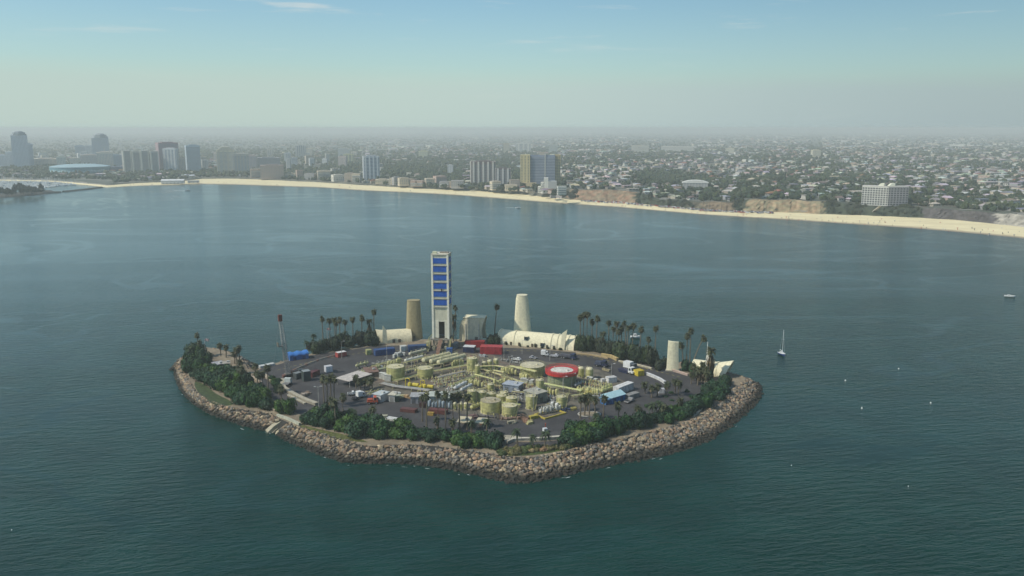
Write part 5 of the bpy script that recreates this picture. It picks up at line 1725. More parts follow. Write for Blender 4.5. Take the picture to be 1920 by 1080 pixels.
# ================================================================== THE OIL PLANT: tanks, vessels, racks
OLIVE, OLIVE2, PALE = (0.54, 0.515, 0.215), (0.60, 0.565, 0.25), (0.68, 0.62, 0.40)
rq = random.Random(77)
def tank(px, ytop, ybot, w, label, col=OLIVE, roof=PALE, kind='flat', stair=True, rail=True, n=28, group=None, bands=3, name='storage_tank'):
    f = P(px, ybot)
    s = ppm(f)
    r = w / 2 / s
    ln = math.hypot(f.x, f.y)
    c = Vector((f.x * (1 + r / ln), f.y * (1 + r / ln), G))
    r = w / 2 / ppm(c)
    h = max(1.2, z_at(c, ytop) - G)
    t = thing(name, label, 'tank', c, face_cam(c), group)
    MB().cyl(0, 0, 0, 0.35, r + 0.35, n=n).build('foundation', M_CONC, t, CONC)
    MB().cyl(0, 0, 0.35, h, r, n=n, cap=False).build('shell', M_PAINT, t, col, smooth=True)
    if kind == 'dome':
        m = MB().lathe(0, 0, [(r * 1.01, h - 0.02), (r * 0.93, h + r * 0.25), (r * 0.7, h + r * 0.45), (r * 0.35, h + r * 0.57), (0.05, h + r * 0.6)], n)
        m.build('roof', M_PAINT, t, roof, smooth=True)
    else:
        m = MB().lathe(0, 0, [(r + 0.06, h - 0.06), (r + 0.06, h + 0.06), (r * 0.5, h + 0.06 + r * 0.05), (0.05, h + 0.06 + r * 0.09)], n)
        m.build('roof', M_PAINT, t, roof)
    for k in range(bands):
        z = 0.35 + (h - 0.4) * (k + 1) / (bands + 1)
        MB().cyl(0, 0, z, z + 0.14, r + 0.07, n=n).build('hoop', M_PAINT, t, tuple(x * 0.82 for x in col))
    if rail:
        m = MB()
        ring = [(r * 0.985 * math.cos(2 * math.pi * i / n), r * 0.985 * math.sin(2 * math.pi * i / n), h + 1.05) for i in range(n + 1)]
        m.tube(ring, 0.05, 4)
        for i in range(0, n, 2):
            a = 2 * math.pi * i / n
            m.tube([(r * 0.985 * math.cos(a), r * 0.985 * math.sin(a), h), (r * 0.985 * math.cos(a), r * 0.985 * math.sin(a), h + 1.05)], 0.04, 4)
        m.build('handrail', M_PAINT, t, tuple(x * 0.9 for x in col))
    if stair:
        m = MB()
        a0, a1 = -math.pi * 0.28, -math.pi * 0.05
        k_ = int(h / 0.3)
        for i in range(k_):
            a = a0 + (a1 - a0) * i / k_
            z = h * i / k_
            c_, s_ = math.cos(a), math.sin(a)
            r0, r1 = r + 0.08, r + 0.85
            e = 0.35 / r
            c2, s2 = math.cos(a + e), math.sin(a + e)
            m.add([(r0 * c_, r0 * s_, z), (r1 * c_, r1 * s_, z), (r1 * c2, r1 * s2, z), (r0 * c2, r0 * s2, z), (r0 * c_, r0 * s_, z - 0.12), (r1 * c_, r1 * s_, z - 0.12), (r1 * c2, r1 * s2, z - 0.12), (r0 * c2, r0 * s2, z - 0.12)], [(0, 1, 2, 3), (4, 7, 6, 5), (0, 4, 5, 1), (1, 5, 6, 2), (2, 6, 7, 3)])
        m.tube([((r + 0.85) * math.cos(a0 + (a1 - a0) * i / 8), (r + 0.85) * math.sin(a0 + (a1 - a0) * i / 8), h * i / 8 + 0.95) for i in range(9)], 0.05, 4)
        m.build('stair', M_PAINT, t, tuple(x * 0.8 for x in col))
    MB().cyl(r * 0.4, -r * 0.2, h + 0.02, h + 0.75 + r * 0.05, 0.45, n=10).build('roof_hatch', M_PAINT, t, roof)
    MB().tube([(-r * 0.5, 0.2, h), (-r * 0.5, 0.2, h + 1.4 + r * 0.06), (-r * 0.5 - 0.5, 0.2, h + 1.2 + r * 0.06)], 0.13, 6).build('vent', M_PAINT, t, roof)
    m = MB()
    m.tube([(r * 0.3, -r * 0.9, 0.9), (r * 0.3 + 0.1, -r - 1.6, 0.9), (r * 0.3 + 0.1, -r - 1.6, 0.1)], 0.18, 7)
    m.build('outlet_pipe', M_PAINT, t, col)
    m = MB()
    m.M = Matrix.Translation((-r * 0.35, -r * 0.93, 1.3)) @ Matrix.Rotation(math.pi / 2, 4, 'X')
    m.cyl(0, 0, -0.3, 0.45, 0.45, n=12)
    m.build('manhole', M_PAINT, t, tuple(x * 0.85 for x in col))
    if h > 4:
        m = MB()
        for sx_ in (-0.22, 0.22):
            m.tube([(-r * 0.8 + sx_, -r * 0.62 - 0.2, 0.3), (-r * 0.8 + sx_, -r * 0.62 - 0.2, h + 0.9)], 0.05, 4)
        for k in range(int(h / 0.7)):
            m.tube([(-r * 0.8 - 0.22, -r * 0.62 - 0.2, 0.6 + k * 0.7), (-r * 0.8 + 0.22, -r * 0.62 - 0.2, 0.6 + k * 0.7)], 0.04, 4)
        m.build('ladder', M_PAINT, t, (0.52, 0.50, 0.30))
    return t, c, r, h
tank(742, 686.5, 716, 33, 'olive tank standing leftmost at the back, pale flat roof')
tank(797, 689.5, 712, 28, 'smaller olive tank right of the leftmost back tank')
tank(998, 684, 709, 45, 'broad olive tank with a bare cream roof, beside the red-rimmed tank', roof=(0.66, 0.60, 0.42))
RT, rc, rr, rh = tank(1053, 694.5, 729, 53, 'widest tank, grey-green with a red gallery round its white roof', (0.30, 0.33, 0.20), (0.72, 0.70, 0.62), rail=False)
RED = (0.50, 0.045, 0.04)
m = MB().lathe(0, 0, [(rr + 0.02, rh - 1.2), (rr + 1.15, rh - 1.2), (rr + 1.15, rh + 0.3), (rr - 1.35, rh + 0.3)], 36)
m.f.pop()
m.build('gallery', M_CLEAN, RT, RED)
m = MB()
for z in (0.75, 1.25):
    m.tube([((rr + 1.1) * math.cos(2 * math.pi * i / 36), (rr + 1.1) * math.sin(2 * math.pi * i / 36), rh + z) for i in range(37)], 0.10, 4)
for i in range(36):
    a = 2 * math.pi * i / 36
    m.tube([((rr + 1.1) * math.cos(a), (rr + 1.1) * math.sin(a), rh + 0.1), ((rr + 1.1) * math.cos(a), (rr + 1.1) * math.sin(a), rh + 1.3)], 0.07, 4)
m.build('gallery_rail', M_CLEAN, RT, RED)
m = MB()
for a in (-0.9, -2.2, -1.5):
    m.tube([((rr + 1.0) * math.cos(a), (rr + 1.0) * math.sin(a), 0), ((rr + 1.0) * math.cos(a), (rr + 1.0) * math.sin(a), rh - 0.85)], 0.09, 5)
m.build('gallery_post', M_PAINT, RT, (0.5, 0.48, 0.42))
tank(1089, 690.5, 708, 12, 'domed olive tank touching the red-rimmed tank, left of two', kind='dome', stair=False, rail=False, n=18, bands=1)
tank(1105, 692, 711, 14, 'domed olive tank right of the red-rimmed tank, right of two', OLIVE2, kind='dome', stair=False, rail=False, n=18, bands=1)
tank(920, 750, 779, 38, 'biggest of the front tanks, ribbed olive with a worn roof', OLIVE2, (0.46, 0.40, 0.27))
tank(955, 759.5, 783, 28, 'shorter olive front tank right of the biggest front tank', OLIVE2, PALE)
tank(995, 742, 769, 18.5, 'slim olive tank beside the grey control building', OLIVE2, PALE, n=20)
tank(1052, 743, 768, 18, 'slim olive tank at the right end of the front row', OLIVE2, PALE, n=20)
tank(1012, 712, 742, 15, 'tall thin olive tank in front of the broad cream-roofed tank', OLIVE2, PALE, n=18, stair=False)
tank(903, 734, 754, 18, 'olive tank behind the biggest front tank, second from left', OLIVE, PALE, n=20, stair=False)
tank(885, 732, 757, 17, 'olive tank at the left end of the front cluster', OLIVE, PALE, n=20, stair=False)
tank(921, 737, 750, 17, 'squat olive tank right behind the biggest front tank', OLIVE, PALE, n=20, stair=False)
tank(940, 741, 755, 19, 'olive tank between the biggest front tank and its rear neighbours', OLIVE, PALE, n=20, stair=False)
tank(959, 745, 760, 21, 'olive tank directly behind the shorter front tank', OLIVE2, PALE, n=20)
tank(945, 735, 746, 16, 'rearmost olive tank of the front cluster, mostly hidden', OLIVE, PALE, n=20, stair=False)
tank(885, 671, 699, 19, 'tall olive vessel at the right end of the long horizontal vessels', OLIVE2, PALE, n=20)
tank(895, 685, 706, 9.5, 'thin olive vessel in front of the tall back vessel', OLIVE, PALE, n=14, stair=False, rail=False)
for i, (px, yt, yb) in enumerate(((908, 680, 696), (918, 677, 695), (930, 674.5, 693))):
    tank(px, yt, yb, 9.5, ORD[i] + ' of three matching slim olive vessels right of the tall back vessel', OLIVE, PALE, kind='dome', n=14, stair=False, rail=False, group='three slim back vessels', bands=1)
tank(920, 720, 734, 12, 'small square-shouldered olive tank under the pipe bridge', OLIVE, PALE, n=16, stair=False, rail=False)
for i, px in enumerate((852, 863, 874)):
    tank(px, 757 - i * 0.3, 768, 8.5, ORD[i] + ' of three short olive tanks left of the biggest front tank', OLIVE, PALE, n=14, stair=False, rail=False, group='three short front tanks', bands=1, kind='flat' if i % 2 else 'dome')
for i, (px, py) in enumerate(((1036, 766), (1044, 769))):
    tank(px, py - 11, py, 7, ('left' if i == 0 else 'right') + ' one of two white drums on the yellow skid', (0.62, 0.63, 0.60), (0.7, 0.7, 0.68), kind='dome', n=12, stair=False, rail=False, bands=0, name='drum_tank')

def vessel(pa, pb, d, lift, label, col=PALE, group=None, z=G):
    A, B = P(pa[0], pa[1], z), P(pb[0], pb[1], z)
    dv = B - A
    L_ = dv.length
    t = thing('pressure_vessel', label, 'vessel', (A.x, A.y, z), math.atan2(dv.y, dv.x), group)
    rad = d / 2
    zc = lift + rad
    rows = []
    for x, k in ((-0.45 * rad, 0.02), (-0.38 * rad, 0.45), (-0.22 * rad, 0.8), (0, 1), (L_, 1), (L_ + 0.22 * rad, 0.8), (L_ + 0.38 * rad, 0.45), (L_ + 0.45 * rad, 0.02)):
        rows.append([(x, rad * k * math.cos(2 * math.pi * j / 18), zc + rad * k * math.sin(2 * math.pi * j / 18)) for j in range(18)])
    MB().grid(rows, closed=True).build('shell', M_PAINT, t, col, smooth=True)
    for q in (0.15, 0.5, 0.85) if L_ > 14 else (0.2, 0.8):
        MB().box(L_ * q - 0.3, L_ * q + 0.3, -rad * 0.8, rad * 0.8, 0, zc - rad * 0.45).build('saddle', M_CONC, t, (0.32, 0.30, 0.22))
    for q in (0.1, 0.4, 0.75):
        MB().cyl(L_ * q, 0, zc + rad * 0.95, zc + rad + 0.7, 0.25, n=8).build('nozzle', M_PAINT, t, col)
    m = MB()
    m.tube([(0.3, -rad * 0.5, zc + rad + 0.1), (0.3, -rad * 0.5, zc + rad + 0.9), (L_ - 0.3, -rad * 0.5, zc + rad + 0.9), (L_ - 0.3, -rad * 0.5, zc + rad + 0.1)], 0.05, 4)
    m.build('walkway_rail', M_PAINT, t, (0.5, 0.5, 0.2))
    return t
for i, (a, b_) in enumerate((((794, 686), (842, 673)), ((808, 688), (857, 675)), ((822, 690), (871, 677)))):
    vessel(a, b_, 2.7, 1.6, ('left', 'middle', 'right')[i] + ' of three long cream horizontal vessels at the back', (0.62, 0.58, 0.36), 'three long horizontal vessels')
vessel((760, 684), (792, 676), 2.0, 1.2, 'white horizontal vessel left of the three long cream ones', (0.68, 0.67, 0.58))
vessel((768, 670), (798, 662), 1.8, 1.0, 'thin cream horizontal vessel farthest back by the tower', (0.6, 0.57, 0.4))
vessel((1095, 746), (1112, 740), 1.5, 0.8, 'small yellow horizontal vessel near the blue shed, lower one', (0.60, 0.52, 0.18))
vessel((1130, 735), (1146, 728), 1.5, 1.0, 'yellow-green horizontal vessel left of the blue shed, upper one', (0.55, 0.55, 0.25))
vessel((1128, 740), (1147, 733), 1.5, 1.0, 'yellow-green horizontal vessel left of the blue shed, lower one', (0.52, 0.52, 0.22))
vessel((1078, 728), (1094, 722), 1.5, 0.8, 'grey horizontal vessel right of the small red box', (0.42, 0.42, 0.40))
vessel((853, 735), (874, 724), 1.6, 1.2, 'white slanting vessel by the olive front cluster, upper one', (0.72, 0.73, 0.70))
vessel((865, 738), (884, 728), 1.4, 1.2, 'white slanting vessel by the olive front cluster, lower one', (0.66, 0.68, 0.66))
vessel((884, 770), (900, 764), 1.8, 0.6, 'olive horizontal vessel left of the biggest front tank', OLIVE)
vessel((690, 700), (712, 692), 1.4, 1.0, 'pale yellow vessel behind the brown shed roof, left', (0.58, 0.56, 0.30))
vessel((668, 692), (690, 686), 1.3, 1.2, 'pale yellow vessel behind the flat-roofed carport', (0.58, 0.56, 0.30))

def pipe_run(pxs, zs, k, r, gap, label, col, posts=True, name='pipe_run', post_h=None):
    pts = [P(a, b_) for a, b_ in pxs]
    o0 = pts[0].copy()
    t = thing(name, label, 'pipeline', o0)
    for j in range(k):
        q = []
        for i, p_ in enumerate(pts):
            d = (pts[min(i + 1, len(pts) - 1)] - pts[max(i - 1, 0)]).normalized()
            n = Vector((-d.y, d.x, 0)) * ((j - (k - 1) / 2) * gap)
            q.append(p_ - o0 + n + Vector((0, 0, zs if isinstance(zs, (int, float)) else zs[i])))
        MB().tube(q, r, 7).build('pipe', M_PAINT, t, tuple(x * rq.uniform(0.85, 1.1) for x in col))
    if posts:
        z = zs if isinstance(zs, (int, float)) else max(zs)
        pm = MB().box(-0.12, 0.12, -0.12, 0.12, 0, 1).mesh('post', M_PAINT)
        bmh = MB().box(-0.1, 0.1, -0.5, 0.5, -0.12, 0.12).mesh('crossbeam', M_PAINT)
        for i in range(len(pts) - 1):
            seg = pts[i + 1] - pts[i]
            nn = max(1, int(seg.length / 5.5))
            d = seg.normalized()
            w_ = k * gap + 0.6
            for a in range(nn + (1 if i == len(pts) - 2 else 0)):
                c = pts[i] + seg * (a / nn) - o0
                for sg in (-1, 1):
                    link('post', pm, t, (0.40, 0.38, 0.20), c + Vector((-d.y, d.x, 0)) * (sg * w_ / 2), math.atan2(d.y, d.x), (1, 1, z - r - 0.02))
                link('crossbeam', bmh, t, (0.44, 0.42, 0.22), c + Vector((0, 0, z - r - 0.13)), math.atan2(d.y, d.x), (1, w_ + 0.3, 1))
    return t
YL = (0.57, 0.54, 0.27)
pipe_run([(742, 720), (775, 712), (805, 704), (846, 696), (880, 690)], 1.8, 5, 0.16, 0.6, 'pipe rack running back from the leftmost tank to the tall vessel', YL)
pipe_run([(716, 722), (740, 728), (775, 732), (805, 736)], 1.2, 6, 0.14, 0.5, 'low grey pipe rack in front of the leftmost tank', (0.36, 0.36, 0.34))
pipe_run([(956, 702), (985, 708), (1005, 713)], 4.6, 3, 0.22, 0.8, 'high pipe bridge in front of the broad cream-roofed tank', YL)
pipe_run([(1020, 728), (1050, 734), (1090, 742)], 2.6, 3, 0.2, 0.7, 'pipe rack in front of the red-rimmed tank', YL)
pipe_run([(914, 716), (925, 712), (945, 716)], 5.0, 2, 0.25, 0.9, 'arched pipe bridge over the small square-shouldered tank', YL)
pipe_run([(900, 699), (930, 698), (958, 703)], 3.6, 3, 0.18, 0.7, 'pipe bridge below the three slim back vessels', YL)
pipe_run([(945, 711), (960, 700), (985, 696)], 3.0, 3, 0.16, 0.6, 'pipe rack bending behind the broad cream-roofed tank', YL)
pipe_run([(1030, 760), (1040, 752), (1048, 742)], 1.0, 3, 0.14, 0.5, 'short pipe rack left of the right-end slim tank', (0.5, 0.5, 0.46))
pipe_run([(820, 715), (846, 709), (872, 703)], 2.2, 4, 0.15, 0.55, 'pipe rack beside the valve stacks in the middle of the plant', (0.6, 0.58, 0.44))
pipe_run([(845, 730), (880, 716), (905, 708)], 2.0, 4, 0.15, 0.55, 'pipe rack rising right of the valve stacks', YL)
pipe_run([(1074, 748), (1110, 742), (1128, 738)], 1.6, 4, 0.14, 0.5, 'pipe rack left of the yellow-green vessels', YL)
pipe_run([(760, 690), (800, 680), (838, 676)], 3.2, 3, 0.18, 0.7, 'pipe bridge passing under the long cream vessels', YL)
pipe_run([(668, 703), (700, 699), (724, 694)], 1.4, 4, 0.15, 0.6, 'pipe rack behind the flat-roofed carport', (0.6, 0.58, 0.34))
pipe_run([(700, 690), (725, 683), (752, 676)], 1.2, 4, 0.15, 0.6, 'pipe rack left of the leftmost tank, toward the road', YL)
pipe_run([(960, 692), (985, 700)], 1.6, 4, 0.15, 0.6, 'short pipe rack left of the broad cream-roofed tank', (0.55, 0.53, 0.3))
pipe_run([(905, 764), (940, 760), (975, 764)], 1.4, 3, 0.15, 0.6, 'pipe rack threading behind the front tanks', YL)

# prototypes of the small gear
def gear_valves():
    t = thing('valve_stack', 'x', 'valve stack')
    MB().box(-0.7, 0.7, -0.7, 0.7, 0, 0.3).build('cellar_slab', M_CONC, t, (0.4, 0.38, 0.32))
    MB().lathe(0, 0, [(0.35, 0.3), (0.35, 0.7), (0.2, 0.75), (0.2, 1.5), (0.34, 1.55), (0.34, 1.9), (0.18, 1.95), (0.16, 2.5), (0.26, 2.6), (0.05, 2.75)], 10).build('spool', M_PAINT, t, YL)
    MB().tube([(-0.9, 0, 1.7), (0.9, 0, 1.7)], 0.14, 6).build('cross_pipe', M_PAINT, t, (0.6, 0.58, 0.3))
    MB().tube([(0.9, 0, 1.7), (1.3, 0, 1.5), (1.3, 0, 0.1)], 0.12, 6).build('flowline', M_PAINT, t, (0.62, 0.6, 0.5))
    m = MB()
    m.tube([(-0.95 - 0.001 * k, 0.32 * math.cos(k * 0.785), 1.7 + 0.32 * math.sin(k * 0.785)) for k in range(9)], 0.05, 4)
    m.build('handwheel', M_PAINT, t, (0.5, 0.10, 0.06))
    return t
def gear_pump():
    t = thing('pump_skid', 'x', 'pump')
    MB().box(-1.8, 1.8, -0.8, 0.8, 0, 0.25).build('skid_frame', M_PAINT, t, (0.20, 0.19, 0.17))
    m = MB()
    m.M = Matrix.Translation((-0.7, 0, 0.85)) @ Matrix.Rotation(math.pi / 2, 4, 'Y')
    m.cyl(0, 0, -0.8, 0.8, 0.5, n=12)
    m.build('motor', M_PAINT, t, (0.30, 0.34, 0.36))
    MB().lathe(1.0, 0, [(0.55, 0.25), (0.6, 0.7), (0.5, 1.2), (0.2, 1.4)], 12).build('pump_body', M_PAINT, t, YL)
    MB().tube([(1.0, 0, 1.3), (1.0, 0, 2.2), (1.6, 0, 2.4), (2.2, 0, 2.2), (2.2, 0, 0)], 0.14, 6).build('discharge_pipe', M_PAINT, t, YL)
    return t
def gear_box():
    t = thing('control_cabinet', 'x', 'cabinet')
    MB().box(-1.1, 1.1, -0.7, 0.7, 0, 0.2).build('plinth', M_CONC, t, CONC)
    MB().box(-1.0, 1.0, -0.6, 0.6, 0.2, 2.1).build('body', M_PAINT, t, (0.55, 0.55, 0.48))
    MB().box(-0.95, -0.03, -0.64, -0.6, 0.3, 2.0).build('door', M_PAINT, t, (0.5, 0.5, 0.44))
    MB().box(0.03, 0.95, -0.64, -0.6, 0.3, 2.0).build('door', M_PAINT, t, (0.5, 0.5, 0.44))
    MB().box(-1.1, 1.1, -0.75, 0.7, 2.1, 2.2).build('hood', M_PAINT, t, (0.6, 0.6, 0.55))
    return t
def gear_exch():
    t = thing('filter_vessel', 'x', 'filter')
    for a in (0, 2.1, 4.2):
        MB().tube([(0.5 * math.cos(a), 0.5 * math.sin(a), 0), (0.5 * math.cos(a), 0.5 * math.sin(a), 1.0)], 0.07, 4).build('leg', M_PAINT, t, (0.3, 0.3, 0.2))
    MB().lathe(0, 0, [(0.1, 0.7), (0.6, 1.0), (0.65, 1.2), (0.65, 3.0), (0.5, 3.3), (0.1, 3.45)], 12).build('shell', M_PAINT, t, OLIVE2, smooth=True)
    MB().tube([(0, 0, 3.4), (0, 0, 3.9), (1.0, 0, 3.9), (1.0, 0, 0.2)], 0.12, 6).build('pipe', M_PAINT, t, YL)
    return t
PROTO = {'valve stack': gear_valves(), 'pump skid': gear_pump(), 'control cabinet': gear_box(), 'filter vessel': gear_exch()}
used_proto = set()
def gear_row(kind, pa, pb, n, phrase, group, jitter=0.5, tint=None, sc_=1.0):
    items = []
    for i in range(n):
        q = (i + 0.5) / n
        v = P(pa[0] + (pb[0] - pa[0]) * q, pa[1] + (pb[1] - pa[1]) * q)
        v.x += rq.uniform(-jitter, jitter)
        v.y += rq.uniform(-jitter, jitter)
        items.append(v)
    items.sort(key=lambda v: proj(v)[0])
    for i, v in enumerate(items):
        if kind in used_proto:
            t = copy_tree(PROTO[kind])
        else:
            t = PROTO[kind]
            used_proto.add(kind)
        t.location = v
        t.rotation_euler = (0, 0, rq.choice((0, 0.15, math.pi / 2, math.pi)) - 0.35)
        k = sc_ * rq.uniform(0.85, 1.2)
        t.scale = (k, k, k)
        t['label'] = '%s, %s from the left %s' % (kind if not tint else tint[0] + ' ' + kind, ordinal(i + 1), phrase)
        t['group'] = group
        if tint:
            for ch in t.children:
                if ch.name.split('.')[0] in ('spool', 'cross_pipe', 'pump_body', 'discharge_pipe', 'body', 'door', 'shell', 'pipe', 'flowline', 'motor'):
                    kk = rq.uniform(0.85, 1.1)
                    ch.color = (*[x * kk for x in tint[1]], 1)
WH, BL, GY = ('white', (0.66, 0.66, 0.60)), ('blue-grey', (0.34, 0.40, 0.44)), ('grey', (0.32, 0.32, 0.30))
YB = ('bright yellow', (0.62, 0.50, 0.06))
gear_row('valve stack', (808, 716), (868, 702), 11, 'in the back row mid-plant', 'valve stacks, back row')
gear_row('valve stack', (814, 722), (874, 709), 11, 'in the second row mid-plant', 'valve stacks, second row')
gear_row('valve stack', (838, 730), (884, 718), 9, 'in the third row mid-plant', 'valve stacks, third row')
gear_row('valve stack', (836, 737), (850, 733), 3, 'left of the white slanting vessels', 'valve stacks by the white vessels', tint=WH)
gear_row('valve stack', (1092, 724), (1132, 731), 8, 'in the row right of the red-rimmed tank', 'valve stacks right of the red tank')
gear_row('valve stack', (1088, 733), (1126, 739), 8, 'in the row left of the yellow-green vessels', 'valve stacks by the yellow-green vessels')
gear_row('pump skid', (672, 699), (722, 690), 7, 'behind the flat-roofed carport', 'pump skids behind the carport')
gear_row('pump skid', (760, 700), (786, 694), 4, 'between the two olive back tanks', 'pump skids between the back tanks')
gear_row('filter vessel', (846, 690), (872, 686), 5, 'below the long cream vessels', 'filters below the long vessels')
gear_row('filter vessel', (938, 700), (968, 706), 6, 'left of the broad cream-roofed tank', 'filters left of the cream-roofed tank')
gear_row('filter vessel', (926, 726), (956, 722), 5, 'behind the blue-grey metal shed', 'filters behind the metal shed')
gear_row('control cabinet', (975, 716), (1002, 722), 5, 'in front of the broad cream-roofed tank', 'cabinets before the cream-roofed tank')
gear_row('valve stack', (968, 722), (1002, 730), 8, 'left of the tall thin tank', 'valve stacks left of the thin tank')
gear_row('pump skid', (972, 730), (1000, 736), 5, 'right of the blue-grey metal shed', 'pump skids right of the metal shed', tint=('brown', (0.26, 0.17, 0.13)))
gear_row('filter vessel', (804, 766), (846, 768), 7, 'left of the three short front tanks', 'blue-grey filters at the front', tint=BL)
gear_row('filter vessel', (1012, 778), (1050, 770), 8, 'on the yellow skid before the right-end tank', 'white filters on the yellow skid', tint=WH, sc_=0.8)
gear_row('pump skid', (1056, 772), (1066, 768), 2, 'right of the yellow skid', 'pump skids right of the yellow skid', tint=('dark blue', (0.03, 0.05, 0.12)))
gear_row('pump skid', (940, 788), (990, 786), 5, 'in front of the shorter front tank', 'brown pumps before the front tanks', tint=('brown', (0.22, 0.14, 0.10)))
gear_row('pump skid', (895, 783), (930, 785), 4, 'in front of the biggest front tank', 'pumps before the biggest front tank', tint=('dark grey', (0.12, 0.11, 0.11)))
gear_row('pump skid', (768, 726), (812, 731), 3, 'on the lane before the olive back tanks', 'yellow machines before the back tanks', tint=YB, sc_=1.6)
gear_row('control cabinet', (1100, 714), (1126, 722), 4, 'behind the valve stacks right of the red-rimmed tank', 'grey cabinets right of the red tank', tint=GY)
gear_row('pump skid', (1112, 748), (1136, 746), 3, 'beside the round palm bed', 'pumps by the palm bed', tint=GY)
gear_row('valve stack', (870, 701), (904, 706), 6, 'below the thin back vessel', 'valve stacks below the thin vessel')
gear_row('control cabinet', (716, 709), (730, 716), 3, 'at the left foot of the leftmost tank', 'white cabinets by the leftmost tank', tint=WH, sc_=1.5)
gear_row('pump skid', (942, 676), (975, 684), 5, 'behind the broad cream-roofed tank by the road', 'pumps by the far road', tint=GY)
gear_row('control cabinet', (735, 672), (760, 666), 4, 'along the road left of the rig', 'cabinets along the road', tint=WH)
gear_row('valve stack', (880, 712), (900, 716), 4, 'beside the arched pipe bridge', 'valve stacks by the arched bridge')
gear_row('pump skid', (1000, 752), (1012, 748), 2, 'left of the grey control building', 'pumps by the control building', tint=('red', (0.42, 0.05, 0.04)))

pipe_run([(728, 712), (760, 704), (790, 697), (830, 690)], 2.6, 4, 0.13, 0.5, 'pipe rack between the two olive back tanks and the long vessels', YL)
pipe_run([(880, 690), (915, 700), (950, 712), (985, 724)], 1.5, 4, 0.14, 0.5, 'pipe rack crossing the plant from the tall vessel to the thin tank', YL)
pipe_run([(830, 745), (860, 738), (885, 730)], 1.4, 4, 0.13, 0.5, 'pipe rack beside the white slanting vessels', (0.52, 0.52, 0.46))
pipe_run([(960, 740), (990, 742), (1006, 746)], 1.6, 3, 0.14, 0.5, 'pipe rack left of the tall thin tank', YL)
pipe_run([(1066, 742), (1060, 752), (1050, 764)], 1.4, 3, 0.14, 0.5, 'pipe rack running to the right-end slim tank', YL)
pipe_run([(1100, 730), (1130, 735), (1160, 730)], 0.9, 4, 0.13, 0.5, 'low pipe rack behind the blue shed', YL)
gear_row('filter vessel', (1080, 738), (1124, 744), 8, 'in the low row above the round palm bed', 'filters above the palm bed')
gear_row('valve stack', (1100, 718), (1140, 727), 8, 'in the rear row right of the red-rimmed tank', 'rear valve stacks right of the red tank')
gear_row('valve stack', (822, 727), (836, 724), 4, 'between the back tanks and the third valve row', 'valve stacks before the smaller back tank')
gear_row('filter vessel', (726, 690), (752, 684), 5, 'behind the leftmost tank', 'filters behind the leftmost tank')
gear_row('pump skid', (700, 686), (730, 678), 5, 'by the road left of the white horizontal vessel', 'pumps by the road', tint=GY)
gear_row('filter vessel', (972, 712), (990, 716), 4, 'under the high pipe bridge', 'filters under the high bridge')
gear_row('control cabinet', (955, 732), (975, 742), 3, 'right of the blue-grey metal shed, low', 'cabinets by the metal shed', tint=GY)
gear_row('pump skid', (790, 742), (824, 746), 4, 'behind the pale green-grey building', 'pumps behind the pump house', tint=('olive', OLIVE))
gear_row('valve stack', (1014, 772), (1046, 764), 7, 'behind the white filters on the yellow skid', 'valve stacks on the yellow skid', tint=WH)
gear_row('valve stack', (904, 722), (938, 731), 8, 'left of the blue-grey metal shed', 'valve stacks left of the metal shed')
gear_row('filter vessel', (878, 722), (906, 728), 6, 'behind the left end of the front cluster', 'filters behind the front cluster')
gear_row('valve stack', (940, 713), (962, 719), 6, 'under the arched pipe bridge', 'valve stacks under the arched bridge')
gear_row('pump skid', (966, 748), (1000, 756), 5, 'between front cluster and slim tank', 'pumps in the front lane', tint=GY)
gear_row('filter vessel', (1020, 738), (1046, 744), 5, 'right of the tall thin tank', 'filters right of the thin tank')
gear_row('valve stack', (1022, 746), (1040, 752), 5, 'above the control building', 'valve stacks above the control building', tint=WH)
pipe_run([(868, 748), (890, 738), (915, 731), (940, 728)], 1.5, 4, 0.14, 0.5, 'pipe rack passing behind the front cluster to the metal shed', YL)
pipe_run([(890, 710), (920, 718), (940, 726)], 2.4, 3, 0.15, 0.55, 'pipe rack dropping from the third valve row to the metal shed', YL)
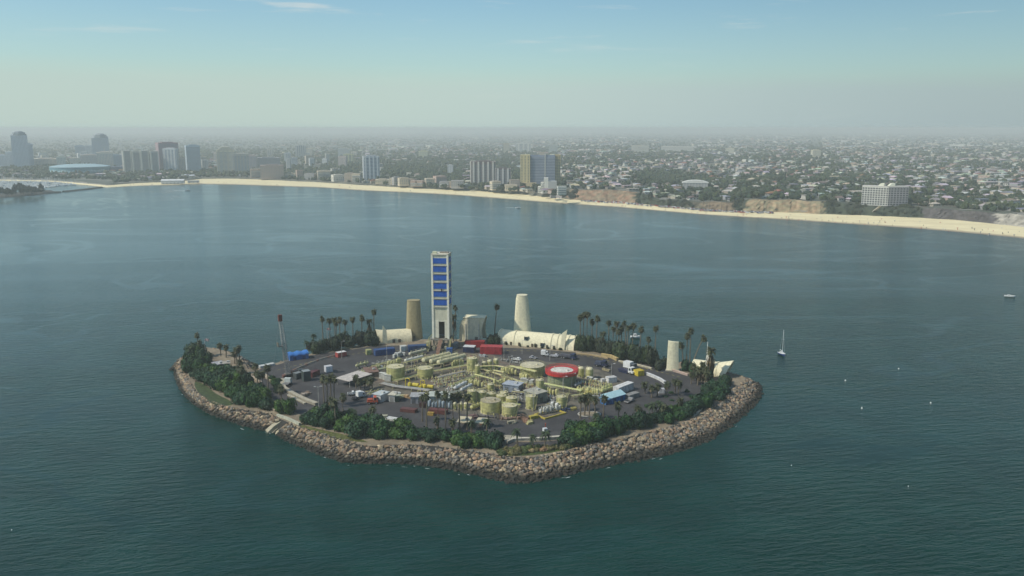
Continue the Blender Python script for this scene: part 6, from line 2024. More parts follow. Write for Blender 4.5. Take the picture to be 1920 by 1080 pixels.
# plain buildings inside the plant
def shed(pa, pb, depth, h, label, wallc, roofc, name='metal_shed', cat='shed', roof='flat', doors=1, open_front=False, z=G):
    A, B = P(pa[0], pa[1], z), P(pb[0], pb[1], z)
    dv = B - A
    w = dv.length
    t = thing(name, label, cat, (A.x, A.y, z), math.atan2(dv.y, dv.x))
    if open_front:
        pm = MB().box(-0.14, 0.14, -0.14, 0.14, 0, h).mesh('post', M_PAINT)
        for x in np.linspace(0.3, w - 0.3, max(2, int(w / 5) + 1)):
            for y in (0.3, depth - 0.3):
                link('post', pm, t, (0.4, 0.38, 0.34), (float(x), y, 0))
        MB().box(0.5, w - 0.5, depth - 0.9, depth - 0.6, 0, h).build('back_wall', M_PAINT, t, wallc)
    else:
        MB().box(0, w, 0, depth, 0, h).build('wall', M_PAINT, t, wallc)
        m = MB()
        for i in range(doors):
            x = w * (i + 0.5) / doors
            MB().box(x - 0.9, x + 0.9, -0.08, 0.0, 0, min(2.4, h * 0.8)).build('door', M_PAINT, t, tuple(q * 0.45 for q in wallc))
        if h > 2.6:
            MB().box(-0.07, 0.0, depth * 0.3, depth * 0.6, 1.2, 2.2).build('window', M_GLASS, t)
    if roof == 'flat':
        MB().box(-0.4, w + 0.4, -0.4, depth + 0.4, h, h + 0.28).build('roof', M_PAINT, t, roofc)
        MB().box(w * 0.6, w * 0.6 + 1.4, depth * 0.4, depth * 0.4 + 1.2, h + 0.28, h + 1.0).build('roof_unit', M_PAINT, t, (0.55, 0.55, 0.52))
    elif roof == 'gable':
        m = MB()
        e = 0.35
        k = depth * 0.22
        m.add([(-e, -e, h - 0.05), (w + e, -e, h - 0.05), (w + e, depth / 2, h + k), (-e, depth / 2, h + k), (-e, depth + e, h - 0.05), (w + e, depth + e, h - 0.05)], [(0, 1, 2, 3), (3, 2, 5, 4), (0, 3, 4), (1, 5, 2)])
        m.build('roof', M_CLOTH, t, roofc)
    elif roof == 'barrel':
        rows = [[(x, depth / 2 - (depth / 2 + 0.1) * math.cos(math.pi * j / 10), h + depth * 0.24 * math.sin(math.pi * j / 10)) for j in range(11)] for x in np.linspace(-0.1, w + 0.1, 9)]
        rows = [[(p_[0], p_[1], p_[2] + 0.35 * math.sin(i * 1.9)) for p_ in r_] for i, r_ in enumerate(rows)]
        m = MB().grid(rows)
        m.add(rows[0], [tuple(range(11))])
        m.add(rows[-1], [tuple(range(11))])
        m.build('roof', M_CLOTH, t, roofc, smooth=True)
    return t, w
shed((943, 733), (972, 737), 6, 3.4, 'blue-grey metal shed in the middle of the plant', (0.30, 0.34, 0.40), (0.44, 0.48, 0.54), doors=2)
shed((1004, 758), (1026, 752), 8, 4.6, 'grey control building between the two slim front tanks', (0.24, 0.25, 0.22), (0.46, 0.44, 0.36), name='control_building', cat='building')
shed((804, 757), (832, 757), 7, 3.4, 'pale green-grey building under the palms, left half', (0.36, 0.40, 0.36), (0.52, 0.55, 0.48), name='pump_house', cat='building', doors=3)
shed((833, 759), (850, 757), 6, 2.8, 'pale green-grey building under the palms, right half', (0.34, 0.38, 0.34), (0.48, 0.52, 0.45), name='pump_house', cat='building')
shed((631, 721), (656, 727), 15, 3.2, 'open carport with a wide pinkish-white flat roof', (0.08, 0.08, 0.09), (0.62, 0.56, 0.50), name='carport', cat='carport', open_front=True)
shed((688, 708), (710, 706), 10, 2.4, 'low shed with a plain rusty-brown roof', (0.26, 0.20, 0.16), (0.24, 0.14, 0.10))
shed((700, 752), (714, 755), 6, 3.4, 'small white shed behind the orange-red truck', (0.66, 0.67, 0.66), (0.55, 0.60, 0.60))
shed((729, 753), (740, 754), 5, 3.2, 'small white shed with a cream roof and dark doorway', (0.64, 0.64, 0.60), (0.62, 0.58, 0.46))
shed((741, 754), (748, 754), 4, 3.0, 'narrow dark green shed against the small cream-roofed shed', (0.04, 0.09, 0.06), (0.42, 0.46, 0.36))
shed((770, 757), (793, 757), 6, 3.2, 'long grey shed left of the green-grey pump house', (0.34, 0.34, 0.36), (0.42, 0.42, 0.42), doors=2)
shed((858, 803), (878, 804), 7, 2.6, 'tan picnic shelter with a cream roof, left of two', (0.34, 0.24, 0.15), (0.62, 0.54, 0.36), name='shelter', cat='shelter', open_front=True)
shed((892, 804), (907, 805), 6, 2.6, 'tan picnic shelter with a cream roof, right of two', (0.30, 0.16, 0.10), (0.64, 0.58, 0.40), name='shelter', cat='shelter', open_front=True)
shed((1146, 758), (1172, 750), 6.5, 3.0, 'blue-walled shed with a pale blue gabled roof', (0.06, 0.20, 0.48), (0.40, 0.60, 0.66), name='blue_shed', roof='gable', doors=2)
shed((1136, 760), (1144, 758), 4, 2.4, 'low blue lean-to at the left end of the blue shed', (0.06, 0.18, 0.42), (0.16, 0.34, 0.52), name='blue_shed')
shed((398, 690), (408, 694), 5, 2.8, 'small grey-roofed hut among the left peninsula palms, left of two', (0.10, 0.10, 0.11), (0.42, 0.42, 0.44), name='hut', cat='hut')
shed((418, 693), (431, 692), 5, 3.0, 'dark hut with a patchy roof on the left peninsula, right of two', (0.07, 0.08, 0.10), (0.44, 0.40, 0.34), name='hut', cat='hut')
shed((544, 677), (579, 672), 6, 2.6, 'bright blue tarpaulin shed with a humped roof by the far left road', (0.04, 0.14, 0.40), (0.05, 0.19, 0.52), name='tarpaulin_shed', roof='barrel', doors=2)

# yellow skid frame
v = P(1024, 786)
t = thing('skid_frame', 'long yellow skid frame under the white drums', 'skid', P(1022, 787), math.atan2(P(1062, 776).y - P(1022, 787).y, P(1062, 776).x - P(1022, 787).x))
Ls = (P(1062, 776) - P(1022, 787)).length
MB().box(0, Ls, 0, 0.5, 0, 0.7).build('beam', M_CLEAN, t, (0.56, 0.44, 0.08))
MB().box(0, Ls, 7, 7.5, 0, 0.7).build('beam', M_CLEAN, t, (0.56, 0.44, 0.08))
MB().box(0, 0.5, 0.52, 6.98, 0, 0.66).build('crossbeam', M_CLEAN, t, (0.5, 0.4, 0.08))
MB().box(Ls - 0.5, Ls, 0.52, 6.98, 0, 0.66).build('crossbeam', M_CLEAN, t, (0.5, 0.4, 0.08))

# ================================================================== VEHICLES, CONTAINERS, RIG, LAMPS
def axis(pa, pb, z=G):
    A, B = P(pa[0], pa[1], z), P(pb[0], pb[1], z)
    d = B - A
    return A, d.length, math.atan2(d.y, d.x)
def container(pa, pb, wd, h, label, col, roofc=None, name='container', cat='container', group=None, stack=None):
    A, L_, a = axis(pa, pb)
    t = thing(name, label, cat, (A.x, A.y, G + 0.05), a, group)
    m = MB()
    m.box(0, L_, 0, wd, 0, h)
    m.build('body', M_PAINT, t, col)
    m = MB()
    n = max(4, int(L_ / 0.9))
    for i in range(n):
        x = (i + 0.25) * L_ / n
        m.box(x, x + L_ / n * 0.5, -0.06, 0.0, 0.15, h - 0.15, bottom=False)
    tag(m.build('corrugation', M_PAINT, t, col), kind='stuff')
    MB().box(-0.04, L_ + 0.04, -0.07, wd + 0.04, h, h + 0.12).build('roof', M_PAINT, t, roofc or tuple(x * 0.9 for x in col))
    for s_ in (0, 1):
        MB().box(L_, L_ + 0.06, 0.08 + s_ * wd / 2, wd / 2 - 0.08 + s_ * wd / 2, 0.1, h - 0.1).build('door', M_PAINT, t, tuple(x * 0.85 for x in col))
    MB().box(-0.08, L_ + 0.08, -0.1, wd + 0.06, -0.02, 0.14).build('base_rail', M_PAINT, t, tuple(x * 0.6 for x in col))
    return t
REDC, BLUEC, NAVY = (0.42, 0.035, 0.045), (0.03, 0.10, 0.30), (0.025, 0.035, 0.09)
container((900, 664), (941, 665), 6, 4.0, 'long bright red container nearest the rig, on the far road', REDC, (0.46, 0.06, 0.06))
container((871, 651), (908, 652), 4, 3.4, 'dark red container behind the long bright red one', (0.34, 0.025, 0.025))
container((868, 661), (889, 662), 5, 3.2, 'half white half blue container beside the rig', NAVY, (0.66, 0.68, 0.68))
container((704, 668), (741, 664), 4, 3.2, 'long dark blue container with a cluttered roof, left of the rig', (0.035, 0.085, 0.24))
container((766, 661), (800, 659), 4, 3.4, 'dark blue container just left of the rig', (0.035, 0.08, 0.20))
container((837, 664), (848, 664), 3, 3.0, 'small blue box by the foot of the rig ramp', (0.04, 0.12, 0.34))
container((634, 671), (650, 668), 3.2, 2.6, 'small red container with a white roof by the upper left road', (0.44, 0.08, 0.07), (0.70, 0.68, 0.66))
container((688, 666), (697, 665), 3, 2.6, 'small olive box at the upper left road', (0.42, 0.42, 0.18))
container((752, 660), (763, 659), 3, 3.0, 'small white box between the two dark blue containers', (0.68, 0.68, 0.62))
container((612, 699), (624, 697), 3, 3.0, 'white box frame standing alone on the left of the yard', (0.72, 0.72, 0.74))
container((570, 716), (583, 714), 4, 5.0, 'dark green cabin behind the workover rig', (0.06, 0.08, 0.075), (0.30, 0.33, 0.33))
container((556, 712), (567, 709), 3, 3.0, 'dark grey cabin touching the workover rig', (0.08, 0.09, 0.09), (0.24, 0.26, 0.26))
container((586, 708), (600, 702), 3, 2.4, 'dark maroon bin right of the green cabin', (0.14, 0.04, 0.04))
container((1160, 741), (1188, 730), 3.4, 3.4, 'long white trailer box behind the blue shed', (0.70, 0.69, 0.66), (0.74, 0.73, 0.70))
container((1180, 750), (1199, 744), 3, 2.0, 'grey equipment trailer right of the blue shed', (0.32, 0.31, 0.29))
container((1141, 719), (1157, 717), 3.4, 2.6, 'white cube tank on the yard right of the domed tanks', (0.70, 0.69, 0.66))
container((1129, 717), (1135, 716), 1.6, 1.4, 'little white drum box left of the white cube tank', (0.70, 0.69, 0.66))
container((1235, 738), (1246, 738), 2.6, 2.0, 'small white box among the palms by the white barrier', (0.66, 0.66, 0.68))
container((1196, 706), (1208, 704), 4, 2.6, 'bright yellow box by the far right road', (0.66, 0.50, 0.05))
container((1064, 727), (1073, 726), 2.6, 2.4, 'small dark red box at the foot of the red-rimmed tank', (0.30, 0.03, 0.035))
container((1160, 697), (1176, 701), 3.0, 0.9, 'dark flatbed load beside the white cab on the right', NAVY)
container((488, 691), (516, 685), 2.6, 1.0, 'long white slab on the shore road at the left', (0.66, 0.67, 0.64))
container((750, 772), (778, 775), 3.0, 1.3, 'rusty maroon pipe rack box on the front road, left of two', (0.15, 0.06, 0.05))
container((803, 775), (836, 778), 3.0, 1.7, 'rusty maroon pipe rack box on the front road, right of two', (0.17, 0.06, 0.05))
container((801, 779), (812, 780), 1.6, 1.2, 'small orange-yellow frame box below the right maroon rack', (0.50, 0.33, 0.08))
container((786, 764), (796, 765), 2.4, 2.0, 'dark trailer end between grey shed and maroon racks', (0.08, 0.04, 0.035))
container((995, 787), (1010, 784), 1.8, 1.2, 'small yellow tank box left of the yellow skid', (0.56, 0.46, 0.10))
container((722, 788), (741, 791), 3, 0.8, 'white slab boat cover lying behind the front hedge', (0.74, 0.74, 0.70))
container((716, 783), (726, 783), 2, 0.6, 'cream plank stack above the white slab behind the hedge', (0.48, 0.47, 0.34))
container((1020, 812), (1027, 811), 1.6, 1.6, 'white cube at the plaza edge of the front road', (0.70, 0.72, 0.72))
container((1022, 804), (1023.5, 804), 0.6, 2.2, 'narrow orange-red post box above the white cube', (0.60, 0.12, 0.06))

def truck(pa, pb, wd, label, cabc, bedc, kind='flatbed', name='truck', cat='truck', group=None, load=None):
    A, L_, a = axis(pa, pb)
    t = thing(name, label, cat, (A.x, A.y, G + 0.02), a, group)
    k = wd / 2.4
    MB().box(0.1, L_ - 0.1, 0.25 * k, wd - 0.25 * k, 0.45 * k, 0.75 * k).build('chassis', M_PAINT, t, (0.05, 0.05, 0.05))
    cl = min(2.3 * k, L_ * 0.4)
    hc = 2.5 * k if kind != 'pickup' else 1.75 * k
    prof = [(L_ - cl, 0.6 * k), (L_, 0.6 * k), (L_, 1.25 * k), (L_ - cl * 0.22, 1.45 * k), (L_ - cl * 0.36, hc), (L_ - cl, hc)]
    MB().prism(prof, 0.05, wd - 0.05).build('cab', M_CLEAN, t, cabc)
    m = MB()
    m.add([(L_ - cl * 0.19, 0.2, 1.48 * k), (L_ - cl * 0.19, wd - 0.2, 1.48 * k), (L_ - cl * 0.33, wd - 0.2, hc * 0.97), (L_ - cl * 0.33, 0.2, hc * 0.97)], [(0, 1, 2, 3)])
    m.build('windscreen', M_GLASS, t)
    for y in (0.0, wd - 0.04):
        MB().box(L_ - cl * 0.85, L_ - cl * 0.45, y, y + 0.04, 1.45 * k, hc * 0.93).build('side_window', M_GLASS, t)
    if kind == 'flatbed':
        MB().box(0, L_ - cl - 0.1, 0, wd, 0.8 * k, 1.0 * k).build('bed', M_PAINT, t, bedc)
    elif kind == 'box':
        MB().box(0, L_ - cl - 0.1, 0, wd, 0.8 * k, 3.0 * k).build('box_body', M_CLEAN, t, bedc)
    elif kind == 'pickup':
        bl = L_ - cl - 0.02
        MB().box(0, bl, 0.05, wd - 0.05, 0.55 * k, 0.7 * k).build('bed', M_PAINT, t, bedc)
        for y in (0.05, wd - 0.17):
            MB().box(0, bl, y, y + 0.12, 0.7 * k, 1.15 * k).build('bed_side', M_CLEAN, t, cabc)
        MB().box(0, 0.1, 0.18, wd - 0.18, 0.7 * k, 1.15 * k).build('tailgate', M_CLEAN, t, cabc)
    elif kind == 'tanker':
        m = MB()
        m.M = Matrix.Translation((0, wd / 2, 1.75 * k)) @ Matrix.Rotation(math.pi / 2, 4, 'Y')
        m.cyl(0, 0, 0.1, L_ - cl - 0.2, wd * 0.46, n=14)
        m.build('tank_body', M_CLEAN, t, bedc)
    wm = MB()
    wm.M = Matrix.Rotation(math.pi / 2, 4, 'X')
    wm.cyl(0, 0, -0.16 * k, 0.16 * k, 0.46 * k, n=12)
    me = wm.mesh('wheel', M_RUBBER)
    rim = MB()
    rim.M = Matrix.Rotation(math.pi / 2, 4, 'X')
    rim.cyl(0, 0, -0.18 * k, 0.18 * k, 0.22 * k, n=8)
    rm = rim.mesh('rim', M_PAINT)
    for x in (0.16, 0.30, 0.84) if L_ > 7 else (0.2, 0.82):
        for y in (0.15, wd - 0.15):
            w_ = link('wheel', me, t, None, (L_ * x, y, 0.46 * k))
            link('rim', rm, w_, (0.4, 0.4, 0.4))
    for y in (0.3, wd - 0.6):
        MB().box(L_ - 0.02, L_ + 0.05, y, y + 0.3, 0.8 * k, 1.0 * k).build('headlight', M_CLEAN, t, (0.7, 0.7, 0.65))
    if load:
        MB().box(0.3, L_ - cl - 0.4, 0.2, wd - 0.2, 1.02 * k, 1.02 * k + load[0]).build('load', M_PAINT, t, load[1])
    return t
WHT = (0.74, 0.74, 0.72)
truck((1014, 668), (1028, 669), 2.6, 'white van parked on the far road below the long vault, left of two', WHT, WHT, 'box', 'van', 'van')
truck((1030, 670), (1046, 671), 2.4, 'silver-white pickup behind the white van on the far road', (0.6, 0.6, 0.64), (0.2, 0.2, 0.2), 'pickup', 'pickup_truck', 'pickup')
truck((1048, 671), (1078, 676), 3.0, 'long dark navy flatbed truck on the far road below the vault', NAVY, (0.06, 0.06, 0.08), 'flatbed', load=(1.0, (0.10, 0.10, 0.12)))
truck((1114, 687), (1137, 690), 3.2, 'dark blue truck parked at the bend of the far road', (0.03, 0.035, 0.08), (0.05, 0.06, 0.10), 'flatbed', load=(1.4, (0.07, 0.08, 0.12)))
truck((1158, 696), (1186, 704), 3.4, 'dark flatbed truck with a white cab unit on the right of the yard', WHT, (0.03, 0.03, 0.07), 'flatbed')
truck((1168, 692), (1190, 697), 3.4, 'white box truck behind the dark flatbed on the right', (0.12, 0.13, 0.14), WHT, 'box')
truck((652, 743), (666, 742), 2.6, 'white pickup with a dark bed in the left car row', WHT, (0.08, 0.08, 0.08), 'pickup', 'pickup_truck', 'pickup')
truck((672, 748), (686, 745), 2.6, 'white van right of the white pickup in the left car row', WHT, WHT, 'box', 'van', 'van')
truck((688, 759), (709, 758), 3.2, 'orange-red truck at the left end of the front road', (0.50, 0.09, 0.04), (0.46, 0.10, 0.05), 'flatbed', load=(0.9, (0.46, 0.09, 0.04)))
truck((696, 750), (704, 748), 2.2, 'dark blue car behind the orange-red truck', (0.03, 0.05, 0.14), (0.03, 0.05, 0.14), 'pickup', 'pickup_truck', 'pickup')
truck((662, 752), (672, 750), 2.2, 'dark grey pickup between the white pickup and white van', (0.07, 0.07, 0.08), (0.04, 0.04, 0.04), 'pickup', 'pickup_truck', 'pickup')
truck((1178, 758), (1190, 752), 2.4, 'grey pickup behind the blue shed trailer', (0.34, 0.33, 0.32), (0.1, 0.1, 0.1), 'pickup', 'pickup_truck', 'pickup')
truck((958, 676), (974, 678), 2.4, 'white pickup right of the slim back vessels on the far road', WHT, (0.2, 0.2, 0.2), 'pickup', 'pickup_truck', 'pickup')
truck((540, 726), (548, 719), 3.2, 'white truck with a pale green cab at the foot of the workover rig', (0.66, 0.70, 0.66), (0.2, 0.2, 0.2), 'flatbed')
truck((1008, 673), (996, 671), 2.2, 'grey pickup on the far road left of the white van', (0.4, 0.4, 0.42), (0.1, 0.1, 0.1), 'pickup', 'pickup_truck', 'pickup')

# workover rig with a lattice mast
v = P(541, 706)
t = thing('workover_rig', 'tall thin lattice mast rig with rusty-red crown, left of the yard', 'rig', (v.x, v.y, G), face_cam(v) + 0.3)
s = ppm(v)
hm_ = z_at(v, 589) - G
lean = Vector((-11 / s, 0, 0))
def lattice(t, name, z0, z1, w0, w1, col, n):
    m = MB()
    def cpt(z, i):
        q = z / hm_
        w_ = (w0 + (w1 - w0) * (z - z0) / (z1 - z0)) / 2
        dx, dy = ((-1, -1), (1, -1), (1, 1), (-1, 1))[i % 4]
        return Vector((lean.x * q + dx * w_, dy * w_, z))
    for i in range(4):
        m.tube([cpt(z0, i), cpt(z1, i)], 0.14, 5)
    for k in range(n):
        za, zb = z0 + (z1 - z0) * k / n, z0 + (z1 - z0) * (k + 1) / n
        for i in range(4):
            m.tube([cpt(za, i), cpt(zb, i + 1)], 0.07, 4)
            m.tube([cpt(zb, i), cpt(zb, i + 1)], 0.07, 4)
    return m.build(name, M_PAINT, t, col)
lattice(t, 'lower_mast', 1.5, hm_ * 0.55, 2.0, 1.7, (0.32, 0.31, 0.30), 12)
lattice(t, 'upper_mast', hm_ * 0.55, hm_ * 0.9, 1.6, 1.3, (0.55, 0.55, 0.52), 9)
MB().box(lean.x * 0.95 - 0.9, lean.x * 0.95 + 0.9, -0.9, 0.9, hm_ * 0.9, hm_).build('crown', M_PAINT, t, (0.16, 0.05, 0.035))
m = MB().box(lean.x * 0.5 - 3.2, lean.x * 0.5 - 0.8, -1.2, 1.2, hm_ * 0.5, hm_ * 0.5 + 0.25)
m.build('racking_board', M_PAINT, t, (0.14, 0.13, 0.11))
MB().box(lean.x * 0.5 - 3.3, lean.x * 0.5 - 3.1, -1.2, 1.2, hm_ * 0.5 + 0.26, hm_ * 0.5 + 2.2).build('windbreak', M_PAINT, t, (0.16, 0.14, 0.11))
MB().tube([(lean.x * 0.8 + 0.7, 0.9, hm_ * 0.88), (4.0, 4.5, 0.3)], 0.06, 4).build('guy_wire', M_PAINT, t, (0.2, 0.2, 0.2))
MB().tube([(lean.x * 0.8 - 0.7, 0.9, hm_ * 0.88), (-7.0, 4.5, 0.3)], 0.06, 4).build('guy_wire', M_PAINT, t, (0.2, 0.2, 0.2))
MB().tube([(lean.x * 0.5 - 0.8, 0, hm_ * 0.5), (0.6, 0, 1.4)], 0.12, 5).build('stand_pipe', M_PAINT, t, (0.35, 0.34, 0.33))
MB().box(-1.6, 7.5, -1.4, 1.4, 0.9, 1.5).build('carrier_bed', M_PAINT, t, (0.07, 0.07, 0.08))
MB().box(5.6, 7.6, -1.3, 1.3, 1.5, 3.0).build('cab', M_PAINT, t, (0.10, 0.11, 0.11))
MB().box(1.6, 4.8, -1.2, 1.2, 1.5, 2.8).build('drawworks', M_PAINT, t, (0.12, 0.07, 0.05))
MB().box(-1.9, 1.4, -1.7, 1.7, 1.52, 1.75).build('work_floor', M_PAINT, t, (0.20, 0.18, 0.15))
MB().box(-3.0, -1.7, -1.2, 1.2, 0, 1.3).build('step_box', M_PAINT, t, (0.22, 0.11, 0.09))
wm = MB()
wm.M = Matrix.Rotation(math.pi / 2, 4, 'X')
wm.cyl(0, 0, -0.2, 0.2, 0.55, n=12)
me = wm.mesh('wheel', M_RUBBER)
for x in (0.4, 1.8, 5.6, 6.9):
    for y in (-1.25, 1.25):
        link('wheel', me, t, None, (x, y, 0.55))

# lamp posts and flag poles
def lamp(px, pyb, pyt, label, col=(0.52, 0.50, 0.44), arms=1, flag=None):
    v = P(px, pyb)
    h = z_at(v, pyt) - G
    t = thing('lamp_post' if not flag else 'flag_pole', label, 'lamp post' if not flag else 'flag pole', v, face_cam(v), 'lamp posts of the yard' if not flag else None)
    MB().tube([(0, 0, 0), (0, 0, h)], 0.14, 6, r1=0.09).build('pole', M_PAINT, t, col)
    if flag:
        m = MB()
        rows = [[(0.1 + 2.2 * i / 6, 0.25 * math.sin(i * 1.1), z + 0.08 * math.sin(i)) for i in range(7)] for z in (h - 1.5, h - 0.1)]
        back = [[(p_[0], p_[1] + 0.03, p_[2]) for p_ in r_] for r_ in rows]
        m.grid(rows)
        m.grid(back)
        m.build('flag', M_CLOTH, t, flag)
    else:
        for k in range(arms):
            sx_ = 1 if k == 0 else -1
            MB().tube([(0, 0, h - 0.2), (sx_ * 1.3, 0, h)], 0.06, 5).build('arm', M_PAINT, t, col)
            MB().box(*sorted((sx_ * 0.9, sx_ * 1.9)), -0.22, 0.22, h, h + 0.22).build('lamp_head', M_PAINT, t, (0.6, 0.6, 0.58))
    return t
lamp(598, 768, 725, 'white lamp post standing alone on the left part of the yard', (0.62, 0.60, 0.52), 2)
lamp(1262, 696, 661, 'thin brown lamp post in front of the upright cream slab', (0.24, 0.17, 0.10), 2)
lamp(386, 674, 635, 'white pole with a faded pinkish flag on the left peninsula', (0.7, 0.7, 0.68), flag=(0.62, 0.42, 0.40))
lamp(614, 640, 615, 'pale pink flag pole among palms left of the tower', (0.66, 0.52, 0.48), flag=(0.6, 0.36, 0.34))
for i, (px, yb, yt) in enumerate(((641, 672, 640), (726, 688, 648), (945, 672, 640), (979, 664, 638), (1031, 676, 648), (1146, 712, 682), (1000, 771, 726), (971, 774, 738), (1056, 752, 706), (800, 774, 750), (943, 664, 636), (1072, 728, 700), (862, 700, 672), (772, 700, 672), (955, 701, 668))):
    lamp(px, yb, yt, 'thin grey lamp post, ' + ordinal(i + 1) + ' of the yard, ' + where(P(px, yt)))

# lengths of yellow pipe stacked criss-cross, and loose pallets
t = thing('pipe_stack', 'criss-cross stack of pale yellow pipes beside the left car row', 'pipe stack', P(698, 738))
for i in range(22):
    x, y = R.uniform(-4, 4), R.uniform(-3.5, 3.5)
    a = math.radians(50) if i % 2 else math.radians(-50)
    MB().tube([(x, y, 0.15 + 0.12 * (i % 5)), (x + 2.6 * math.cos(a), y + 2.6 * math.sin(a), 0.9 + 0.14 * (i % 5))], 0.15, 6).build('pipe', M_PAINT, t, (0.60, 0.56, 0.26) if i % 3 else (0.66, 0.64, 0.54))
rp2 = random.Random(31)
for i, (px, py, phrase, colr) in enumerate(((580, 738, 'left of the white lamp post', (0.3, 0.22, 0.16)), (571, 742, 'by the long pale ramp wall', (0.34, 0.28, 0.22)), (866, 700, 'below the tall back vessel', (0.36, 0.3, 0.14)), (960, 793, 'below the shorter front tank, left', (0.36, 0.33, 0.24)), (996, 793, 'below the slim front tank', (0.46, 0.42, 0.2)), (984, 790, 'below the front tanks, rust brown', (0.30, 0.17, 0.11)), (1050, 700, 'right of the broad tank', (0.3, 0.3, 0.3)), (1138, 695, 'beside the dark blue truck', (0.40, 0.34, 0.20)), (1118, 716, 'near the white cube tank', (0.24, 0.24, 0.25)), (885, 783, 'by the left foot of the biggest front tank', (0.2, 0.12, 0.11)), (1076, 768, 'right of the yellow skid', (0.5, 0.42, 0.12)), (752, 745, 'right of the narrow green shed', (0.5, 0.46, 0.26)), (766, 746, 'left of the long grey shed', (0.44, 0.30, 0.16)), (905, 668, 'before the bright red container', (0.40, 0.42, 0.42)), (883, 672, 'before the half white container', (0.36, 0.06, 0.05)), (820, 668, 'at the foot of the rig ramp', (0.46, 0.16, 0.10)), (812, 670, 'left of the rig ramp foot', (0.42, 0.40, 0.22)), (790, 666, 'by the farthest thin vessel', (0.4, 0.4, 0.24)))):
    v = P(px, py)
    t = thing('pallet_stack', 'small stack of crates and pallets ' + phrase, 'pallet stack', v, rp2.uniform(0, 3), 'pallets about the yard')
    for k in range(5):
        x, y = rp2.uniform(-1.6, 1.6), rp2.uniform(-1.2, 1.2)
        w_, h_ = rp2.uniform(0.7, 1.4), rp2.uniform(0.4, 1.3)
        kk = rp2.uniform(0.7, 1.2)
        MB().box(x - w_, x + w_, y - w_ * 0.6, y + w_ * 0.6, 0 + k * 0.004, h_).build('crate', M_PAINT, t, tuple(q * kk for q in colr))
# round palm bed with a pale kerb
v = P(1105, 777)
t = thing('palm_bed', 'round planting bed with a pale kerb under the palms left of the blue shed', 'planting bed', v)
rows = [[(5.2 * k * math.cos(a * math.pi / 12), 3.6 * k * math.sin(a * math.pi / 12), z) for a in range(24)] for k, z in ((1.0, 0), (1.0, 0.35), (0.92, 0.35), (0.92, 0.1))]
MB().grid(rows, closed=True).build('kerb', M_CONC, t, (0.5, 0.48, 0.42))
MB().slab([(4.7 * math.cos(a * math.pi / 12), 3.2 * math.sin(a * math.pi / 12)) for a in range(24)], 0.2, 0.2).build('soil', M_SOIL, t)

# ================================================================== BOATS AND BUOYS
def hull(m, L_, w_, h, sheer=0.35):
    rows = []
    for i in range(9):
        q = i / 8
        k = math.sin(math.pi * min(1.0, 0.28 + 0.72 * (1 - q)) ** 1.0 / 2) if q < 0.5 else math.sqrt(max(0.0, 1 - ((q - 0.5) / 0.5) ** 2.2))
        k = max(k, 0.02)
        zz = h + sheer * (q ** 2)
        x = L_ * (q - 0.5)
        rows.append([(x, -w_ / 2 * k, zz), (x, -w_ / 2 * k * 0.9, zz * 0.4), (x * 0.94, 0, -0.3), (x, w_ / 2 * k * 0.9, zz * 0.4), (x, w_ / 2 * k, zz)])
    m.grid(rows)
    m.add(rows[0], [(0, 1, 2, 3, 4)])
    return [(r_[0], r_[-1]) for r_ in rows]
def boat(px, py, L_, w_, h, ang, label, hullc, deckc, name, cat, mast=0, cabin=None, keel_stripe=None):
    v = P(px, py, 0)
    t = thing(name, label, cat, (v.x, v.y, 0.0), face_cam(v) + ang)
    m = MB()
    edge = hull(m, L_, w_, h)
    m.build('hull', M_CLEAN, t, hullc)
    m = MB()
    m.grid([[a[0] for a in edge], [a[1] for a in edge]])
    o = m.build('deck', M_CLEAN, t, deckc)
    o.location.z = -0.05
    m = MB()
    for sd in (0, 1):
        m.tube([tuple(a[sd]) for a in edge], 0.09, 5)
    m.build('gunwale', M_CLEAN, t, deckc)
    if cabin:
        cl, ch, cx_ = cabin
        MB().prism([(cx_ - cl / 2, h - 0.1), (cx_ + cl / 2, h), (cx_ + cl / 2 - ch * 0.5, h + ch), (cx_ - cl / 2 + 0.1, h + ch)], -w_ * 0.3, w_ * 0.3).build('cabin', M_CLEAN, t, (0.76, 0.76, 0.74))
        MB().box(cx_ - cl * 0.4, cx_ + cl * 0.25, -w_ * 0.3 - 0.03, -w_ * 0.3 + 0.01, h + ch * 0.45, h + ch * 0.8).build('cabin_window', M_GLASS, t)
        MB().box(cx_ - cl * 0.4, cx_ + cl * 0.25, w_ * 0.3 - 0.01, w_ * 0.3 + 0.03, h + ch * 0.45, h + ch * 0.8).build('cabin_window', M_GLASS, t)
    if mast:
        MB().tube([(0.5, 0, h), (0.5, 0, h + mast)], 0.13, 6, r1=0.09).build('mast', M_CLEAN, t, (0.78, 0.78, 0.76))
        MB().tube([(0.5, 0, h + 1.4), (-L_ * 0.38, 0, h + 1.5)], 0.16, 6).build('boom', M_CLEAN, t, (0.7, 0.7, 0.68))
        MB().tube([(0.5, 0, h + mast), (L_ * 0.46, 0, h + 0.3)], 0.025, 4).build('forestay', M_CLEAN, t, (0.6, 0.6, 0.6))
        MB().tube([(0.5, 0, h + mast), (-L_ * 0.48, 0, h + 0.2)], 0.025, 4).build('backstay', M_CLEAN, t, (0.6, 0.6, 0.6))
        MB().box(0.45, 0.55, -0.9, 0.9, h + mast * 0.6, h + mast * 0.6 + 0.06).build('spreader', M_CLEAN, t, (0.7, 0.7, 0.7))
    return t
vb = P(1466, 667, 0)
boat(1466, 666, 6.6, 2.6, 1.2, math.radians(-62), 'white sailboat with a bare mast and blue hull anchored right of the island', (0.02, 0.06, 0.22), (0.76, 0.76, 0.74), 'sailboat', 'sailboat', mast=z_at(vb, 619) - 1.2, cabin=(2.6, 0.7, -0.3))
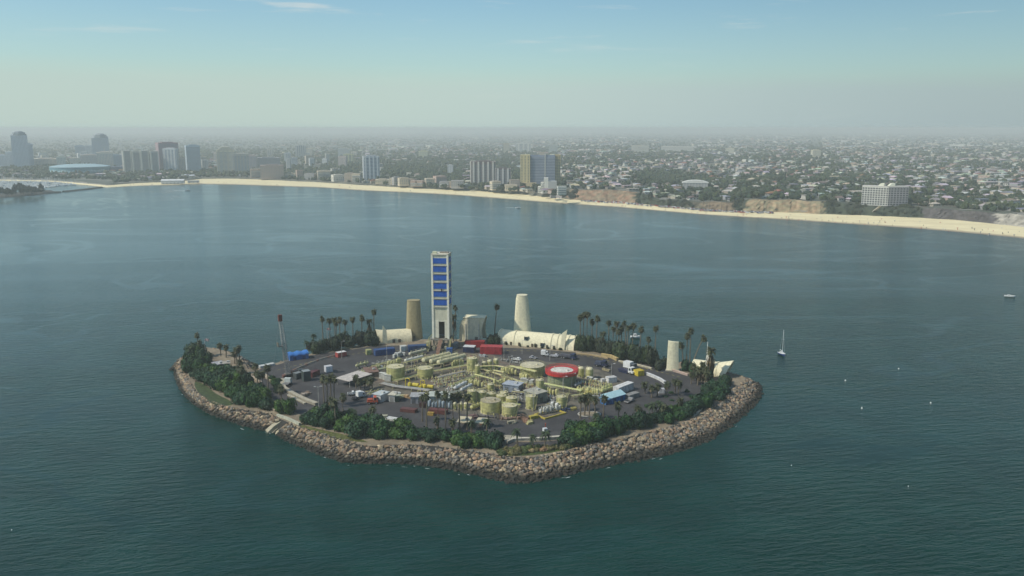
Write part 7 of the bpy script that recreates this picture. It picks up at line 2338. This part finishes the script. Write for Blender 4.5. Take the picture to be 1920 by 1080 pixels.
boat(1191, 634, 6.2, 2.6, 1.2, math.radians(8), 'white motor boat with a cabin anchored behind the far palms', (0.74, 0.74, 0.72), (0.76, 0.76, 0.74), 'motor_boat', 'boat', cabin=(2.6, 1.6, 0.2))
boat(1893, 557, 7.6, 2.6, 1.1, math.radians(4), 'small white boat alone near the right edge of the photo', (0.76, 0.76, 0.74), (0.7, 0.7, 0.68), 'motor_boat', 'boat', cabin=(2.4, 0.7, -0.4))
boat(971, 391, 9.0, 3.4, 1.5, math.radians(185), 'speedboat off the beach below the yellow-ended tower, trailing foam', (0.76, 0.76, 0.74), (0.72, 0.72, 0.7), 'speedboat', 'boat', cabin=(3.0, 1.0, 0))
boat(352, 358, 12.0, 4.0, 1.8, math.radians(2), 'tiny speedboat with a white wake near the left beach', (0.78, 0.78, 0.76), (0.75, 0.75, 0.73), 'speedboat', 'boat', cabin=(3.0, 1.2, 0))
M_FOAM, t_, b_ = new_mat('sea_foam')
b_.inputs['Base Color'].default_value = (0.75, 0.78, 0.78, 1)
b_.inputs['Roughness'].default_value = 0.9
def wake(pxs, w0, w1):
    m = MB()
    rows = []
    n = len(pxs)
    for i, (a, b_) in enumerate(pxs):
        q = P(a, b_, 0.05)
        w_ = w0 + (w1 - w0) * i / (n - 1)
        k = R.uniform(0.7, 1.2)
        rows.append([q + Vector((0, -w_ * k, 0)), q + Vector((0, 0, 0.12)), q + Vector((0, w_ * k, 0))])
    m.grid(rows)
    tag(m.build('wake_foam', M_FOAM), kind='stuff')
wake([(975, 390.5), (967, 389.5), (960, 389.3), (948, 389.5)], 1.6, 0.3)
wake([(350, 358), (342, 357.4), (334, 357.6), (324, 357.0)], 2.4, 0.4)
# foam flecks where the swell meets the rocks
m = MB()
for i in range(nfront):
    if R.random() < 0.22:
        a, b_ = ringW[i], ringW[(i + 1) % len(ringW)]
        q = a.lerp(b_, R.random())
        d = (b_ - a).normalized()
        n = Vector((d.y, -d.x, 0))
        c = q + n * R.uniform(0.6, 3.2)
        l_, w_ = R.uniform(0.3, 1.6), R.uniform(0.05, 0.16)
        m.add([c - d * l_, c + n * w_, c + d * l_, c - n * w_], [(0, 1, 2, 3)])
        m.v[-4:] = [(p_[0], p_[1], 0.04) for p_ in m.v[-4:]]
tag(m.build('shore_foam', M_FOAM), kind='stuff')
for i, (px, py, lab) in enumerate(((1585, 714, 'white mooring buoy below and right of the sailboat'), (1685, 692, 'white mooring buoy farthest out, right of the sailboat'), (1616, 766, 'white spar buoy with a short pole, middle of the right water'), (1745, 756, 'white mooring buoy farthest right of the four'), (1484, 873, 'faint white buoy off the island’s right front'), (1703, 912, 'faint white buoy lowest on the right water'), (22, 994, 'small white buoy at the lower left of the photo'))):
    v = P(px, py, 0)
    t = thing('mooring_buoy', lab, 'buoy', (v.x, v.y, 0), 0, 'mooring buoys')
    k = 0.45 if i < 4 else 0.2
    MB().lathe(0, 0, [(0.05, -0.6 * k), (0.7 * k, -0.3 * k), (0.9 * k, 0.2 * k), (0.75 * k, 0.8 * k), (0.3 * k, 1.2 * k), (0.05, 1.3 * k)], 10).build('float', M_CLEAN, t, (0.76, 0.76, 0.74))
    MB().tube([(0, 0, 1.25 * k), (0, 0, (2.6 if i == 2 else 1.7) * k)], 0.08, 5).build('staff', M_CLEAN, t, (0.6, 0.6, 0.6))
# islet with trees at the left edge, breakwater and marina
def rock_bank(pxs, hgt_, wid, name, seed, n):
    rng = random.Random(seed)
    pts = [P(a, b_, 0) for a, b_ in pxs]
    m = MB()
    rows = []
    for i, q in enumerate(pts):
        d = (pts[min(i + 1, len(pts) - 1)] - pts[max(i - 1, 0)]).normalized()
        nn = Vector((-d.y, d.x, 0))
        rows.append([q - nn * wid - Vector((0, 0, 1)), q - nn * wid * 0.4 + Vector((0, 0, hgt_)), q + nn * wid * 0.4 + Vector((0, 0, hgt_)), q + nn * wid - Vector((0, 0, 1))])
    m.grid(rows)
    m.c = [(0.10, 0.095, 0.085)] * len(m.v)
    for _ in range(n):
        i = rng.randrange(len(pts) - 1)
        q = pts[i].lerp(pts[i + 1], rng.random())
        r = rng.uniform(0.8, 1.8)
        kk = rng.uniform(0.5, 1.0)
        m.add([(q.x + rng.uniform(-wid, wid) * 0.2 + p_[0] * r, q.y + p_[1] * r, hgt_ * 0.5 + rng.uniform(-1, 1) + p_[2] * r) for p_ in ico_v], ico_f, (0.16 * kk, 0.15 * kk, 0.13 * kk))
    o = m.build(name, M_ROCK, None, (1, 1, 1))
    return tag(o, kind='structure')
rock_bank([(-260, 378), (-120, 374), (0, 369), (50, 365), (84, 361)], 5, 34, 'islet', 4, 160)
rock_bank([(88, 363), (112, 361)], 2.5, 7, 'breakwater', 5, 40)
rock_bank([(120, 360), (150, 357), (190, 352)], 2.5, 7, 'breakwater', 6, 60)
rg = random.Random(66)
items = []
for i in range(46):
    px = rg.uniform(-120, 82)
    items.append((px, rg.uniform(362, 371) - px * 0.06 + (2 if px < 20 else 0)))
items.sort()
vis_i = 0
for px, py in items:
    py = min(py, 369 - px * 0.085)
    v = P(px, py, 4.5)
    r, h = rg.uniform(5, 9), rg.uniform(9, 19)
    if px > 0:
        vis_i += 1
        lab = ordinal(vis_i) + ' dark tree from the left on the rocky islet'
    else:
        lab = 'dark tree on the rocky islet beyond the edge, ' + ordinal(items.index((px, py)) + 1 if (px, py) in items else vis_i + 60) + ' one'
        if px < -40:
            continue
    shade_tree(v.x, v.y, 4.5, r, h, lab, 'trees on the rocky islet', name='islet_tree', col=(0.022, 0.032, 0.022))
# marina: masses of moored boats and pontoons
m = MB()
for _ in range(1700):
    px = rg.uniform(-150, 235)
    py = rg.uniform(338.5, 357 if px < 150 else 348)
    if py > 366 - 0.09 * px - 6 or py < interp(WATERLINE, px) + 1.0:
        continue
    v = P(px, py, 0)
    L_ = rg.uniform(7, 14)
    a = rg.choice((0.2, 0.2, 1.7)) + rg.uniform(-0.1, 0.1)
    m.M = Matrix.Translation(v) @ Matrix.Rotation(a, 4, 'Z')
    c_ = rg.choice(((0.84, 0.84, 0.82), (0.8, 0.8, 0.8), (0.84, 0.84, 0.82), (0.25, 0.32, 0.42), (0.8, 0.76, 0.66)))
    m.add([(-L_ / 2, -1.6, 1.3), (L_ * 0.2, -1.6, 1.4), (L_ / 2, 0, 1.7), (L_ * 0.2, 1.6, 1.4), (-L_ / 2, 1.6, 1.3), (-L_ / 2, -1.3, -0.2), (L_ * 0.2, -1.3, -0.2), (L_ * 0.42, 0, -0.2), (L_ * 0.2, 1.3, -0.2), (-L_ / 2, 1.3, -0.2)], [(0, 1, 2, 3, 4), (0, 5, 6, 1), (1, 6, 7, 2), (2, 7, 8, 3), (3, 8, 9, 4), (4, 9, 5, 0)], c_)
    m.box(-L_ * 0.2, L_ * 0.12, -1.0, 1.0, 1.35, 2.6, (0.85, 0.85, 0.83), bottom=False)
    if rg.random() < 0.6:
        m.box(-0.12, 0.12, -0.12, 0.12, 1.4, rg.uniform(10, 17), (0.72, 0.72, 0.70), bottom=False)
m.M = None
tag(m.build('moored_boats', M_VCOL), kind='stuff')
m = MB()
for k in range(7):
    y = 340 + k * 2.4
    a, b_ = P(-150, y, 0.6), P(215 - k * 16, y - 0.3, 0.6)
    m.add([a, b_, b_ + Vector((0, 3, 0)), a + Vector((0, 3, 0))], [(0, 1, 2, 3)], (0.36, 0.34, 0.3))
tag(m.build('pontoons', M_VCOL), kind='stuff')
# what stands on the sand and along its back: beach pavilions, parked cars, people under sunshades
def beach_hall(pa, pb, depth, h, label, wallc, roofc, roof='flat', doors=3):
    t, w = shed(pa, pb, depth, h, label, wallc, roofc, name='beach_pavilion', cat='pavilion', roof=roof, doors=doors, z=2.4)
    return t
beach_hall((302, 344.5), (345, 344), 14, 7, 'long white beach pavilion on the left sand', (0.66, 0.67, 0.68), (0.74, 0.74, 0.74), 'gable', 6)
beach_hall((352, 343), (374, 342.5), 10, 5, 'low white beach hall right of the long pavilion', (0.62, 0.62, 0.62), (0.72, 0.72, 0.72))
beach_hall((1031, 371), (1053, 373), 9, 5, 'grey beach restroom below the brown cliff', (0.40, 0.38, 0.40), (0.62, 0.60, 0.58))
beach_hall((1071, 373.5), (1090, 374.5), 8, 4, 'small pale kiosk on the sand below the brown cliff', (0.5, 0.47, 0.4), (0.7, 0.68, 0.62))
beach_hall((1336, 390), (1365, 392), 9, 5, 'cream-roofed beach cafe left of the tan cliff', (0.36, 0.33, 0.3), (0.78, 0.74, 0.6))
beach_hall((1406, 394), (1436, 396), 8, 4.5, 'long grey beach block below the tan cliff', (0.36, 0.37, 0.4), (0.55, 0.55, 0.56), doors=6)
beach_hall((1490, 399), (1514, 400.5), 8, 3.6, 'low grey hut on the sand below the tan cliff', (0.36, 0.34, 0.32), (0.50, 0.46, 0.42))
m = MB()
for _ in range(420):
    px = rg.uniform(1090, 1450)
    py = interp(SANDBACK, px) + rg.uniform(-0.3, 2.6)
    v = P(px, py, 2.9)
    c_ = rg.choice(((0.7, 0.7, 0.7), (0.05, 0.05, 0.06), (0.3, 0.3, 0.32), (0.35, 0.05, 0.04), (0.05, 0.08, 0.2), (0.45, 0.44, 0.42)))
    m.M = Matrix.Translation(v) @ Matrix.Rotation(rg.choice((-0.15, 1.4)), 4, 'Z')
    m.box(-2.2, 2.2, -0.9, 0.9, 0.2, 0.9, c_, bottom=False)
    m.box(-1.2, 0.9, -0.8, 0.8, 0.9, 1.5, c_, bottom=False)
m.M = None
tag(m.build('beach_car_park_cars', M_VCOL), kind='stuff')
m = MB()
for _ in range(210):
    px = rg.uniform(230, 1916)
    a, b_ = interp(SANDBACK, px), interp(WATERLINE, px)
    py = a + (b_ - a) * rg.uniform(0.25, 0.9)
    v = P(px, py, 1.6)
    if v.y > 2300:
        continue
    c_ = rg.choice(((0.10, 0.12, 0.2), (0.4, 0.06, 0.05), (0.6, 0.6, 0.55), (0.1, 0.1, 0.1), (0.35, 0.25, 0.15)))
    m.box(v.x - 0.3, v.x + 0.3, v.y - 0.2, v.y + 0.2, 0.9, 2.5, c_, bottom=False)
    if rg.random() < 0.3:
        m.add([(v.x + 1.4 * math.cos(q), v.y + 1.4 * math.sin(q), 3.2) for q in (0, 1.05, 2.1, 3.14, 4.2, 5.2)] + [(v.x, v.y, 3.7)], [(i, (i + 1) % 6, 6) for i in range(6)], c_)
tag(m.build('beach_crowd', M_VCOL), kind='stuff')
# palms along the seafront, stairs and shrubs on the bluff
cp_items = [(1096, 372, 12), (1392, 398, 20), (1374, 398, 22), (1352, 397, 24), (1330, 394, 24), (1318, 393, 20), (1302, 391, 22), (1284, 389, 18), (1266, 388, 22), (1437, 398, 24), (1500, 392, 12), (1472, 378, 14), (1452, 376, 12), (1780, 392, 14), (1812, 396, 15), (1860, 400, 16), (1886, 404, 16), (1722, 388, 14), (1250, 387, 18), (1205, 382, 14), (860, 358, 14), (780, 354, 15), (668, 347, 15), (452, 336, 16), (560, 341, 15)]
for i, (px, py, hp_) in enumerate(sorted(cp_items)):
    z = 3.0
    v = P(px, py, z)
    t = thing('palm_tree', ordinal(i + 1) + ' thin seafront palm from the left, behind the sand', 'palm tree', (v.x, v.y, z - 0.2), 0, 'seafront palms')
    MB().tube([(0, 0, 0), (0.3, 0, hp_ * 0.5), (0, 0, hp_)], 0.45, 6, r1=0.25).build('trunk', M_BARK, t)
    link('crown', rp.choice(fan_me), t, (0.045, 0.055, 0.030), (0, 0, hp_), 0, (1.5, 1.5, 1.5))
    link('dead_fronds', rp.choice(skirt_me), t, (0.12, 0.095, 0.06), (0, 0, hp_), 0, (1.2, 1.2, 1.2))
A, B = P(1632, 402, 3.4), land_pt(1650, 388)
t = thing('stairway', 'pale concrete stairway climbing the planted bluff left below the white hotel', 'stairway', A)
d = B - A
m = MB()
rows = []
for k in range(13):
    q = A + d * (k / 12) - A
    q.z += 1.2
    rows.append([q + Vector((-2.2, 0, 0)), q + Vector((2.2, 0, 0))])
m.grid(rows)
m.grid([[r_[0] for r_ in rows], [r_[0] - Vector((0, 0, 1.6)) for r_ in rows]])
m.build('flight', M_CONC, t, (0.46, 0.42, 0.35))
bushes = []
for _ in range(150):
    c = rg.choice((rg.uniform(1545, 1725), rg.uniform(1195, 1300), rg.uniform(1376, 1392), rg.uniform(1050, 1085), rg.uniform(1545, 1725)))
    if 1626 < c < 1656:
        continue
    i = int(np.searchsorted(cols, c)) - 1
    f = (c - cols[i]) / (cols[i + 1] - cols[i])
    q1, q2 = sb[i].lerp(sb[i + 1], f), bt[i].lerp(bt[i + 1], f)
    bushes.append((c, q1.lerp(q2, rg.uniform(0.1, 0.95))))
bushes.sort(key=lambda q: q[0])
for i, (c, q) in enumerate(bushes):
    bush(Vector((q.x, q.y, q.z - 0.8)), rg.uniform(3, 6.5), rg.uniform(3, 6.5), ordinal(i + 1) + ' dark shrub from the left on the bluff above the sand', 'shrubs on the bluff', rg.choice(((0.05, 0.06, 0.04), (0.045, 0.055, 0.03), (0.06, 0.065, 0.045))), name='bluff_shrub', rng=rg)
for i, (px, py, r, h, nm) in enumerate(((1160, 374, 5, 9, 'lone round tree at the foot of the brown cliff'), (1130, 373, 2.4, 6, 'small tree at the foot of the brown cliff'), (1478, 397, 5, 7, 'dark tree at the foot of the tan cliff'), (1420, 372, 16, 13, 'very broad olive-green tree on the bluff above the tan cliff'))):
    v = P(px, py, 3.0) if i < 3 else land_pt(px, py)
    shade_tree(v.x, v.y, v.z, r, h, nm, None, col=(0.04, 0.05, 0.03) if i < 3 else (0.06, 0.075, 0.035))
